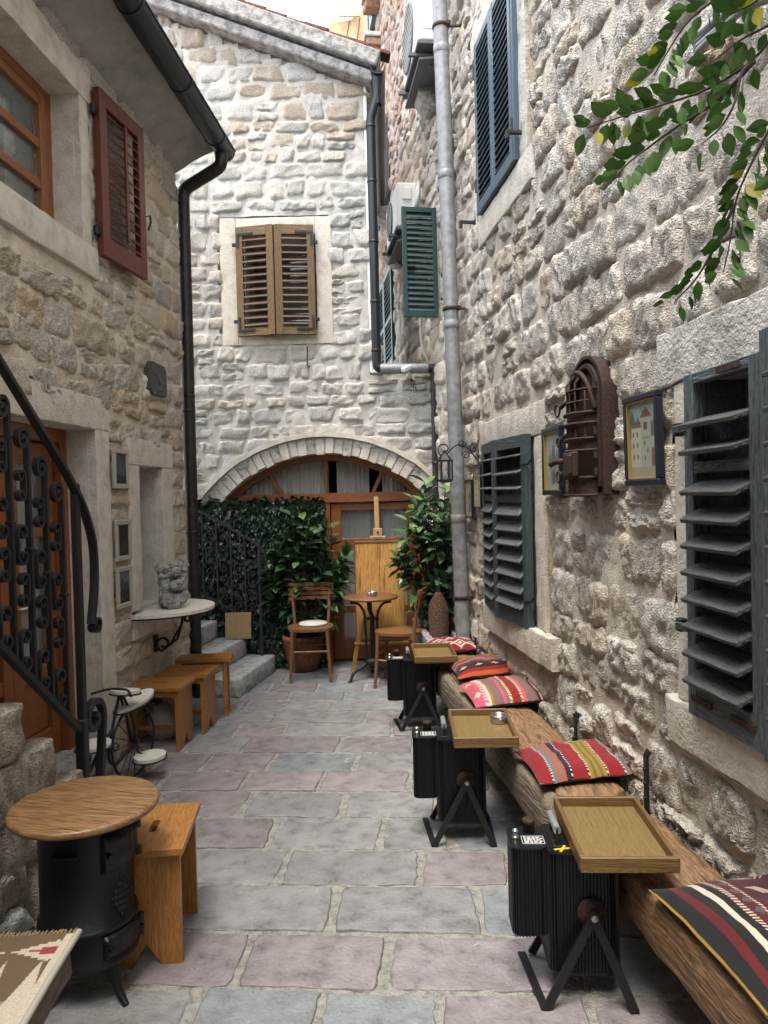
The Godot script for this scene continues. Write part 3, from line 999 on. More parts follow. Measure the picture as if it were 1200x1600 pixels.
func build_right_house():
	var h = house_node("tall_house", "tall pale rubble stone house along the right side with green and blue shutters", Vector3(1.35, 0, 0), Vector3(.1217, 0, 1))
	var b = func(d0, d1, y0, y1): return Rect2(RX(d1), y0, RX(d0) - RX(d1), y1 - y0)
	var open = [b.call(4.22, 4.98, 3.50, 4.56), b.call(4.06, 5.00, .84, 1.92), b.call(1.5, 2.42, .88, 1.95), b.call(9.4, 11.0, 3.3, 4.6), b.call(9.5, 9.95, 5.2, 6.5), b.call(6.15, 6.5, 3.2, 4.7)]
	var st = S()
	blocks(st, RX(11.1), 2.5, -0.1, 13.0, -0.5, -0.03, open)
	var wall = fin(h, "wall", st, M.cut_stone)
	var holes = [b.call(4.00, 5.20, 3.31, 4.78), b.call(3.88, 5.16, .70, 2.07), b.call(1.4, 2.56, .76, 2.11), b.call(9.4, 11.0, 3.3, 4.6), b.call(9.5, 9.95, 5.2, 6.5), b.call(6.15, 6.5, 3.2, 4.7)]
	var tints = [Color(.72, .66, .58), Color(.68, .625, .55), Color(.77, .715, .635), Color(.63, .58, .51), Color(.73, .645, .53), Color(.71, .675, .615), Color(.79, .74, .665)]
	var pink = [Color(.60, .42, .33), Color(.62, .48, .40), Color(.55, .50, .46), Color(.58, .44, .36), Color(.63, .56, .50)]
	rubble(h, wall, RX(11.1), RX(1.0), 0.0, 12.5, holes, {
		"rows": [0.11, 0.23], "widths": [0.13, 0.36], "bulge": [0.008, 0.034], "amp": 0.018, "cell": 0.07, "gap": 0.006,
		"tint": func(x, y): return pink[rng.randi() % 5] if rng.randf() < smoothstep(6.8, 9.0, -x) * smoothstep(3.0, 5.5, y) else tints[rng.randi() % 7],
		"mortar": func(x, y): return Color(.65, .585, .50).lerp(Color(.64, .48, .40), smoothstep(6.8, 9.0, -x) * smoothstep(3.0, 5.5, y))})
	var room = S()
	for r: Rect2 in open:
		room_box(room, r.position.x - .3, r.end.x + .3, r.position.y - .3, r.end.y + .3, -.505, -1.6)
	fin(h, "rooms", room, M.dark_room)
	for r: Rect2 in open.slice(0, 4):
		var wn = Node3D.new()
		wn.name = "window"
		h.add_child(wn, true)
		pbox(wn, "pane", Vector3(r.size.x, r.size.y, .01), Vector3(r.get_center().x, r.get_center().y, -.11), M.glass, 0)
		for s in [-1, 0, 1]: pbox(wn, "frame", Vector3(.05, r.size.y, .14 if s else .04), Vector3(r.get_center().x + s * (r.size.x * .5 - .026), r.get_center().y, -.05 if s else -.09), M.black_wood, .004)
	# upper window, shutters closed, blue grey
	dressed(h, "sill", RX(5.08), RX(3.96), 3.28, 3.465, -.3, .045, M.cut_stone)
	dressed(h, "jamb", RX(4.20), RX(4.06), 3.467, 4.60, -.3, .035, M.old_cut_stone)
	dressed(h, "jamb", RX(4.055), RX(3.97), 3.467, 4.60, -.3, .012, M.ochre_stone, .008)
	dressed(h, "jamb", RX(5.16), RX(5.03), 3.467, 4.60, -.3, .02, M.cut_stone)
	dressed(h, "lintel", RX(5.22), RX(3.96), 4.602, 4.82, -.3, .035, M.cut_stone)
	var w2 = RX(4.20) - RX(5.00)
	for k in 2:
		var s = shutter(h, w2 * .5 - .006, 1.12, T(Vector3(RX(4.995) + k * (w2 * .5 + .002), 3.47, .05)), M.blue_metal, M.blue_metal_slat, 26, {"stile": .045, "th": .04, "slat": .045, "tilt": 0.8, "bottom": .075, "top": .05})
		s.set_meta("label", "closed blue grey louvred shutter upstairs")
		for yy in [.2, .95]: pbox(s, "hinge", Vector3(.02, .09, .025), Vector3((-.004 if k == 0 else w2 * .5 - .004), yy, .014), M.iron, .004)
	plank(h, "shutter_frame", Vector3(RX(4.185), 3.47, .04), Vector3(RX(4.185), 4.60, .04), .03, .05, M.blue_metal, Vector3(0, 0, 1))
	for c in [[5.27, 3.53], [4.13, 3.60]]:
		var hb = S()
		box(hb, Vector3(.022, .022, .13), T(Vector3(RX(c[0]), c[1], .06)), .004)
		box(hb, Vector3(.03, .05, .022), T(Vector3(RX(c[0]), c[1] - .015, .115)), .004)
		box(hb, Vector3(.028, .028, .02), T(Vector3(RX(c[0]), c[1], .02)), .004)
		fin(h, "shutter_catch", hb, M.iron)
	# lower window with two green shutters ajar
	dressed(h, "lintel", RX(5.19), RX(3.86), 1.912, 2.09, -.3, .035, M.cut_stone, .006)
	dressed(h, "jamb", RX(4.05), RX(3.92), .855, 1.910, -.3, .03, M.cut_stone, .006)
	dressed(h, "jamb", RX(3.915), RX(3.85), .855, 1.910, -.2, .008, M.ochre_stone, .012)
	dressed(h, "jamb", RX(5.17), RX(5.02), .855, 1.910, -.3, .03, M.cut_stone, .006)
	dressed(h, "sill", RX(5.05), RX(3.72), .69, .853, -.3, .075, M.cut_stone, .007)
	var s1 = shutter(h, .44, 1.09, T(Vector3(RX(5.03), .845, .045), RY(-.10)), M.green_wood, M.green_slat, 13, {"stile": .06, "th": .04, "slat": .085, "slat_th": .012, "mid": [.73], "tilts": [0.85, 0.25], "wobble": .10, "bottom": .08, "top": .07, "slat_z": .012})
	s1.set_meta("label", "far leaf of the weathered green shutters")
	var s2 = shutter(h, .50, 1.09, T(Vector3(RX(4.57), .84, .10), RY(.10)), M.green_wood, M.green_slat, 13, {"stile": .065, "th": .04, "slat": .085, "slat_th": .012, "mid": [.73], "tilts": [0.85, 0.25], "wobble": .16, "bottom": .09, "top": .07, "slat_z": .012})
	s2.set_meta("label", "near leaf of the weathered green shutters with crooked slats")
	for yy in [.16, .92]:
		var hg = S()
		tube(hg, [Vector3(.46, yy, .03), Vector3(.53, yy, .015), Vector3(.545, yy + .03, .0)], .006, 6)
		fin(s2, "hinge", hg, M.iron)
	# large window at the near end
	dressed(h, "lintel", RX(2.65), RX(1.4), 1.965, 2.15, -.3, .04, M.old_cut_stone, .008)
	dressed(h, "jamb", RX(2.56), RX(2.425), .875, 1.963, -.3, .03, M.cut_stone, .006)
	dressed(h, "sill", RX(2.60), RX(1.4), .72, .873, -.3, .055, M.cut_stone, .008)
	var s3 = shutter(h, .405, 1.10, T(Vector3(RX(2.405), .868, .055), RY(-.02)), M.black_wood, M.black_slat, 13, {"stile": .052, "th": .045, "slat": .105, "slat_th": .016, "mid": [.80], "tilts": [0.42, 0.30], "wobble": .05, "bottom": .10, "top": .035, "slat_z": .02, "gone": [Vector2i(1, 2), Vector2i(1, 3)]})
	s3.set_meta("label", "weathered dark green shutter with missing top slats")
	for yy in [.28, .93]:
		pbox(s3, "hinge", Vector3(.075, .025, .012), Vector3(-.02, yy, .028), M.green_wood, .003)
		pbox(s3, "hinge", Vector3(.03, .045, .03), Vector3(-.055, yy, .012), M.iron, .004)
	for q in [[.03, .06, .02], [.25, .06, .02], [.2, 1.083, 0.0]]:
		pbox(s3, "corner_plate", Vector3(.12, .022, .005), Vector3(q[0] + .06, q[1], .026), M.rust, .002)
	var s4 = shutter(h, .42, 1.16, T(Vector3(RX(1.985), .86, .075), RY(-.12)), M.black_wood, M.black_slat, 13, {"stile": .06, "th": .045, "slat": .09, "slat_th": .014, "tilt": 0.35, "bottom": .1, "top": .07})
	s4.set_meta("label", "nearest dark green shutter leaf")
	# green metal shutter standing open behind the grey pipe
	var s5 = shutter(h, .31, .95, T(Vector3(RX(6.50), 3.16, .04), RY(-1.50)), M.green_metal, M.green_metal_slat, 20, {"stile": .04, "th": .03, "slat": .060, "tilt": -1.05, "bottom": .05, "top": .045})
	s5.set_meta("label", "dark green louvred shutter standing open beside the grey pipe")
	pbox(s5, "latch", Vector3(.07, .015, .02), Vector3(.24, .43, -.025), M.iron, .003)
	var s6 = shutter(h, .30, 1.45, T(Vector3(RX(6.12), 3.2, .05)), M.iron, M.green_metal_slat, 30, {"stile": .035, "th": .03, "slat": .04, "tilt": -0.9})
	s6.set_meta("label", "dark shutter edge on behind the grey pipe")
	# green shutter low in the alley
	for k in 2:
		var s7 = shutter(h, .79, 1.28, T(Vector3(RX(10.99) + k * .81, 3.3, .03)), M.green_metal, M.green_metal_slat, 19, {"stile": .07, "th": .04, "slat": .06, "tilt": 1.05, "mid": [.62]})
		s7.set_meta("label", "green shutter low in the alley")
	# grille window further up
	for k in 4:
		var gb = S()
		tube(gb, [Vector3(RX(9.93) + .02 + k * .135, 5.2, .02), Vector3(RX(9.93) + .02 + k * .135, 6.5, .02)], .014, 6)
		fin(h, "grille_bar", gb, M.iron)
	# stone brackets
	for c in [[9.0, 4.93, .30], [8.7, 4.35, .22], [6.56, 5.02, .18]]:
		var cb = S()
		extrude(cb, PackedVector2Array([Vector2(-.05, .14), Vector2(c[2], .14), Vector2(c[2], .06), Vector2(c[2] * .8, .0), Vector2(c[2] * .45, -.05), Vector2(-.05, -.06)]), -.12, .12, T(Vector3(RX(c[0]), c[1], 0), Basis(Vector3(0, 0, 1), Vector3.UP, Vector3(1, 0, 0)).orthonormalized()))
		fin(h, "stone_bracket", cb, M.concrete)
	# blue shutters far up the alley, brick ends of the cornice
	for k in 2:
		var s8 = shutter(h, .30, 1.7, T(Vector3(RX(11.0 - k * .32), 8.3, .06)), M.blue_metal, M.blue_metal_slat, 24, {"stile": .06, "th": .05, "slat": .05, "tilt": .8})
		s8.set_meta("label", "blue shutter far up the alley")
	for c in [[10.1, 7.72], [9.9, 8.35], [10.4, 7.3]]:
		for k in 3:
			pbox(h, "brick", Vector3(.16, .10, .22), Vector3(RX(c[0] + k * .22), c[1] - (k % 2) * .11, .10), M.brick, .012)
		pbox(h, "ledge", Vector3(.6, .06, .24), Vector3(RX(c[0] + .2), c[1] + .09, .12), M.cut_stone, .01)

# ---------------------------------------------------------------- back house
const BD = 6.95
func gable(x): return 5.43 - (x + 0.05) * 0.372

func build_back_house():
	var h = house_node("arched_house", "white rubble stone house at the back with arched doorway and brown shutters", Vector3(0, 0, -BD), Vector3(1, 0, 0))
	var ax = -.56; var ar = 1.31; var ay = .71; var spring = 1.62; var hw = .94
	# solid wall in simple pieces
	var arch = []
	for q in 17:
		var a = lerpf(acos(-hw / ar), acos(hw / ar), q / 16.0)
		arch.append(Vector2(ax + ar * cos(a), ay + ar * sin(a)))
	var st = S()
	var left = PackedVector2Array([Vector2(-5, -.1), Vector2(ax - hw, -.1), arch[0]])
	for q in range(1, 9): left.append(arch[q])
	left.append_array(PackedVector2Array([Vector2(ax, 3.2), Vector2(-1.25, 3.2), Vector2(-1.25, 4.05), Vector2(ax, 4.05), Vector2(ax, gable(ax)), Vector2(-5, gable(-5))]))
	extrude(st, left, -.5, -.03)
	var right = PackedVector2Array([arch[8]])
	for q in range(9, 17): right.append(arch[q])
	right.append_array(PackedVector2Array([Vector2(ax + hw, -.1), Vector2(.56, -.1), Vector2(.56, 2.77), Vector2(-.09, 2.77), Vector2(-.07, gable(-.07)), Vector2(ax, gable(ax))]))
	extrude(st, right, -.5, -.03)
	var wall = fin(h, "wall", st, M.cut_stone)
	var ring = ar + .155
	var inside = func(x, y):
		if y > gable(x) - .05: return false
		if x > -.09 and y > 2.76: return false
		if absf(x - ax) < hw + .0 and y < spring: return false
		if Vector2(x - ax, y - ay).length() < ring - .02 and y > spring - .3 and absf(x - ax) < hw + .13: return false
		return true
	var tints = [Color(.74, .71, .655), Color(.71, .685, .64), Color(.78, .75, .70), Color(.64, .625, .60), Color(.75, .70, .63), Color(.79, .77, .73)]
	rubble(h, wall, -2.9, .545, 0.0, 6.6, [Rect2(-1.45, 3.06, .99, 1.16)], {
		"rows": [0.10, 0.185], "widths": [0.13, 0.33], "bulge": [0.008, 0.028], "amp": 0.017, "cell": 0.05, "inside": inside, "split": .1, "fill": .002, "gap": 0.005,
		"tint": func(_x, y): return tints[rng.randi() % 6] if rng.randf() > smoothstep(4.6, 5.2, y) * .5 else Color(.66, .57, .47),
		"mortar": func(_x, y): return Color(.60, .575, .53)})
	# side face of the upper wall and top of the low wall
	pbox(h, "wall_end", Vector3(.03, 2.7, .47), Vector3(-.085, 4.12, -.225), M.mortar, .006)
	pbox(h, "wall_top", Vector3(.66, .03, .47), Vector3(.235, 2.775, -.225), M.mortar, .008)
	# arch ring, one stone each, and the hood moulding above it
	var n = 27
	var a0 = acos(-(hw + .05) / ar); var a1 = acos((hw + .02) / ar)
	for q in n:
		var t0 = lerpf(a0, a1, (q + .06) / n); var t1 = lerpf(a0, a1, (q + .94) / n)
		var s = S()
		var rj = rnd(-.012, .008)
		var poly = PackedVector2Array()
		for e in [[ar + rj, t0], [ar + rj, t1], [ring - .005, t1], [ring - .005, t0]]:
			poly.append(Vector2(ax + e[0] * cos(e[1]) + rnd(-.004, .004), ay + e[0] * sin(e[1]) + rnd(-.004, .004)))
		extrude(s, poly, -.35, .012 + rnd(0, .022))
		fin(wall, "arch_stone", s, M.old_cut_stone if q % 4 == 0 else M.cut_stone)
	var back = S()
	for q in 24:
		var t0 = lerpf(a0, a1, q / 24.0); var t1 = lerpf(a0, a1, (q + 1) / 24.0)
		var poly = PackedVector2Array([Vector2(ax + (ar + .004) * cos(t0), ay + (ar + .004) * sin(t0)), Vector2(ax + (ar + .004) * cos(t1), ay + (ar + .004) * sin(t1)), Vector2(ax + (ring + .02) * cos(t1), ay + (ring + .02) * sin(t1)), Vector2(ax + (ring + .02) * cos(t0), ay + (ring + .02) * sin(t0))])
		extrude(back, poly, -.3, .006)
	fin(wall, "arch_mortar", back, M.cut_stone)
	var hood = S()
	var hp = []
	for q in 33:
		var t = lerpf(a0 + .03, a1 - .02, q / 32.0)
		var rr = ring + .022 + nf.get_noise_1d(q * 1.7) * .006
		hp.append(Vector3(ax + rr * cos(t), ay + rr * sin(t), .02))
	strip(hood, hp, Vector3(0, 0, 1), .085, .042)
	fin(wall, "hood_moulding", hood, M.cut_stone)
	# shutters closed in front of the window
	dressed(h, "window_surround", -1.475, -1.325, 3.05, 4.235, -.3, .018, M.cut_stone)
	dressed(h, "window_surround", -.58, -.435, 3.05, 4.235, -.3, .018, M.cut_stone)
	dressed(h, "window_surround", -1.323, -.582, 4.07, 4.235, -.3, .016, M.cut_stone)
	dressed(h, "window_surround", -1.323, -.582, 3.05, 3.14, -.3, .016, M.cut_stone)
	for k in 2:
		var s = shutter(h, .365, 1.01, T(Vector3(-1.315, 3.12, .05), RY(-.20)) if k == 0 else T(Vector3(-.952, 3.12, .118), RY(.12)), M.brown_shutter, M.brown_slat, 16, {"stile": .068, "th": .04, "slat": .06, "slat_th": .012, "tilt": 0.62, "wobble": .06, "bottom": .075, "top": .09})
		s.set_meta("label", "brown louvred shutter above the arch")
		for yy in [.05, .94]:
			var e = S()
			var sx = .015 if k == 0 else .35
			var dir = 1.0 if k == 0 else -1.0
			box(e, Vector3(.16, .022, .005), T(Vector3(sx + dir * .08, yy, .024)), .001)
			box(e, Vector3(.022, .13, .005), T(Vector3(sx + dir * .008, yy + (.06 if yy < .5 else -.06), .0245)), .001)
			box(e, Vector3(.04, .03, .03), T(Vector3(sx - dir * .03, yy + (.09 if yy < .5 else -.09), .01)), .004)
			fin(s, "hinge", e, M.iron)
	var room = S()
	room_box(room, -1.6, -.2, 2.9, 4.4, -.505, -1.8)
	fin(h, "upper_room", room, M.dark_room)
	pbox(h, "window_pane", Vector3(.69, .85, .01), Vector3(-.905, 3.625, -.2), M.glass, 0)
	var hook = S()
	tube(hook, [Vector3(-.68, 3.02, .03), Vector3(-.685, 2.85, .035), Vector3(-.67, 2.82, .05), Vector3(-.655, 2.84, .05)], .006, 6)
	fin(h, "shutter_hook", hook, M.iron)
	# verge: two courses of plastered coping and a line of tiles
	var vb = Basis(Vector3(0, 0, 1), -atan(.372))
	var vx = Vector3(-2.5, gable(-2.5), 0)
	var vl = 5.25
	var dl = Vector3(-.05 + .04, gable(-.05) - .015, 0)
	for c in [["verge", .095, .15, -.02, M.concrete], ["verge", .14, .21, .098, M.concrete]]:
		var v = S()
		box(v, Vector3(vl, c[1], c[2] + .5), Transform3D.IDENTITY, .012)
		fin(h, c[0], v, c[4], T(dl + vb * Vector3(-vl * .5, c[3] + c[1] * .5, -.25 + c[2] * .5), vb))
	var k2 = 0
	while k2 < 26:
		var tl = S()
		var tp = []
		for q in 9: tp.append(Vector2(.075 * cos(PI * q / 8.0), .055 * sin(PI * q / 8.0)))
		var poly = PackedVector2Array(tp)
		for q in range(8, -1, -1): poly.append(Vector2(.06 * cos(PI * q / 8.0), .042 * sin(PI * q / 8.0)))
		extrude(tl, poly, -.11, .11, T(Vector3.ZERO, Basis(Vector3(0, 0, 1), Vector3.UP, Vector3(-1, 0, 0))))
		fin(h, "roof_tile", tl, M.clay_tile, T(dl + vb * Vector3(-.03 - k2 * .2, .235 + rnd(-.006, .006) + (k2 % 2) * .006, .12), vb * Basis(Vector3(0, 0, 1), .05)))
		k2 += 1
	var rf = S()
	box(rf, Vector3(vl, .03, 6.0), Transform3D.IDENTITY)
	fin(h, "roof", rf, M.clay_tile, T(dl + vb * Vector3(-vl * .5 - .04, .245, -2.95), vb))
	# gutter end and down pipe
	var gp = PackedVector2Array()
	for q in 13: gp.append(Vector2(.07 * cos(PI + PI * q / 12), .07 * sin(PI + PI * q / 12)))
	for q in 13: gp.append(Vector2(.064 * cos(TAU - PI * q / 12), .064 * sin(TAU - PI * q / 12) + .001))
	var gt = S()
	extrude(gt, gp, -5.0, .19, T(Vector3(.04, 5.51, 0)))
	var gutter = fin(h, "gutter", gt, M.gutter_black)
	var hop = S()
	lathe(hop, [Vector2(.04, -.30), Vector2(.042, -.2), Vector2(.055, -.1), Vector2(.068, -.02), Vector2(.066, -.02), Vector2(.05, -.1), Vector2(.036, -.2)], 16, T(Vector3(.03, 5.5, .11)))
	fin(gutter, "outlet", hop, M.gutter_black)
	var pp = rounded([Vector3(.03, 5.42, .11), Vector3(.03, 5.28, .11), Vector3(-.035, 5.08, .11), Vector3(-.035, 2.87, .11), Vector3(-.03, 2.79, .11), Vector3(.05, 2.785, .11), Vector3(.50, 2.775, .11)], .05)
	var dp = pipe(h, "downpipe", pp, .043, M.gutter_black)
	var p2 = rounded([Vector3(.44, 2.775, .11), Vector3(.505, 2.775, .11), Vector3(.505, 2.7, .10), Vector3(.50, .02, .08)], .04)
	fin(dp, "lower_pipe", (func(): var q = S(); tube(q, p2, .044, 14); return q).call(), M.gutter_brown)
	fin(dp, "cross_pipe", (func(): var q = S(); tube(q, [Vector3(.0, 2.785, .11), Vector3(.44, 2.775, .11)], .046, 14); return q).call(), M.zinc)
	for yy in [5.0, 4.5, 3.95, 3.4, 2.95]:
		var c = S()
		lathe(c, [Vector2(.0435, -.012), Vector2(.047, -.01), Vector2(.047, .01), Vector2(.0435, .012)], 14, T(Vector3(-.035, yy, .11)))
		fin(dp, "collar", c, M.gutter_black)
	for yy in [2.58, 1.9]:
		var c = S()
		lathe(c, [Vector2(.045, -.015), Vector2(.049, -.01), Vector2(.049, .01), Vector2(.045, .015)], 14, T(Vector3(.504, yy, .095)))
		fin(dp, "collar", c, M.gutter_brown)
	build_arch_door(h, ax, ay, ar, hw, spring)

func build_arch_door(h, ax, ay, ar, hw, spring):
	var d = Node3D.new()
	d.name = "arched_door"
	h.add_child(d)
	var z = -.2
	var r2 = ar - .03
	var fr = S()
	var pts = []
	for q in 25:
		var a = lerpf(acos(-(hw - .03) / r2), acos((hw - .03) / r2), q / 24.0)
		pts.append(Vector3(ax + r2 * cos(a), ay + r2 * sin(a), z))
	strip(fr, pts, Vector3(0, 0, 1), .09, .06)
	fin(d, "arch_frame", fr, M.door_wood)
	for xx in [ax - hw + .03, ax + .005, ax + hw - .03]:
		plank(d, "post", Vector3(xx, .0, z), Vector3(xx, 1.55, z), .07, .09, M.door_wood, Vector3(0, 0, 1))
	plank(d, "transom", Vector3(ax - hw + .0, 1.60, z + .01), Vector3(ax + hw - .0, 1.60, z + .01), .09, .10, M.door_wood, Vector3(0, 0, 1))
	for e in [[ax + .005, ax + .005, 2.0], [ax - .42, ax - .58, 1.90], [ax + .46, ax + .58, 1.90]]:
		plank(d, "glazing_bar", Vector3(e[0], 1.645, z), Vector3(e[1], e[2], z), .035, .05, M.door_wood, Vector3(0, 0, 1))
	# glazing above the transom and left of the door
	var gp = PackedVector2Array([Vector2(ax - hw + .04, 1.65)])
	for q in 25: gp.append(Vector2(pts[q].x, pts[q].y))
	gp.append(Vector2(ax + hw - .04, 1.65))
	var g = S()
	extrude(g, gp, z - .012, z - .006)
	fin(d, "pane", g, M.glass)
	pbox(d, "pane", Vector3(hw - .1, 1.5, .006), Vector3(ax - hw * .5, .8, z - .01), M.glass, 0)
	plank(d, "rail", Vector3(ax - hw + .07, .10, z), Vector3(ax - .035, .10, z), .2, .05, M.door_wood, Vector3(0, 0, 1))
	# door leaf right of the middle post
	var x0 = ax + .045; var x1 = ax + hw - .07
	for xx in [x0 + .05, x0 + .445, x1 - .05]:
		plank(d, "stile", Vector3(xx, .03, z - .005), Vector3(xx, 1.545, z - .005), .095 if xx != x0 + .445 else .06, .055, M.door_wood, Vector3(0, 0, 1))
	for seg in [[x0 + .098, x0 + .414], [x0 + .476, x1 - .098]]:
		for yy in [[.03, .2], [.48, .07], [1.13, .07], [1.475, .07]]:
			plank(d, "rail", Vector3(seg[0], yy[0] + yy[1] * .5, z - .006), Vector3(seg[1], yy[0] + yy[1] * .5, z - .006), yy[1], .05, M.door_wood, Vector3(0, 0, 1))
		for yy in [[.23, .48], [.55, 1.13], [1.2, 1.475]]:
			pbox(d, "pane", Vector3(seg[1] - seg[0], yy[1] - yy[0], .006), Vector3((seg[0] + seg[1]) * .5, (yy[0] + yy[1]) * .5, z - .012), M.glass, 0)
	curtain(d, ax - hw + .05, ax + .02, .1, 1.98, z - .12, 20)
	curtain(d, ax + .1, ax + .42, .1, 1.98, z - .14, 9)
	curtain(d, ax + .55, ax + hw - .06, .1, 1.98, z - .12, 8)
	var rm = S()
	room_box(rm, ax - 1.4, ax + 1.4, -.04, 2.6, -.505, -3.0)
	fin(h, "cafe_room", rm, M.dark_room)

# ---------------------------------------------------------------- the house that closes the court behind the viewer
func build_rear_house():
	var h = thing("rear_house", "plastered house closing the courtyard behind the viewer", "house", Vector3(0, 0, 2.6))
	var st = S()
	blocks(st, -4.0, 3.2, -.1, 5.2, 0.0, .4, [Rect2(-1.6, .0, 1.0, 2.1), Rect2(-.2, 3.4, .9, 1.2), Rect2(-2.2, 3.4, .9, 1.2)])
	fin(h, "wall", st, M.cut_stone)
	for r in [Rect2(-1.6, .0, 1.0, 2.1), Rect2(-.2, 3.4, .9, 1.2), Rect2(-2.2, 3.4, .9, 1.2)]:
		pbox(h, "shutter", Vector3(r.size.x, r.size.y, .05), Vector3(r.get_center().x, r.get_center().y, .1), M.brown_shutter, .005)
	pbox(h, "eaves", Vector3(7.4, .2, 1.0), Vector3(-.4, 5.3, .1), M.clay_tile, .02)

# ---------------------------------------------------------------- far houses
func build_far_houses():
	var f = thing("ochre_house", "ochre plastered house far behind the roof with a wooden balcony", "house", Vector3(-.95, 0, -19))
	var st = S()
	var poly = PackedVector2Array([Vector2(-.12, -.1), Vector2(3.5, -.1), Vector2(3.5, 17), Vector2(1.1, 17), Vector2(1.0, 14.6), Vector2(.75, 14.05), Vector2(.4, 13.75), Vector2(.1, 13.72), Vector2(-.14, 13.85), Vector2(-.17, 13.0), Vector2(-.1, 12.8)])
	extrude(st, poly, -.5, 0)
	fin(f, "wall", st, M.ochre)
	var bal = Node3D.new()
	bal.name = "balcony"
	f.add_child(bal)
	for k in 6: plank(bal, "baluster", Vector3(.16 + k * .075, 13.75, .12), Vector3(.16 + k * .075, 14.5, .12), .03, .03, M.pale_wood)
	plank(bal, "rail", Vector3(.0, 14.52, .12), Vector3(1.3, 14.52, .12), .06, .06, M.pale_wood)
	plank(bal, "rail", Vector3(.1, 13.78, .12), Vector3(.65, 13.78, .12), .05, .05, M.pale_wood)
	pbox(bal, "post", Vector3(.3, .35, .3), Vector3(.35, 14.75, .2), M.ochre, .05)
	var rod = S()
	tube(rod, [Vector3(.1, 12.72, .3), Vector3(1.3, 12.68, .4)], .03, 6)
	fin(f, "drying_rod", rod, M.rust)
	for k in 3:
		var w = S()
		tube(w, [Vector3(.2 + k * .3, 12.72, .3), Vector3(.28 + k * .28, 13.2, .06), Vector3(.4 + k * .25, 13.8, .04)], .012, 5)
		fin(f, "wire", w, M.iron)
	var c = thing("chimney_tower", "grey stone chimney rising behind the gable roof", "chimney", Vector3(-2.0, 0, -9.6))
	var cs = S()
	box(cs, Vector3(.55, 5.0, .6), T(Vector3(-.1, 6.4, 0)), .02)
	fin(c, "stack", cs, M.concrete)
	pbox(c, "corner_stones", Vector3(.14, 5.0, .62), Vector3(.10, 6.39, .0), M.cut_stone, .01)

# ---------------------------------------------------------------- steps and stairs
const UPB = Basis(Vector3(1, 0, 0), Vector3(0, 0, -1), Vector3(0, 1, 0))

# rough block: box with uneven faces, for steps and beams; length along x
func rough_block(parent, called, size: Vector3, m, xf, amp = 0.008, rad = 0.02, cell = 0.08, freq = 6.0):
	var st = S()
	var prof = []
	var hy = size.y * .5; var hz = size.z * .5
	for c in [[1, 1], [-1, 1], [-1, -1], [1, -1]]:
		var a0 = {"11": 0.0, "-11": PI * .5, "-1-1": PI, "1-1": PI * 1.5}[str(c[0]) + str(c[1])]
		for q in 3:
			var a = a0 + q * PI * .25
			prof.append(Vector2(c[0] * (hy - rad) + cos(a) * rad, c[1] * (hz - rad) + sin(a) * rad))
	var ring = []
	for q in prof.size():
		var p = prof[q]; var n = prof[(q + 1) % prof.size()]
		var k = maxi(1, int(p.distance_to(n) / cell))
		for w in k: ring.append(p.lerp(n, float(w) / k))
	var nx = maxi(2, int(size.x / cell))
	var off = rnd(0, 90)
	var rings = []
	for i in range(-1, nx + 2):
		var x = lerpf(-size.x * .5, size.x * .5, clampf(float(i) / nx, 0, 1))
		var sh = 1.0
		if i == -1 or i == nx + 1: sh = maxf(0.0, 1.0 - rad / minf(hy, hz))
		else: x = lerpf(-size.x * .5 + rad, size.x * .5 - rad, float(i) / nx)
		var rr = []
		for p in ring:
			var k = nz.get_noise_3d(x * freq + off, p.x * freq, p.y * freq) * amp + nf.get_noise_3d(x * freq * 3.0 + off, p.x * freq * 3.0, p.y * freq * 3.0) * amp * .5
			var d = p.normalized()
			rr.append(Vector3(x + (nf.get_noise_2d(p.x * 8, p.y * 8 + off) * amp if (i < 0 or i > nx) else 0.0), p.x * sh + d.x * k, p.y * sh + d.y * k))
		rings.append(rr)
	for i in rings.size() - 1:
		for q in ring.size():
			var q2 = (q + 1) % ring.size()
			var c = (rings[i][q] + rings[i + 1][q2]) * .5
			var out = Vector3(0, c.y, c.z)
			if i == 0: out = out * .3 + Vector3(-1, 0, 0) * .1
			if i == rings.size() - 2: out = out * .3 + Vector3(1, 0, 0) * .1
			face(st, [rings[i][q], rings[i + 1][q], rings[i + 1][q2], rings[i][q2]], out, 3)
	face(st, rings[0], Vector3(-1, 0, 0), 4)
	face(st, rings[-1], Vector3(1, 0, 0), 5)
	return fin(parent, called, st, m, xf)

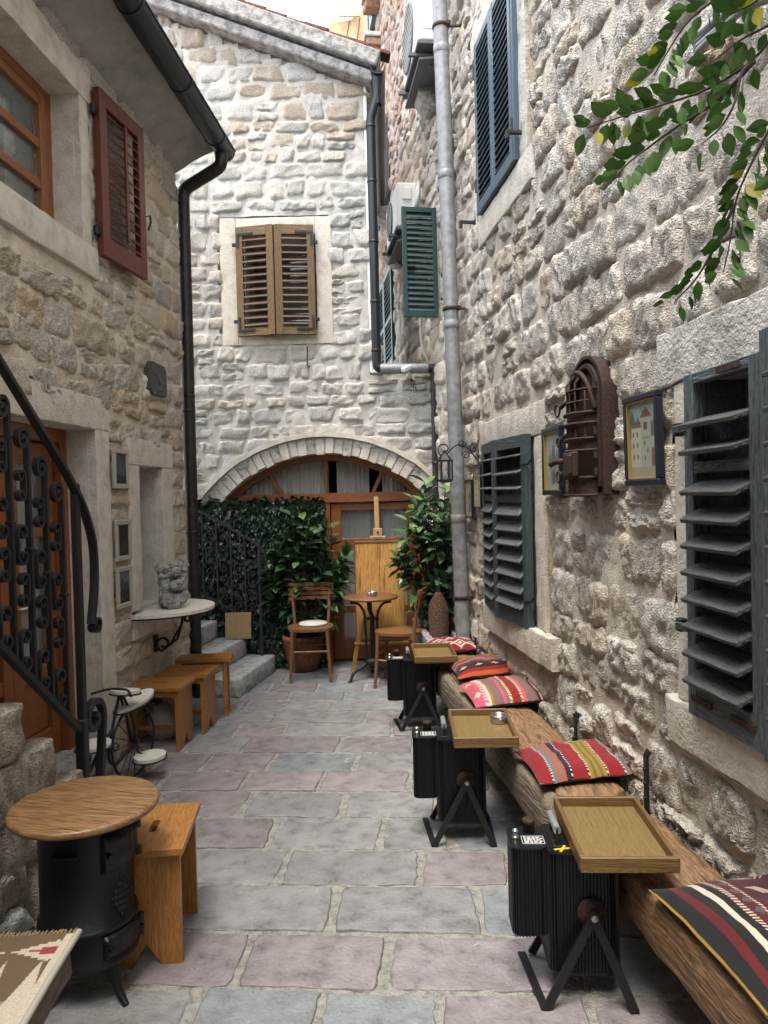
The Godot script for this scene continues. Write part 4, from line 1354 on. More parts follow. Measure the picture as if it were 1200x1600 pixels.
func build_back_steps():
	var s = thing("stone_steps", "worn grey stone steps climbing left behind the house corner", "steps")
	for k in 6:
		var hgt = .165 * (k + 1)
		# nose runs from the near end (z -5.9) to the far end (z -6.85)
		var n0 = Vector3(-1.19 - k * .262, 0, -5.93); var n1 = Vector3(-1.03 - k * .262, 0, -6.84)
		var dir = (n1 - n0)
		var left = Vector3(-.46, 0, 0)
		var mid = (n0 + n1) * .5 + left * .5
		rough_block(s, "step", Vector3(dir.length(), .165, .46), M.step_stone, T(mid + Vector3(0, hgt - .0835, 0), along(n0, n1)), .006, .018, .07)
	# iron railing on the far side
	var r = thing("stair_railing", "black wrought iron railing beside the stone steps in front of the leaf screen", "railing", Vector3(0, 0, -6.75))
	var top = [Vector3(-2.05, 1.72, 0), Vector3(-1.77, 1.555, 0), Vector3(-1.20, 1.215, 0), Vector3(-1.12, 1.15, 0), Vector3(-1.085, 1.05, 0), Vector3(-1.10, .92, 0)]
	var st = S()
	strip(st, rounded(top, .06), Vector3(0, 0, 1), .04, .018)
	fin(r, "handrail", st, M.painted_iron)
	st = S()
	strip(st, [Vector3(-2.05, .97, 0), Vector3(-1.155, .43, 0)], Vector3(0, 0, 1), .02, .012)
	fin(r, "bottom_rail", st, M.painted_iron)
	pbox(r, "newel", Vector3(.026, 1.07, .026), Vector3(-1.155, .69, 0), M.painted_iron, .003)
	var x = -1.16
	var k = 0
	while x > -1.98:
		var yt = 1.215 + (-1.2 - x) * .596; var yb = .43 + (-1.155 - x) * .603
		if k > 0:
			var b = S()
			box(b, Vector3(.013, yt - yb, .013), T(Vector3(x, (yt + yb) * .5, 0)))
			fin(r, "baluster", b, M.painted_iron)
		for e in [[.13, 1.0], [.32, -1.0], [.51, 1.0], [.68, -1.0]]:
			var c = S()
			strip(c, cscroll(x - .064, yt - e[0], .034, .045, e[1]), Vector3(0, 0, 1), .014, .009)
			fin(r, "scroll", c, M.painted_iron)
		x -= .128
		k += 1

# C shaped scroll: two curls joined by a back; side 1 has its back to the right
func cscroll(cx, cy, r, half, side) -> Array:
	var pts = []
	var top = []
	for p in spiral(Vector2(0, half), r, r * .28, 0, 2.15 * PI, 20): top.append(Vector3(cx + p.x * side, cy + p.y, 0))
	top.reverse()
	pts = top
	for p in spiral(Vector2(0, -half), r, r * .28, 0, -2.15 * PI, 20): pts.append(Vector3(cx + p.x * side, cy + p.y, 0))
	return pts

func build_left_stair():
	var node = thing("garden_stair", "rough stone stair at the left edge rising towards the viewer", "stair")
	node.transform = T(Vector3(-1.60, 0, 0), Basis(Vector3(.078, 0, -1).normalized(), Vector3.UP, Vector3(.078, 0, -1).normalized().cross(Vector3.UP)))
	var steps = [[3.46, .24], [3.22, .44], [3.0, .65], [2.77, .86], [2.53, 1.07], [2.29, 1.28], [2.05, 1.49], [1.81, 1.70], [1.57, 1.91]]
	for s in steps:
		var x1 = s[0]; var hgt = s[1]
		rough_block(node, "step", Vector3(.60, .20, .42), M.rubble_plain, T(Vector3(x1 - .30, hgt - .10, -.20)), .020, .018, .04, 9.0)
		# masonry below the tread
		var y = hgt - .205
		while y > 0.02:
			var hh = minf(rnd(.16, .24), y)
			rough_block(node, "stone", Vector3(.245 + rnd(-.01, .0), hh, .42 + rnd(-.03, .02)), M.rubble_plain if rng.randf() < .7 else M.step_stone, T(Vector3(x1 - .115 + rnd(-.008, .008), y - hh * .5, -.205)), .034, .03, .035, 11.0)
			y -= hh - .002
	# railing in the plane of the stair's side
	var r = thing("wrought_iron_railing", "heavy black wrought iron stair railing with scrolls at left", "railing")
	r.transform = T(Vector3(-1.62, 0, 0), Basis(Vector3(.078, 0, -1).normalized(), Vector3.UP, Vector3(.078, 0, -1).normalized().cross(Vector3.UP)))
	var Z = Vector3(0, 0, 1)
	var hand = rounded([Vector3(1.35, 3.29, .01), Vector3(2.73, 2.12, .01), Vector3(3.17, 1.745, .01), Vector3(3.33, 1.58, .01), Vector3(3.41, 1.41, .01), Vector3(3.405, 1.22, .01), Vector3(3.36, 1.05, .01)], .10, 6)
	var st = S()
	strip(st, hand, Z, .036, .018)
	for q in spiral(Vector2(3.385, 1.035), .0, .0, 0, 1, 1): pass
	var sc = []
	for p in spiral(Vector2(3.40, 1.045), .04, .012, PI, 3.7 * PI, 22): sc.append(Vector3(p.x, p.y, .01))
	strip(st, sc, Z, .036, .011)
	fin(r, "handrail", st, M.iron)
	st = S()
	strip(st, [Vector3(1.35, 2.235, 0), Vector3(2.67, 1.095, 0), Vector3(3.26, .585, 0)], Z, .032, .024)
	fin(r, "bottom_rail", st, M.iron)
	var nw = S()
	box(nw, Vector3(.034, 1.05, .034), T(Vector3(3.27, 1.165, .0)), .004)
	box(nw, Vector3(.046, .645, .046), T(Vector3(3.262, .3225, .0)), .006)
	fin(r, "newel", nw, M.iron)
	# curled foot beside the newel
	var ft = S()
	var fp = []
	for p in spiral(Vector2(3.40, .665), .028, .02, -1.4 * PI, -.4 * PI, 14): fp.append(Vector3(p.x, p.y, .0))
	fp = [Vector3(3.36, .0, .0), Vector3(3.42, .35, .0), Vector3(3.455, .54, .0)]
	for p in spiral(Vector2(3.37, .615), .093, .022, -.1, 2.25 * PI, 30): fp.append(Vector3(p.x, p.y, .0))
	strip(ft, fp, Z, .034, .026)
	fin(r, "curled_foot", ft, M.iron)
	# bars ending in crooks
	var x = 3.147
	while x > 1.4:
		var yt = 2.12 - (x - 2.73) * .852 - .06
		var yb = 1.095 - (x - 2.67) * .864
		var b = S()
		var pts = [Vector3(x, yb, 0), Vector3(x, yt - .05, 0)]
		for p in spiral(Vector2(x - .034, yt - .05), .034, .030, 0, PI, 10): pts.append(Vector3(p.x, p.y, 0))
		for p in spiral(Vector2(x - .034, yt - .062), .030, .010, PI, 3.0 * PI, 16): pts.append(Vector3(p.x, p.y, 0))
		strip(b, pts, Z, .022, .016)
		fin(r, "baluster", b, M.iron)
		var cx = x - .055
		var span = yt - yb
		for e in [[.235, .026, 1.0], [.46, .034, -1.0], [.63, .028, 1.0], [.86, .036, -1.0]]:
			var sw = S()
			strip(sw, cscroll(cx, yt - span * e[0], e[1], e[1] * 1.35, e[2]), Z, .024, .010)
			fin(r, "scroll", sw, M.iron)
		var co = S()
		box(co, Vector3(.028, .016, .032), T(Vector3(x, yb + span * .52, 0)), .003)
		fin(r, "collar", co, M.iron)
		x -= .1245

# ---------------------------------------------------------------- things on the right wall
func on_wall(called, label, category, d, y, off = 0.0, group = "") -> Node3D:
	var o = thing(called, label, category, Vector3.ZERO, 0.0, group)
	var x = Vector3(.1217, 0, 1).normalized()
	var bb = Basis(x, Vector3.UP, x.cross(Vector3.UP))
	o.transform = T(Vector3(1.35, y, 0) + bb * Vector3(RX(d), 0, off), bb)
	return o

func on_left(called, label, category, d, y, off = 0.0, group = "") -> Node3D:
	var o = thing(called, label, category, Vector3.ZERO, 0.0, group)
	var x = Vector3(.078, 0, -1).normalized()
	var bb = Basis(x, Vector3.UP, x.cross(Vector3.UP))
	o.transform = T(Vector3(-2.06, y, 0) + bb * Vector3(LX(d), 0, off), bb)
	return o

func picture(o, w, h, fw, dep, fm, art, inner = null):
	# origin in the middle of the picture's back
	for s in [-1, 1]:
		plank(o, "frame", Vector3(-w * .5, s * (h * .5 - fw * .5), dep * .5), Vector3(w * .5, s * (h * .5 - fw * .5), dep * .5), fw, dep, fm, Vector3(0, 0, 1), .004)
		plank(o, "frame", Vector3(s * (w * .5 - fw * .5), -h * .5 + fw, dep * .5), Vector3(s * (w * .5 - fw * .5), h * .5 - fw, dep * .5), fw, dep - .002, fm, Vector3(0, 0, 1), .004)
	var iw = w - 2 * fw; var ih = h - 2 * fw
	if inner:
		for s in [-1, 1]:
			plank(o, "inner_rim", Vector3(-iw * .5, s * (ih * .5 - .0025), dep * .45), Vector3(iw * .5, s * (ih * .5 - .0025), dep * .45), .005, dep * .8, inner, Vector3(0, 0, 1), .001)
			plank(o, "inner_rim", Vector3(s * (iw * .5 - .0025), -ih * .5 + .005, dep * .45), Vector3(s * (iw * .5 - .0025), ih * .5 - .005, dep * .45), .005, dep * .8, inner, Vector3(0, 0, 1), .001)
	var a = Arr.new()
	grid(a, [Vector3(-iw * .5, -ih * .5, 0), Vector3(iw * .5, -ih * .5, 0), Vector3(-iw * .5, ih * .5, 0), Vector3(iw * .5, ih * .5, 0)], 1, 1, [], null, true)
	put(o, "painting", a.mesh(), art, T(Vector3(0, 0, dep * .45)))
	pbox(o, "backing", Vector3(w - .01, h - .01, dep * .35), Vector3(0, 0, dep * .19), M.bare_plank, 0)

func art_base(w, h, top: Color, low: Color) -> Image:
	var im = Image.create(w, h, false, Image.FORMAT_RGB8)
	for y in h:
		for x in w:
			var k = nz.get_noise_2d(x * .05, y * .05) * .08 + nf.get_noise_2d(x * .2, y * .2) * .05
			var c = top.lerp(low, float(y) / h)
			im.set_pixel(x, y, Color(clampf(c.r + k, 0, 1), clampf(c.g + k, 0, 1), clampf(c.b + k, 0, 1)))
	return im

func art_rect(im: Image, x, y, w, h, c: Color, n = .05):
	for yy in range(maxi(0, y), mini(im.get_height(), y + h)):
		for xx in range(maxi(0, x), mini(im.get_width(), x + w)):
			var k = nz.get_noise_2d(xx * .12 + 7, yy * .12) * n
			im.set_pixel(xx, yy, Color(clampf(c.r + k, 0, 1), clampf(c.g + k, 0, 1), clampf(c.b + k, 0, 1)))

func art_tri(im: Image, cx, top, low, hw, c: Color):
	for yy in range(maxi(0, top), mini(im.get_height(), low)):
		var w = int(hw * float(yy - top) / (low - top))
		art_rect(im, cx - w, yy, 2 * w + 1, 1, c)

func mute(im: Image):
	for y in im.get_height():
		for x in im.get_width():
			var c = im.get_pixel(x, y)
			var g = c.get_luminance()
			var k = nf.get_noise_2d(x * .35, y * .35) * .06
			im.set_pixel(x, y, Color(lerpf(c.r, g, .35) * .8 + k, lerpf(c.g, g, .35) * .82 + k, lerpf(c.b, g, .35) * .82 + k))

func paintings():
	var a = art_base(96, 150, Color(.66, .72, .68), Color(.80, .78, .66))
	for k in 5: art_tri(a, 10 + k * 20, 15 + (k * 13) % 22, 70, 26, Color(.38, .45, .46))
	art_rect(a, 40, 30, 34, 95, Color(.74, .72, .62)); art_tri(a, 57, 12, 32, 20, Color(.62, .36, .26))
	art_rect(a, 50, 42, 12, 14, Color(.35, .36, .36)); art_rect(a, 46, 70, 22, 2, Color(.45, .44, .4))
	for k in 3: art_rect(a, 50 + (k % 2) * 10, 78 + k * 14, 4, 8, Color(.33, .33, .33))
	art_rect(a, 6, 45, 34, 80, Color(.82, .78, .64)); art_tri(a, 24, 36, 50, 22, Color(.66, .38, .26))
	for k in 6: art_rect(a, 11 + (k % 2) * 14, 58 + int(k / 2.0) * 22, 5, 9, Color(.4, .4, .38))
	art_rect(a, 74, 92, 22, 34, Color(.62, .42, .3)); art_rect(a, 0, 126, 96, 24, Color(.72, .68, .52))
	a.resize(a.get_width() / 2, a.get_height() / 2, Image.INTERPOLATE_LANCZOS); a.resize(a.get_width() * 4, a.get_height() * 4, Image.INTERPOLATE_CUBIC); mute(a); image_mat("art_tower", a, .5)
	var b = art_base(80, 130, Color(.70, .74, .66), Color(.62, .66, .60))
	art_rect(b, 24, 60, 34, 56, Color(.55, .58, .54)); art_tri(b, 41, 16, 62, 12, Color(.36, .42, .42))
	art_tri(b, 24, 40, 66, 8, Color(.38, .44, .42)); art_tri(b, 58, 40, 66, 8, Color(.38, .44, .42))
	art_rect(b, 35, 86, 12, 30, Color(.32, .35, .35)); art_rect(b, 28, 72, 4, 10, Color(.35, .38, .38)); art_rect(b, 50, 72, 4, 10, Color(.35, .38, .38))
	art_rect(b, 0, 116, 80, 14, Color(.68, .66, .52))
	b.resize(b.get_width() / 2, b.get_height() / 2, Image.INTERPOLATE_LANCZOS); b.resize(b.get_width() * 4, b.get_height() * 4, Image.INTERPOLATE_CUBIC); mute(b); image_mat("art_church", b, .5)
	var c = art_base(64, 88, Color(.18, .26, .34), Color(.26, .32, .36))
	art_rect(c, 0, 60, 64, 28, Color(.10, .14, .18)); art_rect(c, 28, 44, 16, 20, Color(.42, .30, .24)); art_rect(c, 34, 30, 3, 16, Color(.5, .45, .4)); art_rect(c, 22, 60, 28, 5, Color(.45, .25, .2))
	c.resize(c.get_width() / 2, c.get_height() / 2, Image.INTERPOLATE_LANCZOS); c.resize(c.get_width() * 4, c.get_height() * 4, Image.INTERPOLATE_CUBIC); mute(c); image_mat("art_harbour", c, .5)
	var d = art_base(64, 88, Color(.05, .12, .14), Color(.12, .10, .08))
	art_tri(d, 34, 26, 88, 30, Color(.14, .16, .11)); art_rect(d, 18, 58, 26, 24, Color(.26, .17, .11)); art_rect(d, 36, 50, 12, 16, Color(.34, .22, .14))
	d.resize(d.get_width() / 2, d.get_height() / 2, Image.INTERPOLATE_LANCZOS); d.resize(d.get_width() * 4, d.get_height() * 4, Image.INTERPOLATE_CUBIC); mute(d); image_mat("art_hills", d, .5)
	var e = art_base(64, 88, Color(.42, .47, .54), Color(.34, .36, .38))
	art_tri(e, 20, 14, 56, 34, Color(.30, .31, .33)); art_tri(e, 48, 24, 60, 24, Color(.25, .26, .27)); art_rect(e, 0, 56, 64, 32, Color(.10, .10, .10)); art_rect(e, 14, 50, 20, 22, Color(.16, .15, .14))
	for k in 5: art_rect(e, 6 + k * 11, 62 + (k % 3) * 6, 5, 8, Color(.3, .3, .29))
	e.resize(e.get_width() / 2, e.get_height() / 2, Image.INTERPOLATE_LANCZOS); e.resize(e.get_width() * 4, e.get_height() * 4, Image.INTERPOLATE_CUBIC); mute(e); image_mat("art_ruin", e, .5)
	var f = art_base(48, 150, Color(.62, .63, .58), Color(.58, .58, .54))
	for k in 4:
		art_rect(f, 3, 4 + k * 37, 42, 33, Color(.68, .67, .60)); art_rect(f, 16, 12 + k * 37, 14, 18, [Color(.3, .36, .28), Color(.52, .22, .12), Color(.28, .34, .38), Color(.45, .36, .2)][k])
	f.resize(f.get_width() / 2, f.get_height() / 2, Image.INTERPOLATE_LANCZOS); f.resize(f.get_width() * 4, f.get_height() * 4, Image.INTERPOLATE_CUBIC); mute(f); image_mat("art_cards", f, .6)

func build_right_fixtures():
	paintings()
	var p = on_wall("framed_picture", "navy framed painting of a stone bell tower right of the cast iron stove door", "picture", 2.71, 1.785, .05)
	p.rotate_object_local(Vector3.RIGHT, .02)
	picture(p, .265, .335, .024, .03, M.frame_navy, M.art_tower, M.frame_gold)
	p = on_wall("framed_picture", "navy framed church painting left of the cast iron stove door", "picture", 3.65, 1.755, .05)
	picture(p, .26, .335, .024, .03, M.frame_navy, M.art_church, M.frame_gold)
	p = on_wall("framed_picture", "thin framed picture partly behind the far green shutter leaf", "picture", 5.16, 1.655, .05)
	picture(p, .2, .31, .014, .022, M.frame_navy, M.art_tower, M.frame_gold)
	p = on_wall("framed_picture", "thin framed picture low beside the lantern bracket near the bush", "picture", 5.42, 1.57, .05)
	picture(p, .2, .28, .014, .022, M.frame_navy, M.art_church, M.frame_gold)
	stove_door()
	# grey down pipe
	var g = thing("grey_drainpipe", "tall grey zinc drainpipe standing against the right wall", "pipe")
	var px = func(y): return .578 - .0145 * (y - .5)
	var pts = []
	for y in [.0, 1.0, 2.0, 3.0, 4.2, 5.3, 9.0]: pts.append(Vector3(px.call(y), y, -5.58))
	pipe(g, "shaft", pts, .056, M.zinc, 18)
	for yj in [1.42, 2.88, 4.0, 4.93]:
		var c = [px.call(yj), yj]
		var s = S()
		lathe(s, [Vector2(.0565, -.03), Vector2(.06, -.026), Vector2(.06, .026), Vector2(.0565, .03)], 18, T(Vector3(c[0], c[1], -5.58)))
		fin(g, "joint", s, M.zinc)
	for yc in [.82, 3.0, 5.1]:
		var c = [px.call(yc), yc]
		var s = S()
		lathe(s, [Vector2(.0575, -.014), Vector2(.063, -.012), Vector2(.063, .012), Vector2(.0575, .014)], 18, T(Vector3(c[0], c[1], -5.58)))
		box(s, Vector3(.12, .018, .014), T(Vector3(c[0] + .09, c[1], -5.57)), .003)
		box(s, Vector3(.03, .03, .03), T(Vector3(c[0] + .055, c[1], -5.53)), .005)
		fin(g, "clamp", s, M.rust)
	# lantern on its scrolled bracket
	var l = thing("wall_lantern", "black lantern hanging from a scrolled iron bracket in front of the grey pipe", "lantern")
	var bx = .70; var bz = -5.30
	var br = S()
	strip(br, [Vector3(bx - .01, 1.99, bz), Vector3(bx - .01, 1.60, bz)], Vector3(0, 0, 1), .022, .012)
	var arm = []
	for q in 15:
		var t = q / 14.0
		arm.append(Vector3(lerpf(bx - .015, .44, t), 1.84 + .13 * sin(t * PI * .9) - .02 * t, bz))
	for q in spiral(Vector2(.445, 1.93), .05, .012, -PI * .75, -PI * 2.7, 20): arm.append(Vector3(q.x, q.y, bz))
	strip(br, arm, Vector3(0, 0, 1), .012, .009)
	for c in [[bx - .045, 1.93, .04, 0.0, 1.0], [bx - .10, 1.88, .032, PI, -1.0], [bx - .03, 1.66, .025, PI * .5, 1.0], [bx - .13, 1.97, .03, 0.0, -1.0]]:
		var sp = []
		for q in spiral(Vector2(c[0], c[1]), c[2], .008, c[3], c[3] + 2.5 * PI * c[4], 20): sp.append(Vector3(q.x, q.y, bz))
		strip(br, sp, Vector3(0, 0, 1), .012, .008)
	fin(l, "bracket", br, M.iron)
	var lc = Vector3(.445, 0, bz)
	var ln = S()
	lathe(ln, [Vector2(.0, 1.925), Vector2(.012, 1.92), Vector2(.014, 1.90), Vector2(.03, 1.885), Vector2(.055, 1.855), Vector2(.062, 1.85), Vector2(.062, 1.842), Vector2(.0, 1.842)], 6, T(lc), -1)
	lathe(ln, [Vector2(.0, 1.712), Vector2(.055, 1.712), Vector2(.055, 1.70), Vector2(.03, 1.69), Vector2(.0, 1.688)], 6, T(lc), -1)
	for q in 6:
		var a = TAU * q / 6
		tube(ln, [lc + Vector3(cos(a) * .052, 1.71, sin(a) * .052), lc + Vector3(cos(a) * .054, 1.845, sin(a) * .054)], .006, 5)
	fin(l, "cage", ln, M.iron)
	var gp = S()
	lathe(gp, [Vector2(.045, 1.712), Vector2(.047, 1.842)], 6, T(lc), -1)
	fin(l, "glass", gp, M.glass)
	var cd = S()
	lathe(cd, [Vector2(.0, 1.715), Vector2(.014, 1.715), Vector2(.014, 1.78), Vector2(.0, 1.785)], 10, T(lc))
	fin(l, "candle", cd, M.plastic_white)
	# air conditioners
	ac_unit("air_conditioner", "white air conditioner high in the alley above the green shutter", Vector3(RX(7.87), 4.31, .03), .8, .44, .21)
	ac_unit("air_conditioner", "white air conditioner at the top edge behind the grey pipe", Vector3(RX(6.4), 5.25, .02), .8, .62, .23)
	# security camera on the low wall
	var sc = thing("security_camera", "small white security camera on the low wall under the pipe", "camera", Vector3(.26, 2.72, -6.84))
	pbox(sc, "housing", Vector3(.055, .05, .13), Vector3(-.02, .05, .06), M.plastic_white, .012, Basis(Vector3.UP, -.6) * Basis(Vector3.RIGHT, .35))
	var arm2 = S()
	tube(arm2, [Vector3(0, .02, -.08), Vector3(.01, -.02, -.02), Vector3(0, .03, .03)], .011, 8)
	box(arm2, Vector3(.05, .07, .02), T(Vector3(0, .02, -.085)), .006)
	fin(sc, "arm", arm2, M.plastic_white)
	var cb = S()
	for k in 3: tube(cb, [Vector3(.01, .0, -.06), Vector3(.03 + k * .012, -.06, -.06), Vector3(.02 + k * .025, -.10 - .02 * k, -.07)], .003, 5)
	fin(sc, "cable", cb, M.iron)
	# white cable coming down from the open shutter
	var wc = S()
	tube(wc, rounded([Vector3(.375, 3.3, -6.75), Vector3(.375, 3.1, -6.78), Vector3(.385, 2.98, -6.82), Vector3(.42, 2.88, -6.86), Vector3(.46, 2.82, -6.9)], .1), .008, 8)
	tag(fin(self, "white_cable", wc, M.plastic_white), "white cable hanging below the open green shutter", "cable")
	# bundle of cables near the tree
	var bc = on_wall("cable_bundle", "grey bundle of cables high on the right wall behind the tree leaves", "cables", 2.35, 2.99, .05)
	for k in 4:
		var s = S()
		tube(s, rounded([Vector3(-.02, .0 - k * .016, -.03), Vector3(.02, .012 - k * .015, .012), Vector3(.18, -.02 - k * .014 + .01 * (k % 2), .02), Vector3(.45, -.13 + k * .012, .02), Vector3(.9, -.2 + k * .02, .02)], .05), .011 if k else .016, 8)
		fin(bc, "cable", s, M.zinc)

func ac_unit(called, label, at, w, h, d):
	var o = thing(called, label, "air conditioner", Vector3.ZERO, 0.0, "air conditioners in the alley")
	var x = Vector3(.1217, 0, 1).normalized()
	var bb = Basis(x, Vector3.UP, x.cross(Vector3.UP))
	o.transform = T(Vector3(1.35, 0, 0) + bb * at, bb)
	pbox(o, "case", Vector3(w, h, d), Vector3(0, h * .5, d * .5), M.ac_white, .015)
	var f = S()
	lathe(f, [Vector2(h * .44, .0), Vector2(h * .44, .012), Vector2(h * .40, .012), Vector2(h * .40, .002), Vector2(.0, .002)], 28, T(Vector3(-w * .12, h * .5, d + .001), Basis(Vector3.RIGHT, PI * .5)))
	fin(o, "fan_shroud", f, M.ac_grey)
	var g = S()
	for k in 9:
		var yy = (k - 4) * h * .088
		var hw = sqrt(maxf(0.0, pow(h * .41, 2) - yy * yy))
		box(g, Vector3(hw * 2, .006, .006), T(Vector3(-w * .12, h * .5 + yy, d + .014)))
	fin(o, "grille", g, M.ac_white)
	pbox(o, "terminal_cover", Vector3(.02, h * .28, d * .42), Vector3(w * .5 + .008, h * .74, d * .5), M.ac_white, .006)
	pbox(o, "cover_panel", Vector3(.006, h * .30, d * .7), Vector3(w * .5 + .001, h * .3, d * .5), M.ac_white, .002)
	pbox(o, "base", Vector3(w + .04, .035, d + .03), Vector3(0, -.02, d * .5), M.ac_grey, .005)
	for s in [-1, 1]:
		var br = S()
		box(br, Vector3(.03, .03, d + .18), T(Vector3(s * w * .36, -.055, d * .5 - .02)), .003)
		box(br, Vector3(.03, .24, .03), T(Vector3(s * w * .36, -.16, .0)), .003)
		tube(br, [Vector3(s * w * .36, -.24, .0), Vector3(s * w * .36, -.06, d * .9)], .013, 6)
		fin(o, "bracket", br, M.ac_grey)
	pbox(o, "drip_tray", Vector3(w * .95, .02, d + .02), Vector3(0, -.12, d * .45), M.ac_grey, .004, Basis(Vector3.RIGHT, .12))
	for k in 3:
		var c = S()
		tube(c, rounded([Vector3(w * .5 + .01, h * .35 - k * .05, d * .4), Vector3(w * .5 + .09 + k * .02, h * .25, d * .3), Vector3(w * .5 + .14, h * .5 + k * .06, .02), Vector3(w * .5 + .12 - k * .03, h * .9, .0)], .06), .011 if k else .02, 7)
		fin(o, "hose", c, M.ac_white if k != 1 else M.iron)

func stove_door():
	# origin at the lower middle of the back
	var o = on_wall("cast_iron_stove_door", "rusty brown cast iron arched stove door hung on the right wall", "stove door", 3.22, 1.585, .035)
	var outline = func(w, h, inset):
		var p = PackedVector2Array()
		var r = w * .5 - inset
		p.append(Vector2(-r, inset)); p.append(Vector2(r, inset))
		for q in 15: p.append(Vector2(r * cos(PI * q / 14.0), (h - w * .5) + (r + .0) * 1.0 * sin(PI * q / 14.0)))
		return p
	var W = .36; var H = .60
	var b = S()
	extrude(b, outline.call(W, H, 0.0), -.03, .022)
	fin(o, "back_plate", b, M.rust)
	for e in [[.004, .014, .034], [.038, .012, .045]]:
		var st = S()
		var path = []
		var pl = outline.call(W, H, e[0])
		for q in pl: path.append(Vector3(q.x, q.y, .022))
		path.append(path[0])
		path = path.slice(1) + [path[1]]
		strip(st, path, Vector3(0, 0, 1), e[2], e[1])
		fin(o, "rim", st, M.rust)
	# barrel front that bows out
	var bow = func(y0, y1, hw, dep, called):
		var a = Arr.new(); var P = []
		for j in 3:
			for i in 13:
				var t = -1.0 + 2.0 * i / 12.0
				P.append(Vector3(t * hw, lerpf(y0, y1, j / 2.0), .022 + dep * sqrt(maxf(0.0, 1.0 - t * t * .97))))
		grid(a, P, 12, 2)
		put(o, called, a.mesh(), M.rust)
	bow.call(.0, .075, .125, .085, "foot_panel")
	bow.call(.195, .235, .125, .085, "front_panel")
	bow.call(.31, .345, .125, .085, "front_panel")
	var ledge = func(y, hw, dep):
		var st = S(); var pts = []
		for i in 17:
			var t = -1.0 + 2.0 * i / 16.0
			pts.append(Vector3(t * hw, y, .024 + dep * sqrt(maxf(0.0, 1.0 - t * t * .97))))
		tube(st, pts, .007, 6)
		fin(o, "ledge", st, M.rust)
	for y in [.0, .075, .19, .24, .305, .35]: ledge.call(y, .13, .095)
	# upper barred door
	var bars = S()
	for k in 5:
		var t = -.8 + .4 * k
		var top = .35 + .17 * sqrt(1.0 - t * t * .8)
		var z = .022 + .085 * sqrt(1.0 - t * t * .9)
		tube(bars, [Vector3(t * .12, .35, z), Vector3(t * .12, top - .03, z), Vector3(t * .09, top, z - .03)], .005, 6)
	for y in [.40, .45]:
		var pts = []
		for i in 13:
			var t = -1.0 + 2.0 * i / 12.0
			pts.append(Vector3(t * .12, y, .024 + .085 * sqrt(maxf(0.0, 1.0 - t * t * .97))))
		tube(bars, pts, .005, 6)
	var arc = []
	for q in 17: arc.append(Vector3(.125 * cos(PI * q / 16.0), .35 + .18 * sin(PI * q / 16.0), .045 + .03 * sin(PI * q / 16.0)))
	tube(bars, arc, .011, 7)
	var arc2 = []
	for q in 17: arc2.append(Vector3(.138 * cos(PI * q / 16.0), .36 + .195 * sin(PI * q / 16.0), .035))
	tube(bars, arc2, .010, 7)
	fin(o, "barred_door", bars, M.rust)
	var mid = S()
	for k in 5:
		var t = -.8 + .4 * k
		tube(mid, [Vector3(t * .12, .24, .022 + .085 * sqrt(1.0 - t * t * .9)), Vector3(t * .12, .305, .022 + .085 * sqrt(1.0 - t * t * .9))], .006, 6)
	fin(o, "grate", mid, M.rust)
	var dr = S()
	box(dr, Vector3(.13, .11, .03), T(Vector3(.02, .132, .115)), .008)
	box(dr, Vector3(.05, .085, .012), T(Vector3(.05, .132, .133)), .006)
	tube(dr, [Vector3(-.04, .15, .12), Vector3(-.05, .15, .16), Vector3(-.09, .14, .165)], .014, 8)
	fin(o, "ash_door", dr, M.rust)
	for e in [[.42, .03], [.275, .022], [.115, .028]]:
		var hd = S()
		tube(hd, [Vector3(-.10, e[0], .06), Vector3(-.15, e[0] - .005, .075), Vector3(-.17, e[0] - .02, .085)], .011, 7)
		var ring = []
		for q in 17: ring.append(Vector3(-.185 + e[1] * cos(TAU * q / 16.0) - e[1] * .6, e[0] - .03 + e[1] * .9 * sin(TAU * q / 16.0), .088))
		tube(hd, ring, .005, 6, false)
		fin(o, "handle", hd, M.rust)
	for y in [.46, .38, .27, .17, .10]:
		var hg = S()
		tube(hg, [Vector3(.135, y - .015, .05), Vector3(.135, y + .015, .05)], .011, 8)
		fin(o, "hinge", hg, M.rust)

# ---------------------------------------------------------------- kilims
func stripes(im: Image, spec: Array, vertical = true):
	var W = im.get_width(); var H = im.get_height()
	var total = 0.0
	for s in spec: total += s[0]
	var at = 0.0
	for s in spec:
		var a = at / total; at += s[0]
		var b = at / total
		var c: Color = s[1]
		if vertical: im.fill_rect(Rect2i(int(a * W), 0, int(ceil((b - a) * W)) + 1, H), c)
		else: im.fill_rect(Rect2i(0, int(a * H), W, int(ceil((b - a) * H)) + 1), c)
		if s.size() > 2:
			# small slanted stitches in a second colour
			var L = H if vertical else W
			var p = 0
			while p < L:
				var q = int(a * (W if vertical else H)); var w = maxi(3, int((b - a) * (W if vertical else H)))
				for k in w:
					var r = Rect2i(q + k, p + k / 2, 1, s[3]) if vertical else Rect2i(p + k / 2, q + k, s[3], 1)
					im.fill_rect(r, s[2])
				p += s[3] * 2

func diamond(im: Image, cx, cy, rx, ry, c: Color, step = 3):
	for y in range(-ry, ry + 1):
		var yy = int(round(float(y) / step)) * step
		var w = int(rx * (1.0 - absf(yy) / float(ry)))
		if w > 0: im.fill_rect(Rect2i(cx - w, cy + y, 2 * w, 1), c)

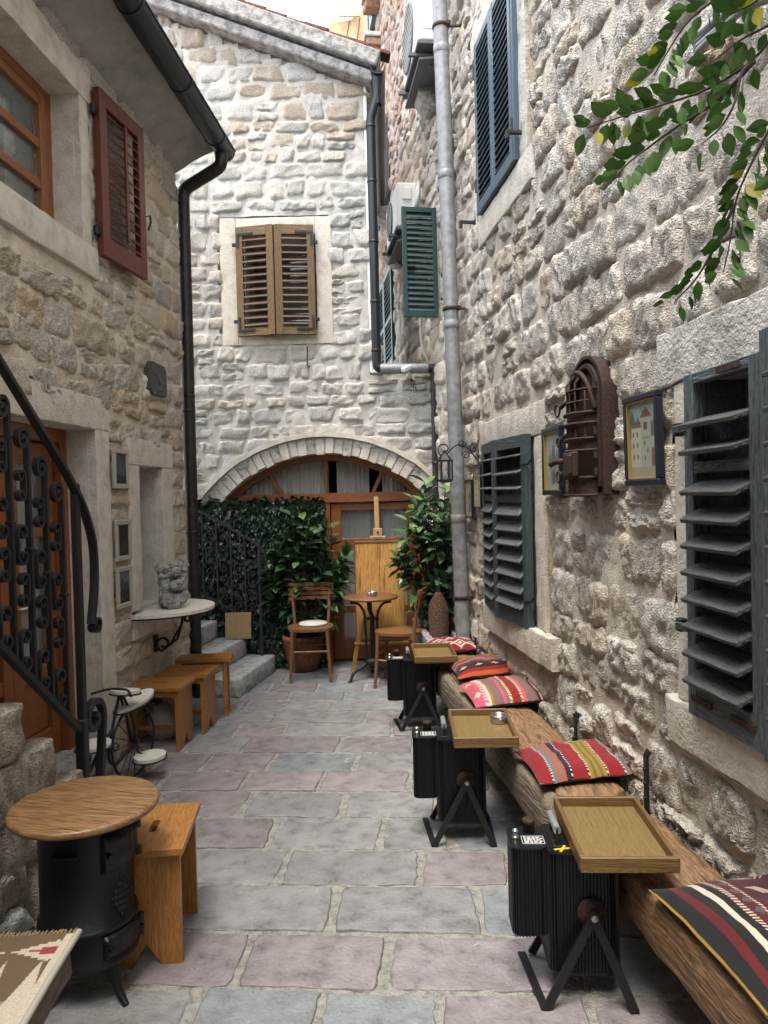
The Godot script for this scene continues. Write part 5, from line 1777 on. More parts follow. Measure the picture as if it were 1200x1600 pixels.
func kilims():
	var red = Color(.55, .07, .10); var dred = Color(.36, .05, .07); var navy = Color(.10, .12, .22); var cream = Color(.80, .76, .68); var black = Color(.06, .055, .06)
	var orange = Color(.72, .32, .14); var mustard = Color(.62, .47, .14); var grey = Color(.42, .44, .46); var pink = Color(.80, .33, .42); var mauve = Color(.50, .38, .37); var olive = Color(.38, .40, .22)
	var a = Image.create(256, 256, false, Image.FORMAT_RGB8)
	stripes(a, [[15, red], [2, cream, black, 5], [5, grey], [3, orange], [3, grey], [3, orange], [5, navy], [2, cream, black, 5], [17, red], [2, cream, black, 5], [4, mustard], [3, olive], [4, mustard], [3, olive], [4, mustard], [2, cream, black, 5], [17, red], [2, cream, black, 5], [4, grey], [4, orange], [3, grey], [4, orange]])
	weave(a, 1); cloth("kilim_red_yellow", a)
	a = Image.create(256, 256, false, Image.FORMAT_RGB8)
	stripes(a, [[14, pink], [5, cream, pink, 9], [4, cream], [3, mustard], [13, mauve], [4, pink], [4, mauve], [4, mustard, cream, 6], [11, red], [4, mustard, cream, 6], [4, pink], [14, mauve], [3, dred], [4, cream], [3, dred], [10, Color(.50, .52, .47)]])
	diamond(a, 20, 60, 14, 20, cream, 4); diamond(a, 20, 190, 14, 20, cream, 4)
	weave(a, 2); cloth("kilim_pink", a)
	a = Image.create(256, 256, false, Image.FORMAT_RGB8)
	stripes(a, [[8, dred], [4, orange, red, 5], [7, dred], [3, mustard], [3, red], [10, Color(.42, .16, .10), mustard, 7], [3, mustard], [4, dred], [5, Color(.45, .36, .42)], [4, orange], [5, Color(.45, .36, .42)], [7, dred], [16, black], [5, red], [4, orange]], false)
	for k in 4:
		diamond(a, 30 + k * 66, 204, 16, 12, cream, 5); diamond(a, 30 + k * 66, 204, 7, 5, red, 3)
		diamond(a, 62 + k * 66, 36, 10, 8, cream, 4)
	weave(a, 3); cloth("kilim_dark_stripe", a)
	a = Image.create(256, 256, false, Image.FORMAT_RGB8)
	a.fill(Color(.52, .10, .16))
	for k in 4:
		for q in 3:
			var cx = 40 + k * 64 + (q % 2) * 32; var cy = 44 + q * 84
			diamond(a, cx, cy, 38, 40, cream, 6); diamond(a, cx, cy, 24, 26, Color(.52, .10, .16), 6); diamond(a, cx, cy, 13, 14, cream, 4)
	for k in 8: diamond(a, 16 + k * 32, 8, 10, 12, Color(.25, .10, .12), 4)
	a.fill_rect(Rect2i(0, 0, 18, 256), Color(.33, .16, .16)); a.fill_rect(Rect2i(236, 0, 20, 256), Color(.20, .12, .12))
	weave(a, 4); cloth("kilim_diamond", a)
	a = Image.create(384, 384, false, Image.FORMAT_RGB8)
	stripes(a, [[3, Color(.62, .48, .16)], [14, black], [12, dred], [14, black], [9, cream], [10, black], [7, dred, cream, 5], [14, Color(.30, .06, .10)], [5, dred, cream, 5], [90, Color(.27, .045, .08)], [5, dred, cream, 5], [20, black]])
	for q in 5:
		var cx = 258; var cy = 40 + q * 76
		for k in 4:
			for e in 30: a.fill_rect(Rect2i(cx - 70 + k * 8 + e, cy - 30 + e, 3, 4), cream); 
			for e in 30: a.fill_rect(Rect2i(cx - 10 + k * 8 + e, cy - e, 3, 4), cream if k % 2 == 0 else black)
	for q in 9: diamond(a, 148, 20 + q * 42, 14, 14, Color(.34, .30, .30), 4)
	for q in 5: diamond(a, 350, 40 + q * 76, 26, 30, Color(.55, .42, .18), 5)
	weave(a, 5); cloth("kilim_black_red", a)
	a = Image.create(256, 256, false, Image.FORMAT_RGB8)
	var brown = Color(.42, .34, .25); var sand = Color(.62, .56, .45)
	a.fill(brown)
	a.fill_rect(Rect2i(0, 96, 256, 90), sand)
	for k in 7:
		for y in 70:
			var w = int(14.0 * y / 70.0)
			a.fill_rect(Rect2i(20 + k * 36 - w, 40 + y, 2 * w + 1, 1), cream)
		for y in 40:
			var w = int(18.0 * (1.0 - y / 40.0))
			a.fill_rect(Rect2i(20 + k * 36 - w, 110 + y, 2 * w + 1, 1), cream)
	for k in 3:
		diamond(a, 60 + k * 90, 26, 42, 16, cream, 3); diamond(a, 60 + k * 90, 26, 24, 8, Color(.62, .22, .25), 4)
		diamond(a, 20 + k * 100, 190, 50, 34, Color(.66, .24, .28), 4); diamond(a, 20 + k * 100, 190, 18, 10, brown, 4)
	for k in 6:
		for y in 46:
			var w = int(10.0 * y / 46.0)
			a.fill_rect(Rect2i(30 + k * 42 - w, 212 + y, 2 * w + 1, 1), cream)
	a.fill_rect(Rect2i(244, 0, 8, 256), cream)
	weave(a, 6); cloth("kilim_brown", a)

func cushion(label, at: Vector3, w, d, h, turn, top, tiltz = 0.0):
	var o = thing("kilim_cushion", label, "cushion", at, 0.0, "kilim cushions on the bench")
	o.basis = RY(turn) * Basis(Vector3(0, 0, 1), tiltz)
	var n = 18
	var sd = rnd(0, 90)
	for side in 2:
		var a = Arr.new(); var P = []
		for j in n + 1:
			for i in n + 1:
				var u = -1.0 + 2.0 * i / n; var v = -1.0 + 2.0 * j / n
				var e = pow(maxf(0.0, (1.0 - pow(absf(u), 2.6)) * (1.0 - pow(absf(v), 2.6))), 0.55)
				var x = w * .5 * u * (1.0 - .06 * (1.0 - v * v)); var z = -d * .5 * v * (1.0 - .06 * (1.0 - u * u))
				var y = (h * .62 * e + nz.get_noise_3d(u * 1.6, v * 1.6, sd) * .016 * e + nz.get_noise_2d(u * 1.3 + sd, v) * .008) if side == 0 else -h * .38 * e + nz.get_noise_2d(u * 1.3 + sd, v) * .008
				if side == 1: x = -x
				P.append(Vector3(x, y + h * .38, z))
		if side == 1:
			for q in P.size(): P[q] = Vector3(P[q].x, maxf(P[q].y, 0.001), P[q].z)
		grid(a, P, n, n, [], null, true)
		put(o, "cover" if side == 0 else "underside", a.mesh(), top if side == 0 else M.linen)
	return o

# ---------------------------------------------------------------- bench along the right wall
func BX(d, across): return 1.013 - .1217 * d + across

func bench_beam(b, d0, d1, across, w, y, th, m, amp):
	var p0 = Vector3(BX(d0, across), y - th * .5, -d0); var p1 = Vector3(BX(d1, across), y - th * .5, -d1)
	rough_block(b, "beam", Vector3((p1 - p0).length(), th, w), m, T((p0 + p1) * .5, along(p0, p1)), amp, .025, .05, 4.0)

func build_bench_and_tables():
	kilims()
	var b = thing("beam_bench", "long bench of rough old wooden beams along the right wall", "bench")
	bench_beam(b, .9, 2.83, .135, .27, .42, .17, M.bench_wood, .012)
	bench_beam(b, 2.85, 5.72, .13, .27, .425, .15, M.bench_wood, .012)
	bench_beam(b, 2.86, 5.5, -.025, .07, .405, .19, M.bench_grey, .010)
	for d in [5.15, 3.0, 1.5]:
		rough_block(b, "leg", Vector3(.26, .12, .2), M.bench_grey, T(Vector3(BX(d, .13), .125, -d), Basis(Vector3.UP, Vector3(-1, 0, 0), Vector3(0, 0, 1))), .008, .015)
	for c in [[2.75, .62], [3.45, .56], [5.38, .55], [4.15, .50]]:
		var s = S()
		var x = BX(c[0], .285)
		strip(s, [Vector3(x, .22, -c[0]), Vector3(x, c[1] - .02, -c[0]), Vector3(x + .012, c[1], -c[0])], Vector3(0, 0, 1), .035, .009)
		for q in 3: box(s, Vector3(.012, .014, .014), T(Vector3(x - .006, .44 + q * .055, -c[0])), .003)
		fin(b, "iron_strap", s, M.iron)
	# cushions, far to near
	cushion("red and cream diamond cushion at the far end of the bench", Vector3(.475, .425, -5.50), .40, .36, .10, .05, M.kilim_diamond, .08)
	cushion("dark red cushion with crosswise stripes beside the farthest tray", Vector3(.625, .425, -4.80), .42, .44, .11, .10, M.kilim_dark_stripe, .06)
	cushion("pink and mauve striped cushion in the middle of the bench", Vector3(.665, .425, -4.20), .44, .48, .10, .10, M.kilim_pink, .06)
	cushion("bright red cushion with mustard stripes", Vector3(.785, .425, -3.10), .42, .40, .085, .08, M.kilim_red_yellow, .06)
	cushion("black and dark red patterned cushion nearest on the bench", Vector3(.985, .42, -1.86), .44, .52, .10, .14, M.kilim_black_red, .02)
	# heater tables
	heater("tray table on a black transformer, farthest of the three", Vector3(.215, 0, -5.08), .02, 0)
	heater("tray table on a black transformer with ashtray, the middle one", Vector3(.33, 0, -3.44), -.03, 1)
	heater("tray table on a black transformer with yellow cross, the nearest", Vector3(.60, 0, -2.36), -.05, 2)
	ashtray("steel ashtray on the middle tray table", Vector3(.525, .508, -3.50))
	ashtray("steel ashtray on the round bistro table", Vector3(-.12, .736, -6.42))

func ashtray(label, at):
	var o = thing("ashtray", label, "ashtray", at, 0.0, "steel ashtrays")
	var s = S()
	lathe(s, [Vector2(.0, .0), Vector2(.040, .0), Vector2(.042, .003), Vector2(.042, .036), Vector2(.040, .038), Vector2(.037, .036), Vector2(.036, .006), Vector2(.0, .005)], 28)
	fin(o, "bowl", s, M.steel)
	var n = S()
	tube(n, [Vector3(.0, .028, .043), Vector3(.0, .028, .046)], .006, 8)
	fin(o, "rest", n, M.plastic_white)

func finned(w, d, r, fin_h, pitch) -> PackedVector2Array:
	var base = []
	for c in [[1, 1, 0.0], [-1, 1, PI * .5], [-1, -1, PI], [1, -1, PI * 1.5]]:
		for q in 6:
			var a = c[2] + q * PI * .1
			base.append(Vector2(c[0] * (w * .5 - r) + cos(a) * r, c[1] * (d * .5 - r) + sin(a) * r))
	var out = PackedVector2Array()
	var acc = 0.0; var k = 0
	for q in base.size():
		var p = base[q]; var n = base[(q + 1) % base.size()]
		var L = p.distance_to(n)
		while acc < L:
			var pt = p.lerp(n, acc / L)
			var nn = (n - p).orthogonal().normalized()
			if nn.dot(pt) < 0: nn = -nn
			out.append(pt - nn * (fin_h if k % 4 >= 2 else 0.0))
			k += 1
			acc += pitch * .25
		acc -= L
	return out

func heater(label, at, turn, kind):
	var o = thing("transformer_table", label, "side table", at, turn, "tray tables on old transformers")
	var tankm = M.tank_black
	# main tank
	var st = S()
	extrude(st, finned(.225, .20, .035, .006, .0105), .10, .475, T(Vector3.ZERO, UPB))
	fin(o, "tank", st, tankm)
	st = S()
	var plate = func(w, d, r):
		var p = PackedVector2Array()
		for c in [[1, 1, 0.0], [-1, 1, PI * .5], [-1, -1, PI], [1, -1, PI * 1.5]]:
			for q in 5: p.append(Vector2(c[0] * (w * .5 - r) + cos(c[2] + q * PI * .125) * r, c[1] * (d * .5 - r) + sin(c[2] + q * PI * .125) * r))
		return p
	extrude(st, plate.call(.232, .207, .036), .475, .481, T(Vector3.ZERO, UPB))
	extrude(st, plate.call(.20, .175, .03), .085, .10, T(Vector3.ZERO, UPB))
	fin(o, "top_plate", st, tankm)
	# side tank
	var sx = -.166
	st = S()
	extrude(st, finned(.112, .15, .03, .006, .0105), .205, .482, T(Vector3(sx, 0, .01), UPB))
	fin(o, "side_tank", st, tankm)
	st = S()
	extrude(st, plate.call(.118, .156, .031), .482, .488, T(Vector3(sx, 0, .01), UPB))
	fin(o, "side_plate", st, tankm)
	st = S()
	lathe(st, [Vector2(.0, .488), Vector2(.019, .488), Vector2(.019, .512), Vector2(.021, .513), Vector2(.021, .526), Vector2(.018, .529), Vector2(.0, .529)], 20, T(Vector3(sx + .015, 0, -.035)))
	fin(o, "filler_cap", st, M.rust)
	st = S()
	lathe(st, [Vector2(.0, .488), Vector2(.012, .488), Vector2(.012, .494), Vector2(.008, .495), Vector2(.008, .508), Vector2(.010, .509), Vector2(.010, .514), Vector2(.006, .514), Vector2(.006, .50), Vector2(.0, .50)], 16, T(Vector3(sx - .035, 0, .015)))
	fin(o, "nozzle", st, M.steel)
	# printed plate: frame and rows of lines
	st = S()
	var pc = Vector3(sx + .018, .4905, .035)
	for e in [[0, -.026, .07, .0015], [0, .026, .07, .0015], [-.0345, 0, .0015, .052], [.0345, 0, .0015, .052]]:
		box(st, Vector3(e[2], .0012, e[3]), T(pc + Vector3(e[0], 0, e[1])))
	for k in 5:
		var xx = -.028
		while xx < .026:
			var ww = rnd(.006, .016)
			box(st, Vector3(minf(ww, .030 - xx), .0012, .0045), T(pc + Vector3(xx + ww * .5, 0, -.018 + k * .009)))
			xx += ww + .003
	fin(o, "rating_plate", st, M.print_white)
	# carrying handle
	st = S()
	for z in [-.055, .055]: box(st, Vector3(.008, .06, .018), T(Vector3(-.075, .51, z)), .002)
	box(st, Vector3(.03, .003, .13), T(Vector3(-.075, .4835, 0)), .001)
	fin(o, "handle_bracket", st, M.iron)
	st = S()
	tube(st, [Vector3(-.075, .533, -.062), Vector3(-.075, .533, .062)], .0125, 12)
	fin(o, "handle", st, M.zinc)
	if kind == 2:
		st = S()
		box(st, Vector3(.055, .0015, .009), T(Vector3(-.062, .4825, .078), RY(.2)))
		box(st, Vector3(.045, .0018, .008), T(Vector3(-.062, .4827, .078), RY(1.1)))
		fin(o, "painted_cross", st, M.yellow_paint)
	# tilting stand: two inverted Vs joined along the floor
	var X = .135
	for s in [1, -1]:
		var z = s * .125
		st = S()
		lathe(st, [Vector2(.0, .0), Vector2(.045, .0), Vector2(.045, .008), Vector2(.034, .010), Vector2(.030, .016), Vector2(.0, .016)], 28, T(Vector3(.02, .295, s * .099), Basis(Vector3.RIGHT, PI * .5 * s)))
		fin(o, "washer", st, M.rust)
		for e in [-1, 1]:
			st = S()
			strip(st, [Vector3(.02 - e * .008, .31, z + s * .001 * e), Vector3(e * X + .0, .0 + .012, z + s * .018)], Vector3(0, 0, 1), .010, .026)
			fin(o, "leg", st, M.iron)
		st = S()
		lathe(st, [Vector2(.0, .0), Vector2(.011, .0), Vector2(.011, .010), Vector2(.0, .012)], 6, T(Vector3(.02, .295, z + s * .006), Basis(Vector3.RIGHT, PI * .5 * s)), -1)
		fin(o, "bolt", st, M.steel)
	for e in [-1, 1]:
		st = S()
		strip(st, [Vector3(e * X, .012, .145), Vector3(e * X * (1.25 if e < 0 else 1.0), .010, -.145)], Vector3(1, 0, 0), .026, .012)
		fin(o, "floor_bar", st, M.iron)
	# wooden tray
	var tx = .10; var tz = .03
	var tw = .285; var tl = .44
	plank(o, "tray_board", Vector3(tx, .500, tz + tl * .5), Vector3(tx, .500, tz - tl * .5), tw - .004, .014, M.tray_wood)
	for s in [-1, 1]:
		plank(o, "tray_rim", Vector3(tx + s * (tw * .5 - .007), .516, tz + tl * .5 - .014), Vector3(tx + s * (tw * .5 - .007), .516, tz - tl * .5 + .014), .014, .046, M.tray_rim)
		plank(o, "tray_rim", Vector3(tx - tw * .5, .516, tz + s * (tl * .5 - .007)), Vector3(tx + tw * .5, .516, tz + s * (tl * .5 - .007)), .014, .047, M.tray_rim)
	pbox(o, "tray_bearer", Vector3(.14, .012, .14), Vector3(.04, .4875, .0), M.iron, .002)

# ---------------------------------------------------------------- left side
func stool(label, at, turn, L, W, H, kind = 0):
	var o = thing("wooden_stool", label, "stool", at, turn, "orange brown wooden stools")
	# seat with a hand slot, grain along its length
	var st = S()
	var t = .022
	for s in [-1, 1]:
		var p = PackedVector2Array([Vector2(-L * .5, 0), Vector2(-L * .5, s * W * .5), Vector2(L * .5, s * W * .5), Vector2(L * .5, 0), Vector2(.05, 0)])
		for q in 7: p.append(Vector2(.038 + .013 * cos(PI * .5 * q / 6.0), s * .013 * sin(PI * .5 * q / 6.0)))
		for q in 7: p.append(Vector2(-.038 + .013 * cos(PI * .5 + PI * .5 * q / 6.0), s * .013 * sin(PI * .5 + PI * .5 * q / 6.0)))
		extrude(st, p, H - t, H, T(Vector3.ZERO, UPB))
	fin(o, "seat", st, M.pine)
	var ph = H - t - .001
	for s in [-1, 1]:
		var pw = W * .88
		if kind == 0:
			var leg = S()
			var foot = pw * .26
			var p = PackedVector2Array([Vector2(ph, -pw * .5), Vector2(ph, pw * .5), Vector2(0, pw * .5), Vector2(0, pw * .5 - foot), Vector2(.085, 0), Vector2(0, -pw * .5 + foot), Vector2(0, -pw * .5)])
			extrude(leg, p, -.011, .011)
			fin(o, "leg", leg, M.pine, T(Vector3(s * (L * .5 - .04), 0, 0), Basis(Vector3.UP, Vector3(0, 0, s), Vector3(s * 1.0, 0, 0)) if s > 0 else Basis(Vector3.UP, Vector3(0, 0, -1), Vector3(-1, 0, 0))))
			plank(o, "apron", Vector3(-L * .5 + .053, ph - .022, s * (pw * .5 - .012)), Vector3(L * .5 - .053, ph - .022, s * (pw * .5 - .012)), .018, .042, M.pine)
		else:
			for e in [-1, 1]: plank(o, "leg", Vector3(s * (L * .5 - .05), 0, e * (W * .5 - .04)), Vector3(s * (L * .5 - .05), ph, e * (W * .5 - .04)), .03, .03, M.pine)
			plank(o, "apron", Vector3(-L * .5 + .066, ph - .022, s * (W * .5 - .04)), Vector3(L * .5 - .066, ph - .022, s * (W * .5 - .04)), .018, .042, M.pine)
			plank(o, "stretcher", Vector3(s * (L * .5 - .05), .11, -W * .5 + .056), Vector3(s * (L * .5 - .05), .11, W * .5 - .056), .02, .025, M.pine)
	if kind == 0: plank(o, "stretcher", Vector3(-L * .5 + .052, .12, 0), Vector3(L * .5 - .052, .12, 0), .02, .03, M.pine)
	return o

func build_left_things():
	stool("wooden stool beside the stove table in the foreground", Vector3(-.865, 0, -2.66), PI * .5 + .09, .39, .27, .42)
	stool("wooden stool by the left wall, nearest of the row, next to the bicycle stand", Vector3(-1.50, 0, -4.80), -.06, .40, .31, .42)
	stool("wooden stool in the middle of the row by the left wall", Vector3(-1.40, 0, -5.13), -.06, .36, .31, .42)
	stool("wooden stool with thin legs at the foot of the stone steps", Vector3(-1.36, 0, -5.47), .10, .40, .22, .44, 1)
	# pale sack under the stools
	var sk = S()
	lathe(sk, [Vector2(.0, .0), Vector2(.09, .005), Vector2(.11, .07), Vector2(.10, .16), Vector2(.06, .22), Vector2(.0, .235)], 14, T(Vector3(-1.52, 0.0, -4.98), Basis(Vector3(0, 0, 1), .18)))
	tag(fin(self, "cloth_sack", sk, M.sack), "pale cloth sack under the row of wooden stools", "sack")
	stove_table()
	kilim_bench()
	half_shelf()
	bicycle()
	for e in [[4.645, 1.815, "small silver framed harbour picture, topmost of three", M.art_harbour, .25], [4.65, 1.365, "small silver framed dark hills picture, middle of three", M.art_hills, .255], [4.645, 1.07, "small silver framed mountain picture, lowest of three", M.art_ruin, .26]]:
		var p = on_left("small_picture", e[2], "picture", e[0], e[1], .035, "silver framed pictures beside the left door")
		picture(p, .215, e[4], .03, .022, M.frame_silver, e[3])
	var pl = on_left("slate_plaque", "dark slate plaque fixed to the left stone wall", "plaque", 5.30, 2.475, .04)
	var ps = S()
	var poly = PackedVector2Array([Vector2(-.145, -.08), Vector2(-.12, -.115), Vector2(.125, -.11), Vector2(.145, -.085), Vector2(.14, .085), Vector2(.115, .11), Vector2(-.12, .115), Vector2(-.14, .09)])
	extrude(ps, poly, -.03, .02)
	fin(pl, "tablet", ps, M.slate)
	var pr = S()
	for k in 18:
		var a = TAU * k / 18.0
		box(pr, Vector3(.012, .012, .004), T(Vector3(cos(a) * .11, sin(a) * .085, .021)))
	lathe(pr, [Vector2(.04, .0), Vector2(.035, .006), Vector2(.0, .008)], 12, T(Vector3(0, 0, .019), Basis(Vector3.RIGHT, PI * .5)))
	fin(pl, "carving", pr, M.slate)
	# printed cards hanging in the niche
	var cs = on_left("card_strip", "hanging strip of small printed cards in the niche window", "cards", 5.02, 1.42, -.10)
	for k in 4: pbox(cs, "card", Vector3(.005, .15, .10), Vector3(.0, .27 - k * .175, .0), M.shelf_white, .002)
	var a = Arr.new()
	grid(a, [Vector3(.0045, -.34, .05), Vector3(.0045, -.34, -.05), Vector3(.0045, .34, .05), Vector3(.0045, .34, -.05)], 1, 1, [], null, true)
	put(cs, "print", a.mesh(), M.art_cards)

func stove_table():
	var o = thing("stove_table", "round wooden table top on a small black cast iron stove", "table", Vector3(-1.01, 0, -2.41))
	var st = S()
	var R = .235
	lathe(st, [Vector2(.0, .592), Vector2(R - .01, .592), Vector2(R, .598), Vector2(R, .610), Vector2(R - .004, .616), Vector2(R - .012, .618), Vector2(.0, .618)], 56)
	fin(o, "tabletop", st, M.oak_top, T(Vector3.ZERO, RY(-.25)))
	st = S()
	lathe(st, [Vector2(.0, .59), Vector2(.155, .59), Vector2(.158, .575), Vector2(.148, .565), Vector2(.146, .262), Vector2(.156, .256), Vector2(.158, .244), Vector2(.150, .238), Vector2(.150, .15), Vector2(.158, .142), Vector2(.156, .130), Vector2(.12, .118), Vector2(.0, .115)], 48)
	fin(o, "drum", st, M.cast_black)
	for k in 4:
		var a = .62 + k * TAU / 4
		var d = Vector3(cos(a), 0, sin(a))
		st = S()
		tube(st, [d * .12 + Vector3(0, .135, 0), d * .135 + Vector3(0, .09, 0), d * .15 + Vector3(0, .045, 0), d * .19 + Vector3(0, .010, 0)], [.026, .021, .014, .011], 8)
		fin(o, "leg", st, M.cast_black)
	# doors follow the drum: angle centre, half angle, heights
	for e in [[.42, .50, .425, .555], [.42, .52, .155, .235]]:
		var a = Arr.new(); var P = []
		for j in 9:
			for i in 17:
				var t = e[0] + e[1] - 2 * e[1] * i / 16.0
				var y = lerpf(e[2], e[3], j / 8.0)
				var rim = i < 2 or i > 14 or j < 1 or j > 7
				var edge = i == 0 or i == 16 or j == 0 or j == 8
				var bump = absf(sin(i * 1.9) * cos(j * 2.1)) * .006
				var r = .145 if edge else (.168 if rim else .160 + bump)
				P.append(Vector3(cos(t) * r, y, sin(t) * r))
		grid(a, P, 16, 8)
		var dr = put(o, "stove_door", a.mesh(), M.cast_black)
		for yy in [e[2] + .02, e[3] - .02]:
			var h = S()
			var tt = e[0] - e[1] - .05
			tube(h, [Vector3(cos(tt) * .165, yy - .014, sin(tt) * .165), Vector3(cos(tt) * .165, yy + .014, sin(tt) * .165)], .011, 8)
			fin(dr, "hinge", h, M.cast_black)
		var kb = S()
		var kt = e[0] + e[1] - .14
		tube(kb, [Vector3(cos(kt) * .16, (e[2] + e[3]) * .5, sin(kt) * .16), Vector3(cos(kt) * .185, (e[2] + e[3]) * .5, sin(kt) * .185)], .009, 8)
		fin(dr, "knob", kb, M.cast_black)
	# cast ornament between the doors: a lozenge of small bosses
	st = S()
	for i in 7:
		for j in 7:
			if absi(i - 3) + absi(j - 3) > 3: continue
			var t = .42 + (i - 3) * .075
			var y = .335 + (j - 3) * .020
			var d = Vector3(cos(t), 0, sin(t))
			lathe(st, [Vector2(.0095, .0), Vector2(.007, .005), Vector2(.0, .0065)], 7, T(d * .146 + Vector3(0, y, 0), along(Vector3.ZERO, Vector3(-sin(t), 0, cos(t)), d)))
	tag(fin(o, "ornament", st, M.cast_black), "", "", "", "stuff")
	st = S()
	var bp = []
	for i in 9:
		var t = 1.35 + i * .07
		bp.append(Vector3(cos(t) * .15, .50, sin(t) * .15))
	tube(st, bp, .006, 6)
	fin(o, "ridge", st, M.cast_black)

func kilim_bench():
	var o = thing("plank_bench", "thick old plank bench with brown kilim at the lower left corner", "bench")
	var c = Vector3(-1.16, 0, -1.60)
	rough_block(o, "plank", Vector3(.70, .10, .62), M.painted_plank, T(c + Vector3(-.0, .375, 0), RY(PI * .5 + .06)), .008, .018, .05)
	for s in [[-.2, -.22], [.2, -.22], [-.2, .25], [.2, .25]]:
		pbox(o, "leg", Vector3(.07, .325, .07), c + Vector3(s[0], .163, s[1]), M.painted_plank, .006)
	var k = thing("kilim_mat", "flat woven brown, cream and pink kilim on the corner bench", "rug", c + Vector3(0, .432, 0), .06)
	var a = Arr.new(); var P = []
	for j in 15:
		for i in 13:
			var x = -.32 + .645 * i / 12.0; var z = .355 - .71 * j / 14.0
			P.append(Vector3(x, nz.get_noise_2d(x * 7, z * 7) * .004 + .006, z))
	grid(a, P, 12, 14, [], null, true)
	put(k, "weave", a.mesh(), M.kilim_brown)
	var fr = S()
	for q in 60:
		var x = -.32 + .64 * q / 60.0
		tube(fr, [Vector3(x, .006, -.352), Vector3(x + rnd(-.004, .004), .002, -.372 - rnd(0, .008))], .004, 4)
	tag(fin(k, "fringe", fr, M.bare_plank), "", "", "", "stuff")
	var ed = S()
	tube(ed, [Vector3(.325, .008, .355), Vector3(.327, .007, .1), Vector3(.324, .007, -.15), Vector3(.327, .008, -.355)], .009, 7)
	fin(k, "edge_cord", ed, M.sack)

func half_shelf():
	var o = on_left("half_round_shelf", "white half round shelf on a black scrolled bracket under the niche", "shelf", 5.13, .845, .0)
	var st = S()
	var p = PackedVector2Array()
	for q in 25: p.append(Vector2(.41 * cos(PI * q / 24.0), -.40 * sin(PI * q / 24.0) - .052))
	extrude(st, p, .004, .026, T(Vector3.ZERO, UPB))
	fin(o, "top", st, M.shelf_white)
	st = S()
	var ep = []
	for q in 25: ep.append(Vector3(.405 * cos(PI * q / 24.0), -.002, .395 * sin(PI * q / 24.0) + .052))
	strip(st, ep, Vector3.UP, .010, .006)
	fin(o, "edge_band", st, M.iron)
	st = S()
	var path = [Vector3(0, -.235, .06), Vector3(0, -.28, .16)]
	path = []
	for q in spiral(Vector2(.10, -.235), .02, .055, PI * 1.2, PI * 3.4, 20): path.append(Vector3(0, q.y, q.x))
	path += [Vector3(0, -.20, .20), Vector3(0, -.08, .24)]
	for q in spiral(Vector2(.27, -.06), .035, .012, PI, -PI * 1.2, 16): path.append(Vector3(0, q.y, q.x))
	strip(st, path, Vector3(1, 0, 0), .02, .012)
	strip(st, [Vector3(0, -.005, .06), Vector3(0, -.005, .38)], Vector3(1, 0, 0), .02, .010)
	strip(st, [Vector3(0, -.005, .25), Vector3(0, -.10, .23), Vector3(0, -.24, .15), Vector3(0, -.26, .10)], Vector3(1, 0, 0), .02, .012)
	box(st, Vector3(.05, .12, .02), T(Vector3(0, -.23, .045)), .004)
	fin(o, "bracket", st, M.iron)
	# coral stone
	var c = on_left("coral_stone", "lumpy grey coral stone standing on the half round shelf", "coral", 5.06, .871, .20)
	var cs = coral_mesh()
	put(c, "lump", cs, M.coral)

func coral_mesh() -> ArrayMesh:
	var st = S()
	var blobs = []
	for k in 46:
		var t = rng.randf()
		var ang = rnd(0, TAU)
		var r = (.075 + .045 * t) * sqrt(rng.randf())
		blobs.append([Vector3(cos(ang) * r + t * .03, .03 + t * .26, sin(ang) * r * .8), rnd(.022, .05) * (1.1 - .3 * t)])
	for b in blobs:
		var n = 7; var m = 5
		var ring = []
		for j in m + 1:
			var row = []
			for i in n:
				var th = PI * j / m; var ph = TAU * i / n
				var d = Vector3(sin(th) * cos(ph), cos(th), sin(th) * sin(ph))
				var k = 1.0 + nf.get_noise_3dv((b[0] + d * b[1]) * 26.0) * .7
				row.append(b[0] + d * b[1] * k)
			ring.append(row)
		for j in m:
			for i in n:
				var i2 = (i + 1) % n
				var mid = (ring[j][i] + ring[j + 1][i2]) * .5 - b[0]
				face(st, [ring[j][i], ring[j + 1][i], ring[j + 1][i2], ring[j][i2]], mid, -1)
	st.generate_normals()
	return st.commit()

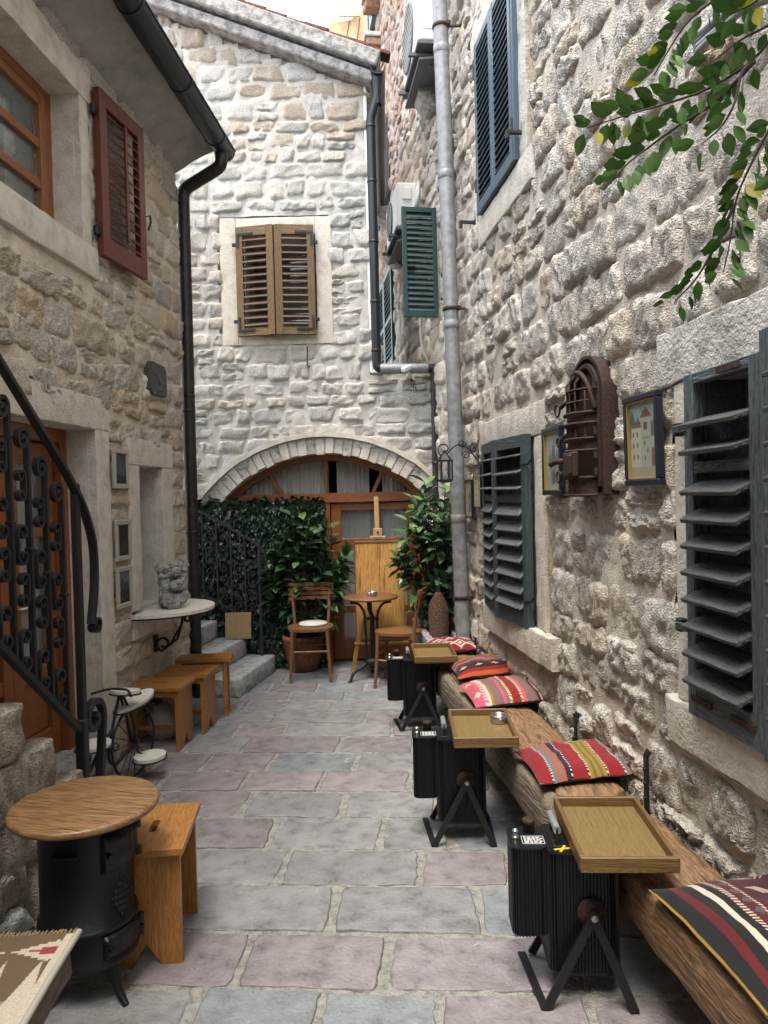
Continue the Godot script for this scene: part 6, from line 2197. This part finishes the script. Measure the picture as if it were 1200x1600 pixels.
func bicycle():
	# origin on the floor below the big front wheel; x runs from the back to the front
	var back = Vector3(-1.62, 0, -3.78); var front = Vector3(-1.49, 0, -4.26)
	var o = thing("bicycle_plant_stand", "black wire bicycle plant stand with white wooden shelves beside the left door", "plant stand")
	var x = (front - back).normalized()
	o.transform = T(front, Basis(x, Vector3.UP, x.cross(Vector3.UP)))
	var wheel = func(c: Vector3, r: float, spokes: int):
		var w = Node3D.new()
		w.name = "wheel"
		o.add_child(w, true)
		var st = S()
		var ring = []
		for q in 33: ring.append(c + Vector3(cos(TAU * q / 32.0) * r, sin(TAU * q / 32.0) * r, 0))
		tube(st, ring, .0075, 6, false)
		fin(w, "rim", st, M.iron)
		st = S()
		tube(st, [c - Vector3(0, 0, .02), c + Vector3(0, 0, .02)], .014, 8)
		fin(w, "hub", st, M.iron)
		for k in spokes:
			st = S()
			var a = TAU * k / spokes
			tube(st, [c + Vector3(cos(a) * .01, sin(a) * .01, 0), c + Vector3(cos(a) * r, sin(a) * r, 0)], .0028, 5)
			fin(w, "spoke", st, M.iron)
	wheel.call(Vector3(0, .212, 0), .205, 16)
	wheel.call(Vector3(-.47, .10, .09), .095, 10)
	wheel.call(Vector3(-.47, .10, -.09), .095, 10)
	var st = S()
	tube(st, rounded([Vector3(0, .212, .02), Vector3(-.03, .36, .02), Vector3(-.10, .50, .01), Vector3(-.13, .52, 0)], .05), .008, 7)
	tube(st, rounded([Vector3(0, .212, -.02), Vector3(-.03, .36, -.02), Vector3(-.10, .50, -.01), Vector3(-.13, .52, 0)], .05), .008, 7)
	fin(o, "fork", st, M.iron)
	st = S()
	tube(st, rounded([Vector3(-.12, .52, 0), Vector3(-.20, .34, 0), Vector3(-.24, .18, 0), Vector3(-.18, .13, 0), Vector3(0, .20, 0)], .07), .009, 7)
	tube(st, rounded([Vector3(-.20, .34, 0), Vector3(-.30, .28, 0), Vector3(-.40, .18, 0), Vector3(-.47, .10, 0)], .06), .009, 7)
	tube(st, [Vector3(-.47, .10, -.1), Vector3(-.47, .10, .1)], .007, 7)
	fin(o, "frame", st, M.iron)
	st = S()
	for c in [[-.26, .25, .05, 1.0], [-.33, .20, .03, -1.0], [.10, .40, .03, 1.0], [-.17, .24, .03, -1.0]]:
		var sp = []
		for q in spiral(Vector2(c[0], c[1]), c[2], .01, 0, 2.4 * PI * c[3], 18): sp.append(Vector3(q.x, q.y, 0))
		tube(st, sp, .004, 5)
	tag(fin(o, "scrolls", st, M.iron), "", "", "", "stuff")
	st = S()
	tube(st, rounded([Vector3(-.20, .535, .13), Vector3(-.13, .55, .06), Vector3(-.13, .55, -.06), Vector3(-.20, .535, -.13)], .04), .008, 7)
	fin(o, "handlebar", st, M.iron)
	var oval = func(a, b):
		var p = PackedVector2Array()
		for q in 24: p.append(Vector2(a * cos(TAU * q / 24.0), b * sin(TAU * q / 24.0)))
		return p
	for e in [[Vector3(.02, .435, 0), .17, .075, .12], [Vector3(-.01, .125, .11), .10, .085, 0.0], [Vector3(-.11, .525, .03), .07, .085, -.1], [Vector3(-.36, .30, .0), .10, .085, 0.0]]:
		st = S()
		extrude(st, oval.call(e[1], e[2]), 0, .018, T(Vector3.ZERO, UPB))
		fin(o, "shelf", st, M.white_wood, T(e[0], Basis(Vector3(0, 0, 1), e[3])))
		st = S()
		var rr = []
		for q in 25: rr.append(Vector3((e[1] + .004) * cos(TAU * q / 24.0), -.004, (e[2] + .004) * sin(TAU * q / 24.0)))
		tube(st, rr, .005, 5, false)
		fin(o, "shelf_hoop", st, M.iron, T(e[0], Basis(Vector3(0, 0, 1), e[3])))
	st = S()
	for e in [[-.36, .08], [-.36, -.08], [-.45, .05]]:
		tube(st, [Vector3(e[0], .29, e[1]), Vector3(e[0] - .03, .18, e[1]), Vector3(-.47, .10, e[1])], .006, 6)
	tube(st, [Vector3(-.01, .12, .10), Vector3(.0, .15, .03), Vector3(.0, .21, .02)], .006, 6)
	fin(o, "stays", st, M.iron)

# ---------------------------------------------------------------- things at the back
func build_back_things():
	bistro_table()
	chair("bentwood cafe chair facing the viewer in front of the potted bush", Vector3(-.675, 0, -6.50), .04, true)
	chair("wooden cafe chair seen from the side right of the bistro table", Vector3(.10, 0, -6.22), -PI * .5 - .25, false)
	easel_board()
	# planter and demijohn
	var p = thing("concrete_planter", "low concrete planter in the right back corner", "planter")
	var wl = [Vector3(.345, 0, -5.83), Vector3(.27, 0, -6.88)]
	pbox(p, "wall", Vector3(1.06, .46, .06), (wl[0] + wl[1]) * .5 + Vector3(0, .23, 0), M.concrete, .01, along(wl[0], wl[1]))
	pbox(p, "wall", Vector3(.30, .46, .06), Vector3(.495, .23, -5.84), M.concrete, .01)
	pbox(p, "soil", Vector3(.27, .38, 1.0), Vector3(.42, .2, -6.37), M.soil, .01)
	var d = thing("wicker_demijohn", "brown wicker covered demijohn bottle beside the grey drainpipe", "bottle", Vector3(.425, .39, -6.0))
	var st = S()
	var prof = [Vector2(.0, .0), Vector2(.062, .0), Vector2(.07, .02), Vector2(.072, .10), Vector2(.074, .20), Vector2(.075, .27), Vector2(.066, .32), Vector2(.045, .365), Vector2(.026, .39), Vector2(.022, .42)]
	lathe(st, [Vector2(.02, .40), Vector2(.019, .47), Vector2(.024, .472), Vector2(.024, .488), Vector2(.015, .49), Vector2(.013, .46)], 16)
	fin(d, "neck", st, M.bottle)
	st = S()
	lathe(st, prof, 22)
	fin(d, "body", st, M.wicker)
	# woven strands: rows of short bowed strips, staggered
	var wv = S()
	var y = .012
	var row = 0
	while y < .40:
		var r = 0.0
		for q in prof.size() - 1:
			if y >= prof[q].y and y <= prof[q + 1].y: r = lerpf(prof[q].x, prof[q + 1].x, (y - prof[q].y) / maxf(1e-4, prof[q + 1].y - prof[q].y))
		var n = 15
		for k in n:
			var a0 = TAU * (k + (row % 2) * .5) / n
			var pts = []
			for q in 5:
				var a = a0 + TAU / n * q / 4.0
				pts.append(Vector3(cos(a), 0, sin(a)) * (r + .001 + .006 * sin(PI * q / 4.0)) + Vector3(0, y, 0))
			strip(wv, pts, Vector3.UP, .013, .004)
		y += .0155
		row += 1
	tag(fin(d, "weave", wv, M.wicker), "", "", "", "stuff")
	# plank leaning on the steps
	var bp = thing("bare_plank", "square bare plywood panel standing on the stone steps", "panel", Vector3(-1.355, .335, -6.68), .06)
	bp.rotate_object_local(Vector3.RIGHT, -.15)
	plank(bp, "panel", Vector3(0, .0, 0), Vector3(0, .24, 0), .235, .014, M.bare_plank, Vector3(0, 0, 1))
	# small wall lamp box beyond the left pipe
	var lb = thing("junction_box", "small grey metal box on the back wall beside the brown downpipe", "box", Vector3(-1.80, 1.86, -6.92))
	pbox(lb, "case", Vector3(.07, .13, .05), Vector3(0, 0, 0), M.steel, .008)
	pbox(lb, "lid", Vector3(.06, .11, .01), Vector3(0, 0, .03), M.zinc, .003)

func bistro_table():
	var o = thing("bistro_table", "round wooden bistro table on a black cast iron pedestal", "table", Vector3(-.135, 0, -6.42))
	var st = S()
	lathe(st, [Vector2(.0, .710), Vector2(.225, .710), Vector2(.24, .716), Vector2(.24, .728), Vector2(.235, .734), Vector2(.0, .734)], 44)
	fin(o, "tabletop", st, M.chair_wood)
	st = S()
	tube(st, [Vector3(-.02, .70, 0), Vector3(-.015, .62, 0), Vector3(.012, .55, 0), Vector3(.012, .14, 0)], .017, 8)
	fin(o, "column", st, M.iron)
	for k in 3:
		var a = .5 + TAU * k / 3
		var d = Vector3(cos(a), 0, sin(a))
		st = S()
		tube(st, rounded([d * .2 + Vector3(0, .695, 0), d * .12 + Vector3(0, .68, 0), d * .065 + Vector3(0, .60, 0), d * .06 + Vector3(0, .50, 0), d * .055 + Vector3(0, .15, 0)], .05), .011, 7)
		fin(o, "strut", st, M.iron)
		st = S()
		tube(st, rounded([d * .03 + Vector3(0, .17, 0), d * .10 + Vector3(0, .12, 0), d * .19 + Vector3(0, .09, 0), d * .225 + Vector3(0, .0, 0)], .06), [.018, .018, .017, .016, .015, .015, .014, .014, .014, .013, .013, .013, .013, .014], 8)
		lathe(st, [Vector2(.0, .022), Vector2(.014, .02), Vector2(.02, .008), Vector2(.02, .0), Vector2(.0, .0)], 12, T(d * .225))
		fin(o, "foot", st, M.iron)
	st = S()
	lathe(st, [Vector2(.0, .55), Vector2(.07, .545), Vector2(.07, .53), Vector2(.0, .525)], 18)
	fin(o, "collar", st, M.iron)
	st = S()
	lathe(st, [Vector2(.0, .20), Vector2(.06, .19), Vector2(.075, .165), Vector2(.06, .14), Vector2(.025, .125), Vector2(.03, .11), Vector2(.0, .085)], 18)
	fin(o, "collar", st, M.iron)

func chair(label, at, turn, slatted):
	# faces +z
	var o = thing("cafe_chair", label, "chair", at, turn, "brown wooden cafe chairs")
	var st = S()
	var p = PackedVector2Array()
	for q in 32:
		var a = TAU * q / 32.0
		var c = cos(a); var s = sin(a)
		p.append(Vector2(signf(c) * pow(absf(c), .75) * .20, signf(s) * pow(absf(s), .75) * .195))
	extrude(st, p, .448, .470, T(Vector3.ZERO, UPB), 7)
	fin(o, "seat", st, M.chair_wood)
	for s in [-1, 1]:
		st = S()
		tube(st, [Vector3(s * .15, .45, .145), Vector3(s * .158, .3, .15), Vector3(s * .175, .0, .175)], [.018, .017, .013], 8)
		fin(o, "leg", st, M.chair_wood)
		st = S()
		tube(st, rounded([Vector3(s * .165, .0, -.22), Vector3(s * .155, .25, -.165), Vector3(s * .15, .46, -.16), Vector3(s * .165, .68, -.20), Vector3(s * .18, .83, -.235)], .1), .016, 8)
		fin(o, "back_leg", st, M.chair_wood)
		plank(o, "stretcher", Vector3(s * .16, .24, .15), Vector3(s * .155, .22, -.165), .02, .016, M.chair_wood)
	plank(o, "stretcher", Vector3(-.158, .27, .15), Vector3(.158, .27, .15), .02, .016, M.chair_wood)
	plank(o, "stretcher", Vector3(-.153, .27, -.165), Vector3(.153, .27, -.165), .02, .016, M.chair_wood)
	for s in [-1, 1]: plank(o, "seat_rail", Vector3(s * .15, .43, .14), Vector3(s * .15, .43, -.155), .02, .035, M.chair_wood)
	for k in 4:
		var y = .695 + k * .040
		st = S()
		var pts = []
		var z0 = -.195 - (y - .68) * .24
		for q in 11:
			var t = -1.0 + .2 * q
			pts.append(Vector3(t * .205, y - .004 * t * t, z0 - .012 + .022 * t * t))
		strip(st, pts, Vector3(0, 1, 0), .031, .012)
		fin(o, "back_slat", st, M.chair_wood)
	if slatted:
		var c = S()
		lathe(c, [Vector2(.0, .0), Vector2(.12, .0), Vector2(.13, .01), Vector2(.12, .022), Vector2(.0, .026)], 24, T(Vector3(.02, .47, -.07)))
		fin(o, "seat_pad", c, M.shelf_white)

func easel_board():
	var o = thing("easel_board", "two plank pine board standing on a pale easel before the arched door", "easel", Vector3(-.05, 0, -6.74))
	var b = Node3D.new()
	b.name = "board"
	o.add_child(b)
	b.rotation.x = -.06
	for k in 2:
		plank(b, "plank", Vector3(-.115 + k * .223, .30, .03), Vector3(-.115 + k * .223, 1.175, .03), .221, .018, M.board_pine, Vector3(0, 0, 1))
	plank(b, "rim", Vector3(-.232, 1.186, .03), Vector3(.222, 1.186, .03), .02, .032, M.chair_wood, Vector3(0, 0, 1))
	plank(b, "rim", Vector3(-.232, .29, .032), Vector3(.222, .29, .032), .02, .04, M.chair_wood, Vector3(0, 0, 1))
	plank(b, "rim", Vector3(-.231, .30, .03), Vector3(-.231, 1.175, .03), .008, .024, M.chair_wood, Vector3(0, 0, 1))
	plank(o, "mast", Vector3(-.01, .25, -.035), Vector3(-.02, 1.60, -.10), .042, .02, M.pale_wood, Vector3(0, 0, 1))
	plank(o, "clamp", Vector3(-.085, 1.225, -.045), Vector3(.06, 1.222, -.045), .03, .04, M.pale_wood, Vector3(0, 0, 1))
	plank(o, "clamp", Vector3(-.055, 1.275, -.05), Vector3(.03, 1.273, -.05), .07, .025, M.pale_wood, Vector3(0, 0, 1))
	var dots = S()
	for k in 9: box(dots, Vector3(.006, .010, .002), T(Vector3(-.055 + k * .011, 1.223, -.0242)))
	tag(fin(o, "small_print", dots, M.iron), "", "", "", "stuff")
	var scr = S()
	lathe(scr, [Vector2(.0, .0), Vector2(.009, .0), Vector2(.009, .012), Vector2(.0, .014)], 10, T(Vector3(-.012, 1.275, -.037), Basis(Vector3.RIGHT, PI * .5)))
	fin(o, "screw", scr, M.iron)
	for s in [-1, 1]:
		plank(o, "leg", Vector3(s * .06, 1.1, -.06), Vector3(s * .27, .0, .06), .04, .02, M.board_pine, Vector3(0, 0, 1))
	plank(o, "back_leg", Vector3(-.01, 1.0, -.085), Vector3(-.01, .0, -.22), .035, .02, M.pale_wood, Vector3(0, 0, 1))
	plank(o, "ledge", Vector3(-.25, .262, .035), Vector3(.25, .262, .035), .06, .02, M.board_pine)

# ---------------------------------------------------------------- plants
func leaf_mesh(w: float, fold: float, droop: float) -> ArrayMesh:
	# one unit long, along x, face up
	var st = S()
	var ws = [.03, .62, .95, 1.0, .80, .42, .0]
	var rows = []
	for q in ws.size():
		var t = float(q) / (ws.size() - 1)
		var y = -droop * t * t
		rows.append([Vector3(t, y + fold * ws[q] * w, -ws[q] * w), Vector3(t, y, 0), Vector3(t, y + fold * ws[q] * w, ws[q] * w)])
	for q in ws.size() - 1:
		for s in 2:
			face(st, [rows[q][s], rows[q + 1][s], rows[q + 1][s + 1], rows[q][s + 1]], Vector3.UP, 1 + s)
	st.generate_normals()
	st.index()
	return st.commit()

func leaf_basis(dir: Vector3, roll: float, size: float) -> Basis:
	var b = along(Vector3.ZERO, dir)
	return (b * Basis(Vector3.RIGHT, roll)).scaled_local(Vector3.ONE * size)

func bush(label, called, at: Vector3, base: Vector3, stems: int, center: Vector3, ext: Vector3, per: int, mats: Array, size: Array, pot):
	var o = thing(called, label, "bush", at)
	if pot: pot.call(o)
	var shapes = {}
	for m in mats:
		shapes[m] = []
		for v in 2:
			var me = leaf_mesh(.215 + .04 * v, .22, .15 + .15 * v)
			me.surface_set_material(0, M[m])
			shapes[m].append(me)
	var leaves = []
	var wood_st = S()
	for k in stems:
		var d = Vector3(rnd(-1, 1), rnd(-1, 1), rnd(-1, 1))
		while d.length() > 1.0: d = Vector3(rnd(-1, 1), rnd(-1, 1), rnd(-1, 1))
		var tip = center + d.normalized() * pow(d.length(), .5) * ext
		var root = base + Vector3(rnd(-.04, .04), 0, rnd(-.04, .04))
		var mid = root.lerp(tip, .55) + Vector3(0, .12, 0)
		var pts = []
		for q in 7:
			var t = q / 6.0
			pts.append(root.lerp(mid, t).lerp(mid.lerp(tip, t), t))
		tube(wood_st, pts, [.008, .007, .006, .005, .004, .004, .003], 5)
		var axis = (pts[6] - pts[4]).normalized()
		for q in per:
			var t = 1.0 - pow(float(q) / per, 1.2) * .42
			var f = clampf(t * 6.0, 0, 5.99)
			var p = pts[int(f)].lerp(pts[int(f) + 1], f - int(f))
			var ang = q * 2.4 + k
			var side = axis.cross(Vector3.UP).normalized() if absf(axis.y) < .95 else Vector3.RIGHT
			var up = side.cross(axis)
			var dir = (side * cos(ang) + up * sin(ang)) * rnd(.75, 1.1) + axis * (rnd(.3, .9) if q > 1 else 1.0) + Vector3(0, -.25, 0)
			leaves.append([p, dir.normalized(), rnd(-.5, .5), rnd(size[0], size[1]), mats[mini(mats.size() - 1, int(pow(rng.randf(), 1.5) * mats.size()))]])
	fin(o, "stems", wood_st, M.bark)
	leaves.sort_custom(func(a, b): return a[0].z > b[0].z)
	var rest = {}
	for k in leaves.size():
		var l = leaves[k]
		var b = leaf_basis(l[1], l[2], l[3])
		if k < 300:
			var mi = MeshInstance3D.new()
			mi.name = "leaf"
			mi.mesh = shapes[l[4]][k % 2]
			mi.transform = T(l[0], b)
			o.add_child(mi, true)
		else:
			if not rest.has(l[4]): rest[l[4]] = []
			rest[l[4]].append(T(l[0], b))
	for m in rest: multi(o, "foliage", shapes[m][0], rest[m])
	return o

func multi(parent, called, mesh, list):
	var mm = MultiMesh.new()
	mm.transform_format = MultiMesh.TRANSFORM_3D
	mm.mesh = mesh
	mm.instance_count = list.size()
	for k in list.size(): mm.set_instance_transform(k, list[k])
	var o = MultiMeshInstance3D.new()
	o.name = called
	o.multimesh = mm
	parent.add_child(o, true)
	o.set_meta("kind", "stuff")
	return o

func build_plants():
	var pot = func(o):
		var st = S()
		lathe(st, [Vector2(.0, .0), Vector2(.13, .0), Vector2(.165, .12), Vector2(.185, .28), Vector2(.195, .30), Vector2(.195, .335), Vector2(.175, .335), Vector2(.17, .30), Vector2(.0, .295)], 32, T(Vector3(-.04, 0, .0)))
		fin(o, "pot", st, M.terracotta)
	bush("dark green laurel bush in a terracotta pot behind the left chair", "potted_laurel", Vector3(-.74, 0, -6.83), Vector3(-.04, .3, 0), 60, Vector3(.02, .95, .0), Vector3(.44, .60, .11), 9, ["leaf_a", "leaf_d", "leaf_b", "leaf_c"], [.12, .175], pot)
	bush("tall glossy green laurel bush in the right planter by the drainpipe", "planter_laurel", Vector3(.42, 0, -6.42), Vector3(.0, .38, 0), 90, Vector3(.02, 1.14, .02), Vector3(.35, .64, .34), 9, ["leaf_a", "leaf_b", "leaf_d", "leaf_c"], [.10, .16], null)
	# screen of artificial leaves
	var h = thing("leaf_screen", "dark green screen of artificial ivy leaves left of the door", "leaf screen", Vector3(-1.19, 0, -6.905))
	pbox(h, "backing", Vector3(1.28, 1.56, .015), Vector3(.0, .805, .0), M.hedge_leaf, 0)
	var lm = [leaf_mesh(.34, .3, .2), leaf_mesh(.34, .2, .35)]
	lm[0].surface_set_material(0, M.hedge_leaf)
	lm[1].surface_set_material(0, M.hedge_leaf_light)
	var lists = [[], []]
	for k in 5200:
		var x = rnd(-.65, .64); var y = rnd(.06, 1.60)
		var dir = Vector3(rnd(-.5, .5), rnd(-1, -.2), rnd(.2, .7)).normalized()
		if y > 1.54: dir = Vector3(rnd(-.6, .6), rnd(-.2, .8), rnd(.2, .6)).normalized()
		lists[0 if rng.randf() < .68 else 1].append(T(Vector3(x, y, rnd(.0, .035)), leaf_basis(dir, rnd(-.6, .6), rnd(.04, .065))))
	for q in 2: multi(h, "foliage", lm[q], lists[q])
	# dry grass on the low wall
	var g = S()
	for k in 34:
		var x = rnd(-.05, .05)
		var top = Vector3(x + rnd(-.06, .06), rnd(.06, .17), rnd(-.04, .04))
		strip(g, [Vector3(x, 0, 0), Vector3(x, top.y * .6, top.z * .4), top], Vector3(0, 0, 1), .003, .004)
	var tuft = thing("grass_tuft", "tuft of dry grass growing on the low wall beside the pipe elbow", "grass", Vector3(.43, 2.79, -7.05))
	tag(fin(tuft, "blades", g, M.grass_blade), "", "", "", "stuff")
	branch()

func branch():
	# twigs hang in from a shrub that climbs the right wall outside the frame
	var o = thing("leafy_branch", "green leafy branches hanging in at the upper right corner", "branch", Vector3(1.02, 2.95, -1.42))
	var W = func(x, y, d): return Vector3(x, y, -d) - Vector3(1.02, 2.95, -1.42)
	var root = W.call(1.07, 2.9, 1.45)
	var trunk = S()
	tube(trunk, [W.call(1.12, 0.0, 1.3), W.call(1.11, 1.2, 1.28), W.call(1.12, 2.2, 1.32), root, W.call(1.05, 3.4, 1.5)], [.03, .028, .024, .018, .008], 8)
	fin(o, "trunk", trunk, M.bark)
	var twigs = [
		[root, W.call(.93, 2.66, 1.6), W.call(.86, 2.56, 1.68), W.call(.76, 2.515, 1.72), W.call(.66, 2.50, 1.75), W.call(.585, 2.485, 1.76), W.call(.50, 2.46, 1.76)],
		[W.call(.86, 2.56, 1.68), W.call(.79, 2.49, 1.72), W.call(.72, 2.46, 1.75), W.call(.66, 2.42, 1.76), W.call(.60, 2.38, 1.77), W.call(.565, 2.34, 1.77)],
		[root, W.call(.97, 2.60, 1.62), W.call(.92, 2.44, 1.72), W.call(.88, 2.36, 1.74), W.call(.845, 2.28, 1.75), W.call(.835, 2.19, 1.75), W.call(.815, 2.11, 1.75)],
		[W.call(.845, 2.27, 1.75), W.call(.80, 2.17, 1.76), W.call(.76, 2.10, 1.77), W.call(.71, 2.05, 1.78)],
		[root, W.call(.92, 2.80, 1.62), W.call(.82, 2.74, 1.7), W.call(.74, 2.70, 1.75), W.call(.70, 2.64, 1.77), W.call(.67, 2.59, 1.78)],
		[W.call(.86, 2.56, 1.68), W.call(.82, 2.53, 1.66), W.call(.80, 2.45, 1.65), W.call(.77, 2.40, 1.65), W.call(.73, 2.37, 1.66)],
		[W.call(.92, 2.44, 1.72), W.call(.90, 2.35, 1.66), W.call(.91, 2.25, 1.62), W.call(.89, 2.17, 1.6)],
		[W.call(.93, 2.66, 1.6), W.call(.88, 2.61, 1.62), W.call(.82, 2.60, 1.66), W.call(.77, 2.57, 1.7)],
		[W.call(.92, 2.80, 1.62), W.call(.86, 2.70, 1.6), W.call(.83, 2.64, 1.6), W.call(.78, 2.63, 1.62)],
	]
	var lm = []
	for m in ["tree_leaf_a", "tree_leaf_b", "tree_leaf_c"]:
		var me = leaf_mesh(.29, .12, .10)
		me.surface_set_material(0, M[m])
		lm.append(me)
	for tw in twigs:
		var pts = rounded(tw, .05, 3)
		var st = S()
		var rr = []
		for q in pts.size(): rr.append(lerpf(.0045, .0015, float(q) / (pts.size() - 1)))
		tube(st, pts, rr, 5)
		fin(o, "twig", st, M.bark)
		var L = 0.0
		for q in pts.size() - 1: L += pts[q].distance_to(pts[q + 1])
		var n = int(L / .0150)
		for k in n:
			var f = lerpf(.30, 1.0, float(k) / maxi(1, n - 1)) * (pts.size() - 1.001)
			var p = pts[int(f)].lerp(pts[int(f) + 1], f - int(f))
			var axis = (pts[int(f) + 1] - pts[int(f)]).normalized()
			var side = axis.cross(Vector3(0, 0, 1)).normalized() * (1.0 if k % 2 == 0 else -1.0)
			var dir = (side * .85 + axis * rnd(.3, .8) + Vector3(0, -.25, 0) + Vector3(0, 0, rnd(-.5, .5))).normalized()
			# short side twig that carries the leaf
			var q2 = p + dir * rnd(.006, .03)
			var mi = MeshInstance3D.new()
			mi.name = "leaf"
			mi.mesh = lm[2 if rng.randf() < .05 else rng.randi() % 2]
			mi.transform = T(q2, leaf_basis((dir + Vector3(rnd(-.3, .3), rnd(-.4, .2), rnd(-.3, .3))).normalized(), rnd(.5, 1.3), rnd(.034, .056)))
			o.add_child(mi, true)
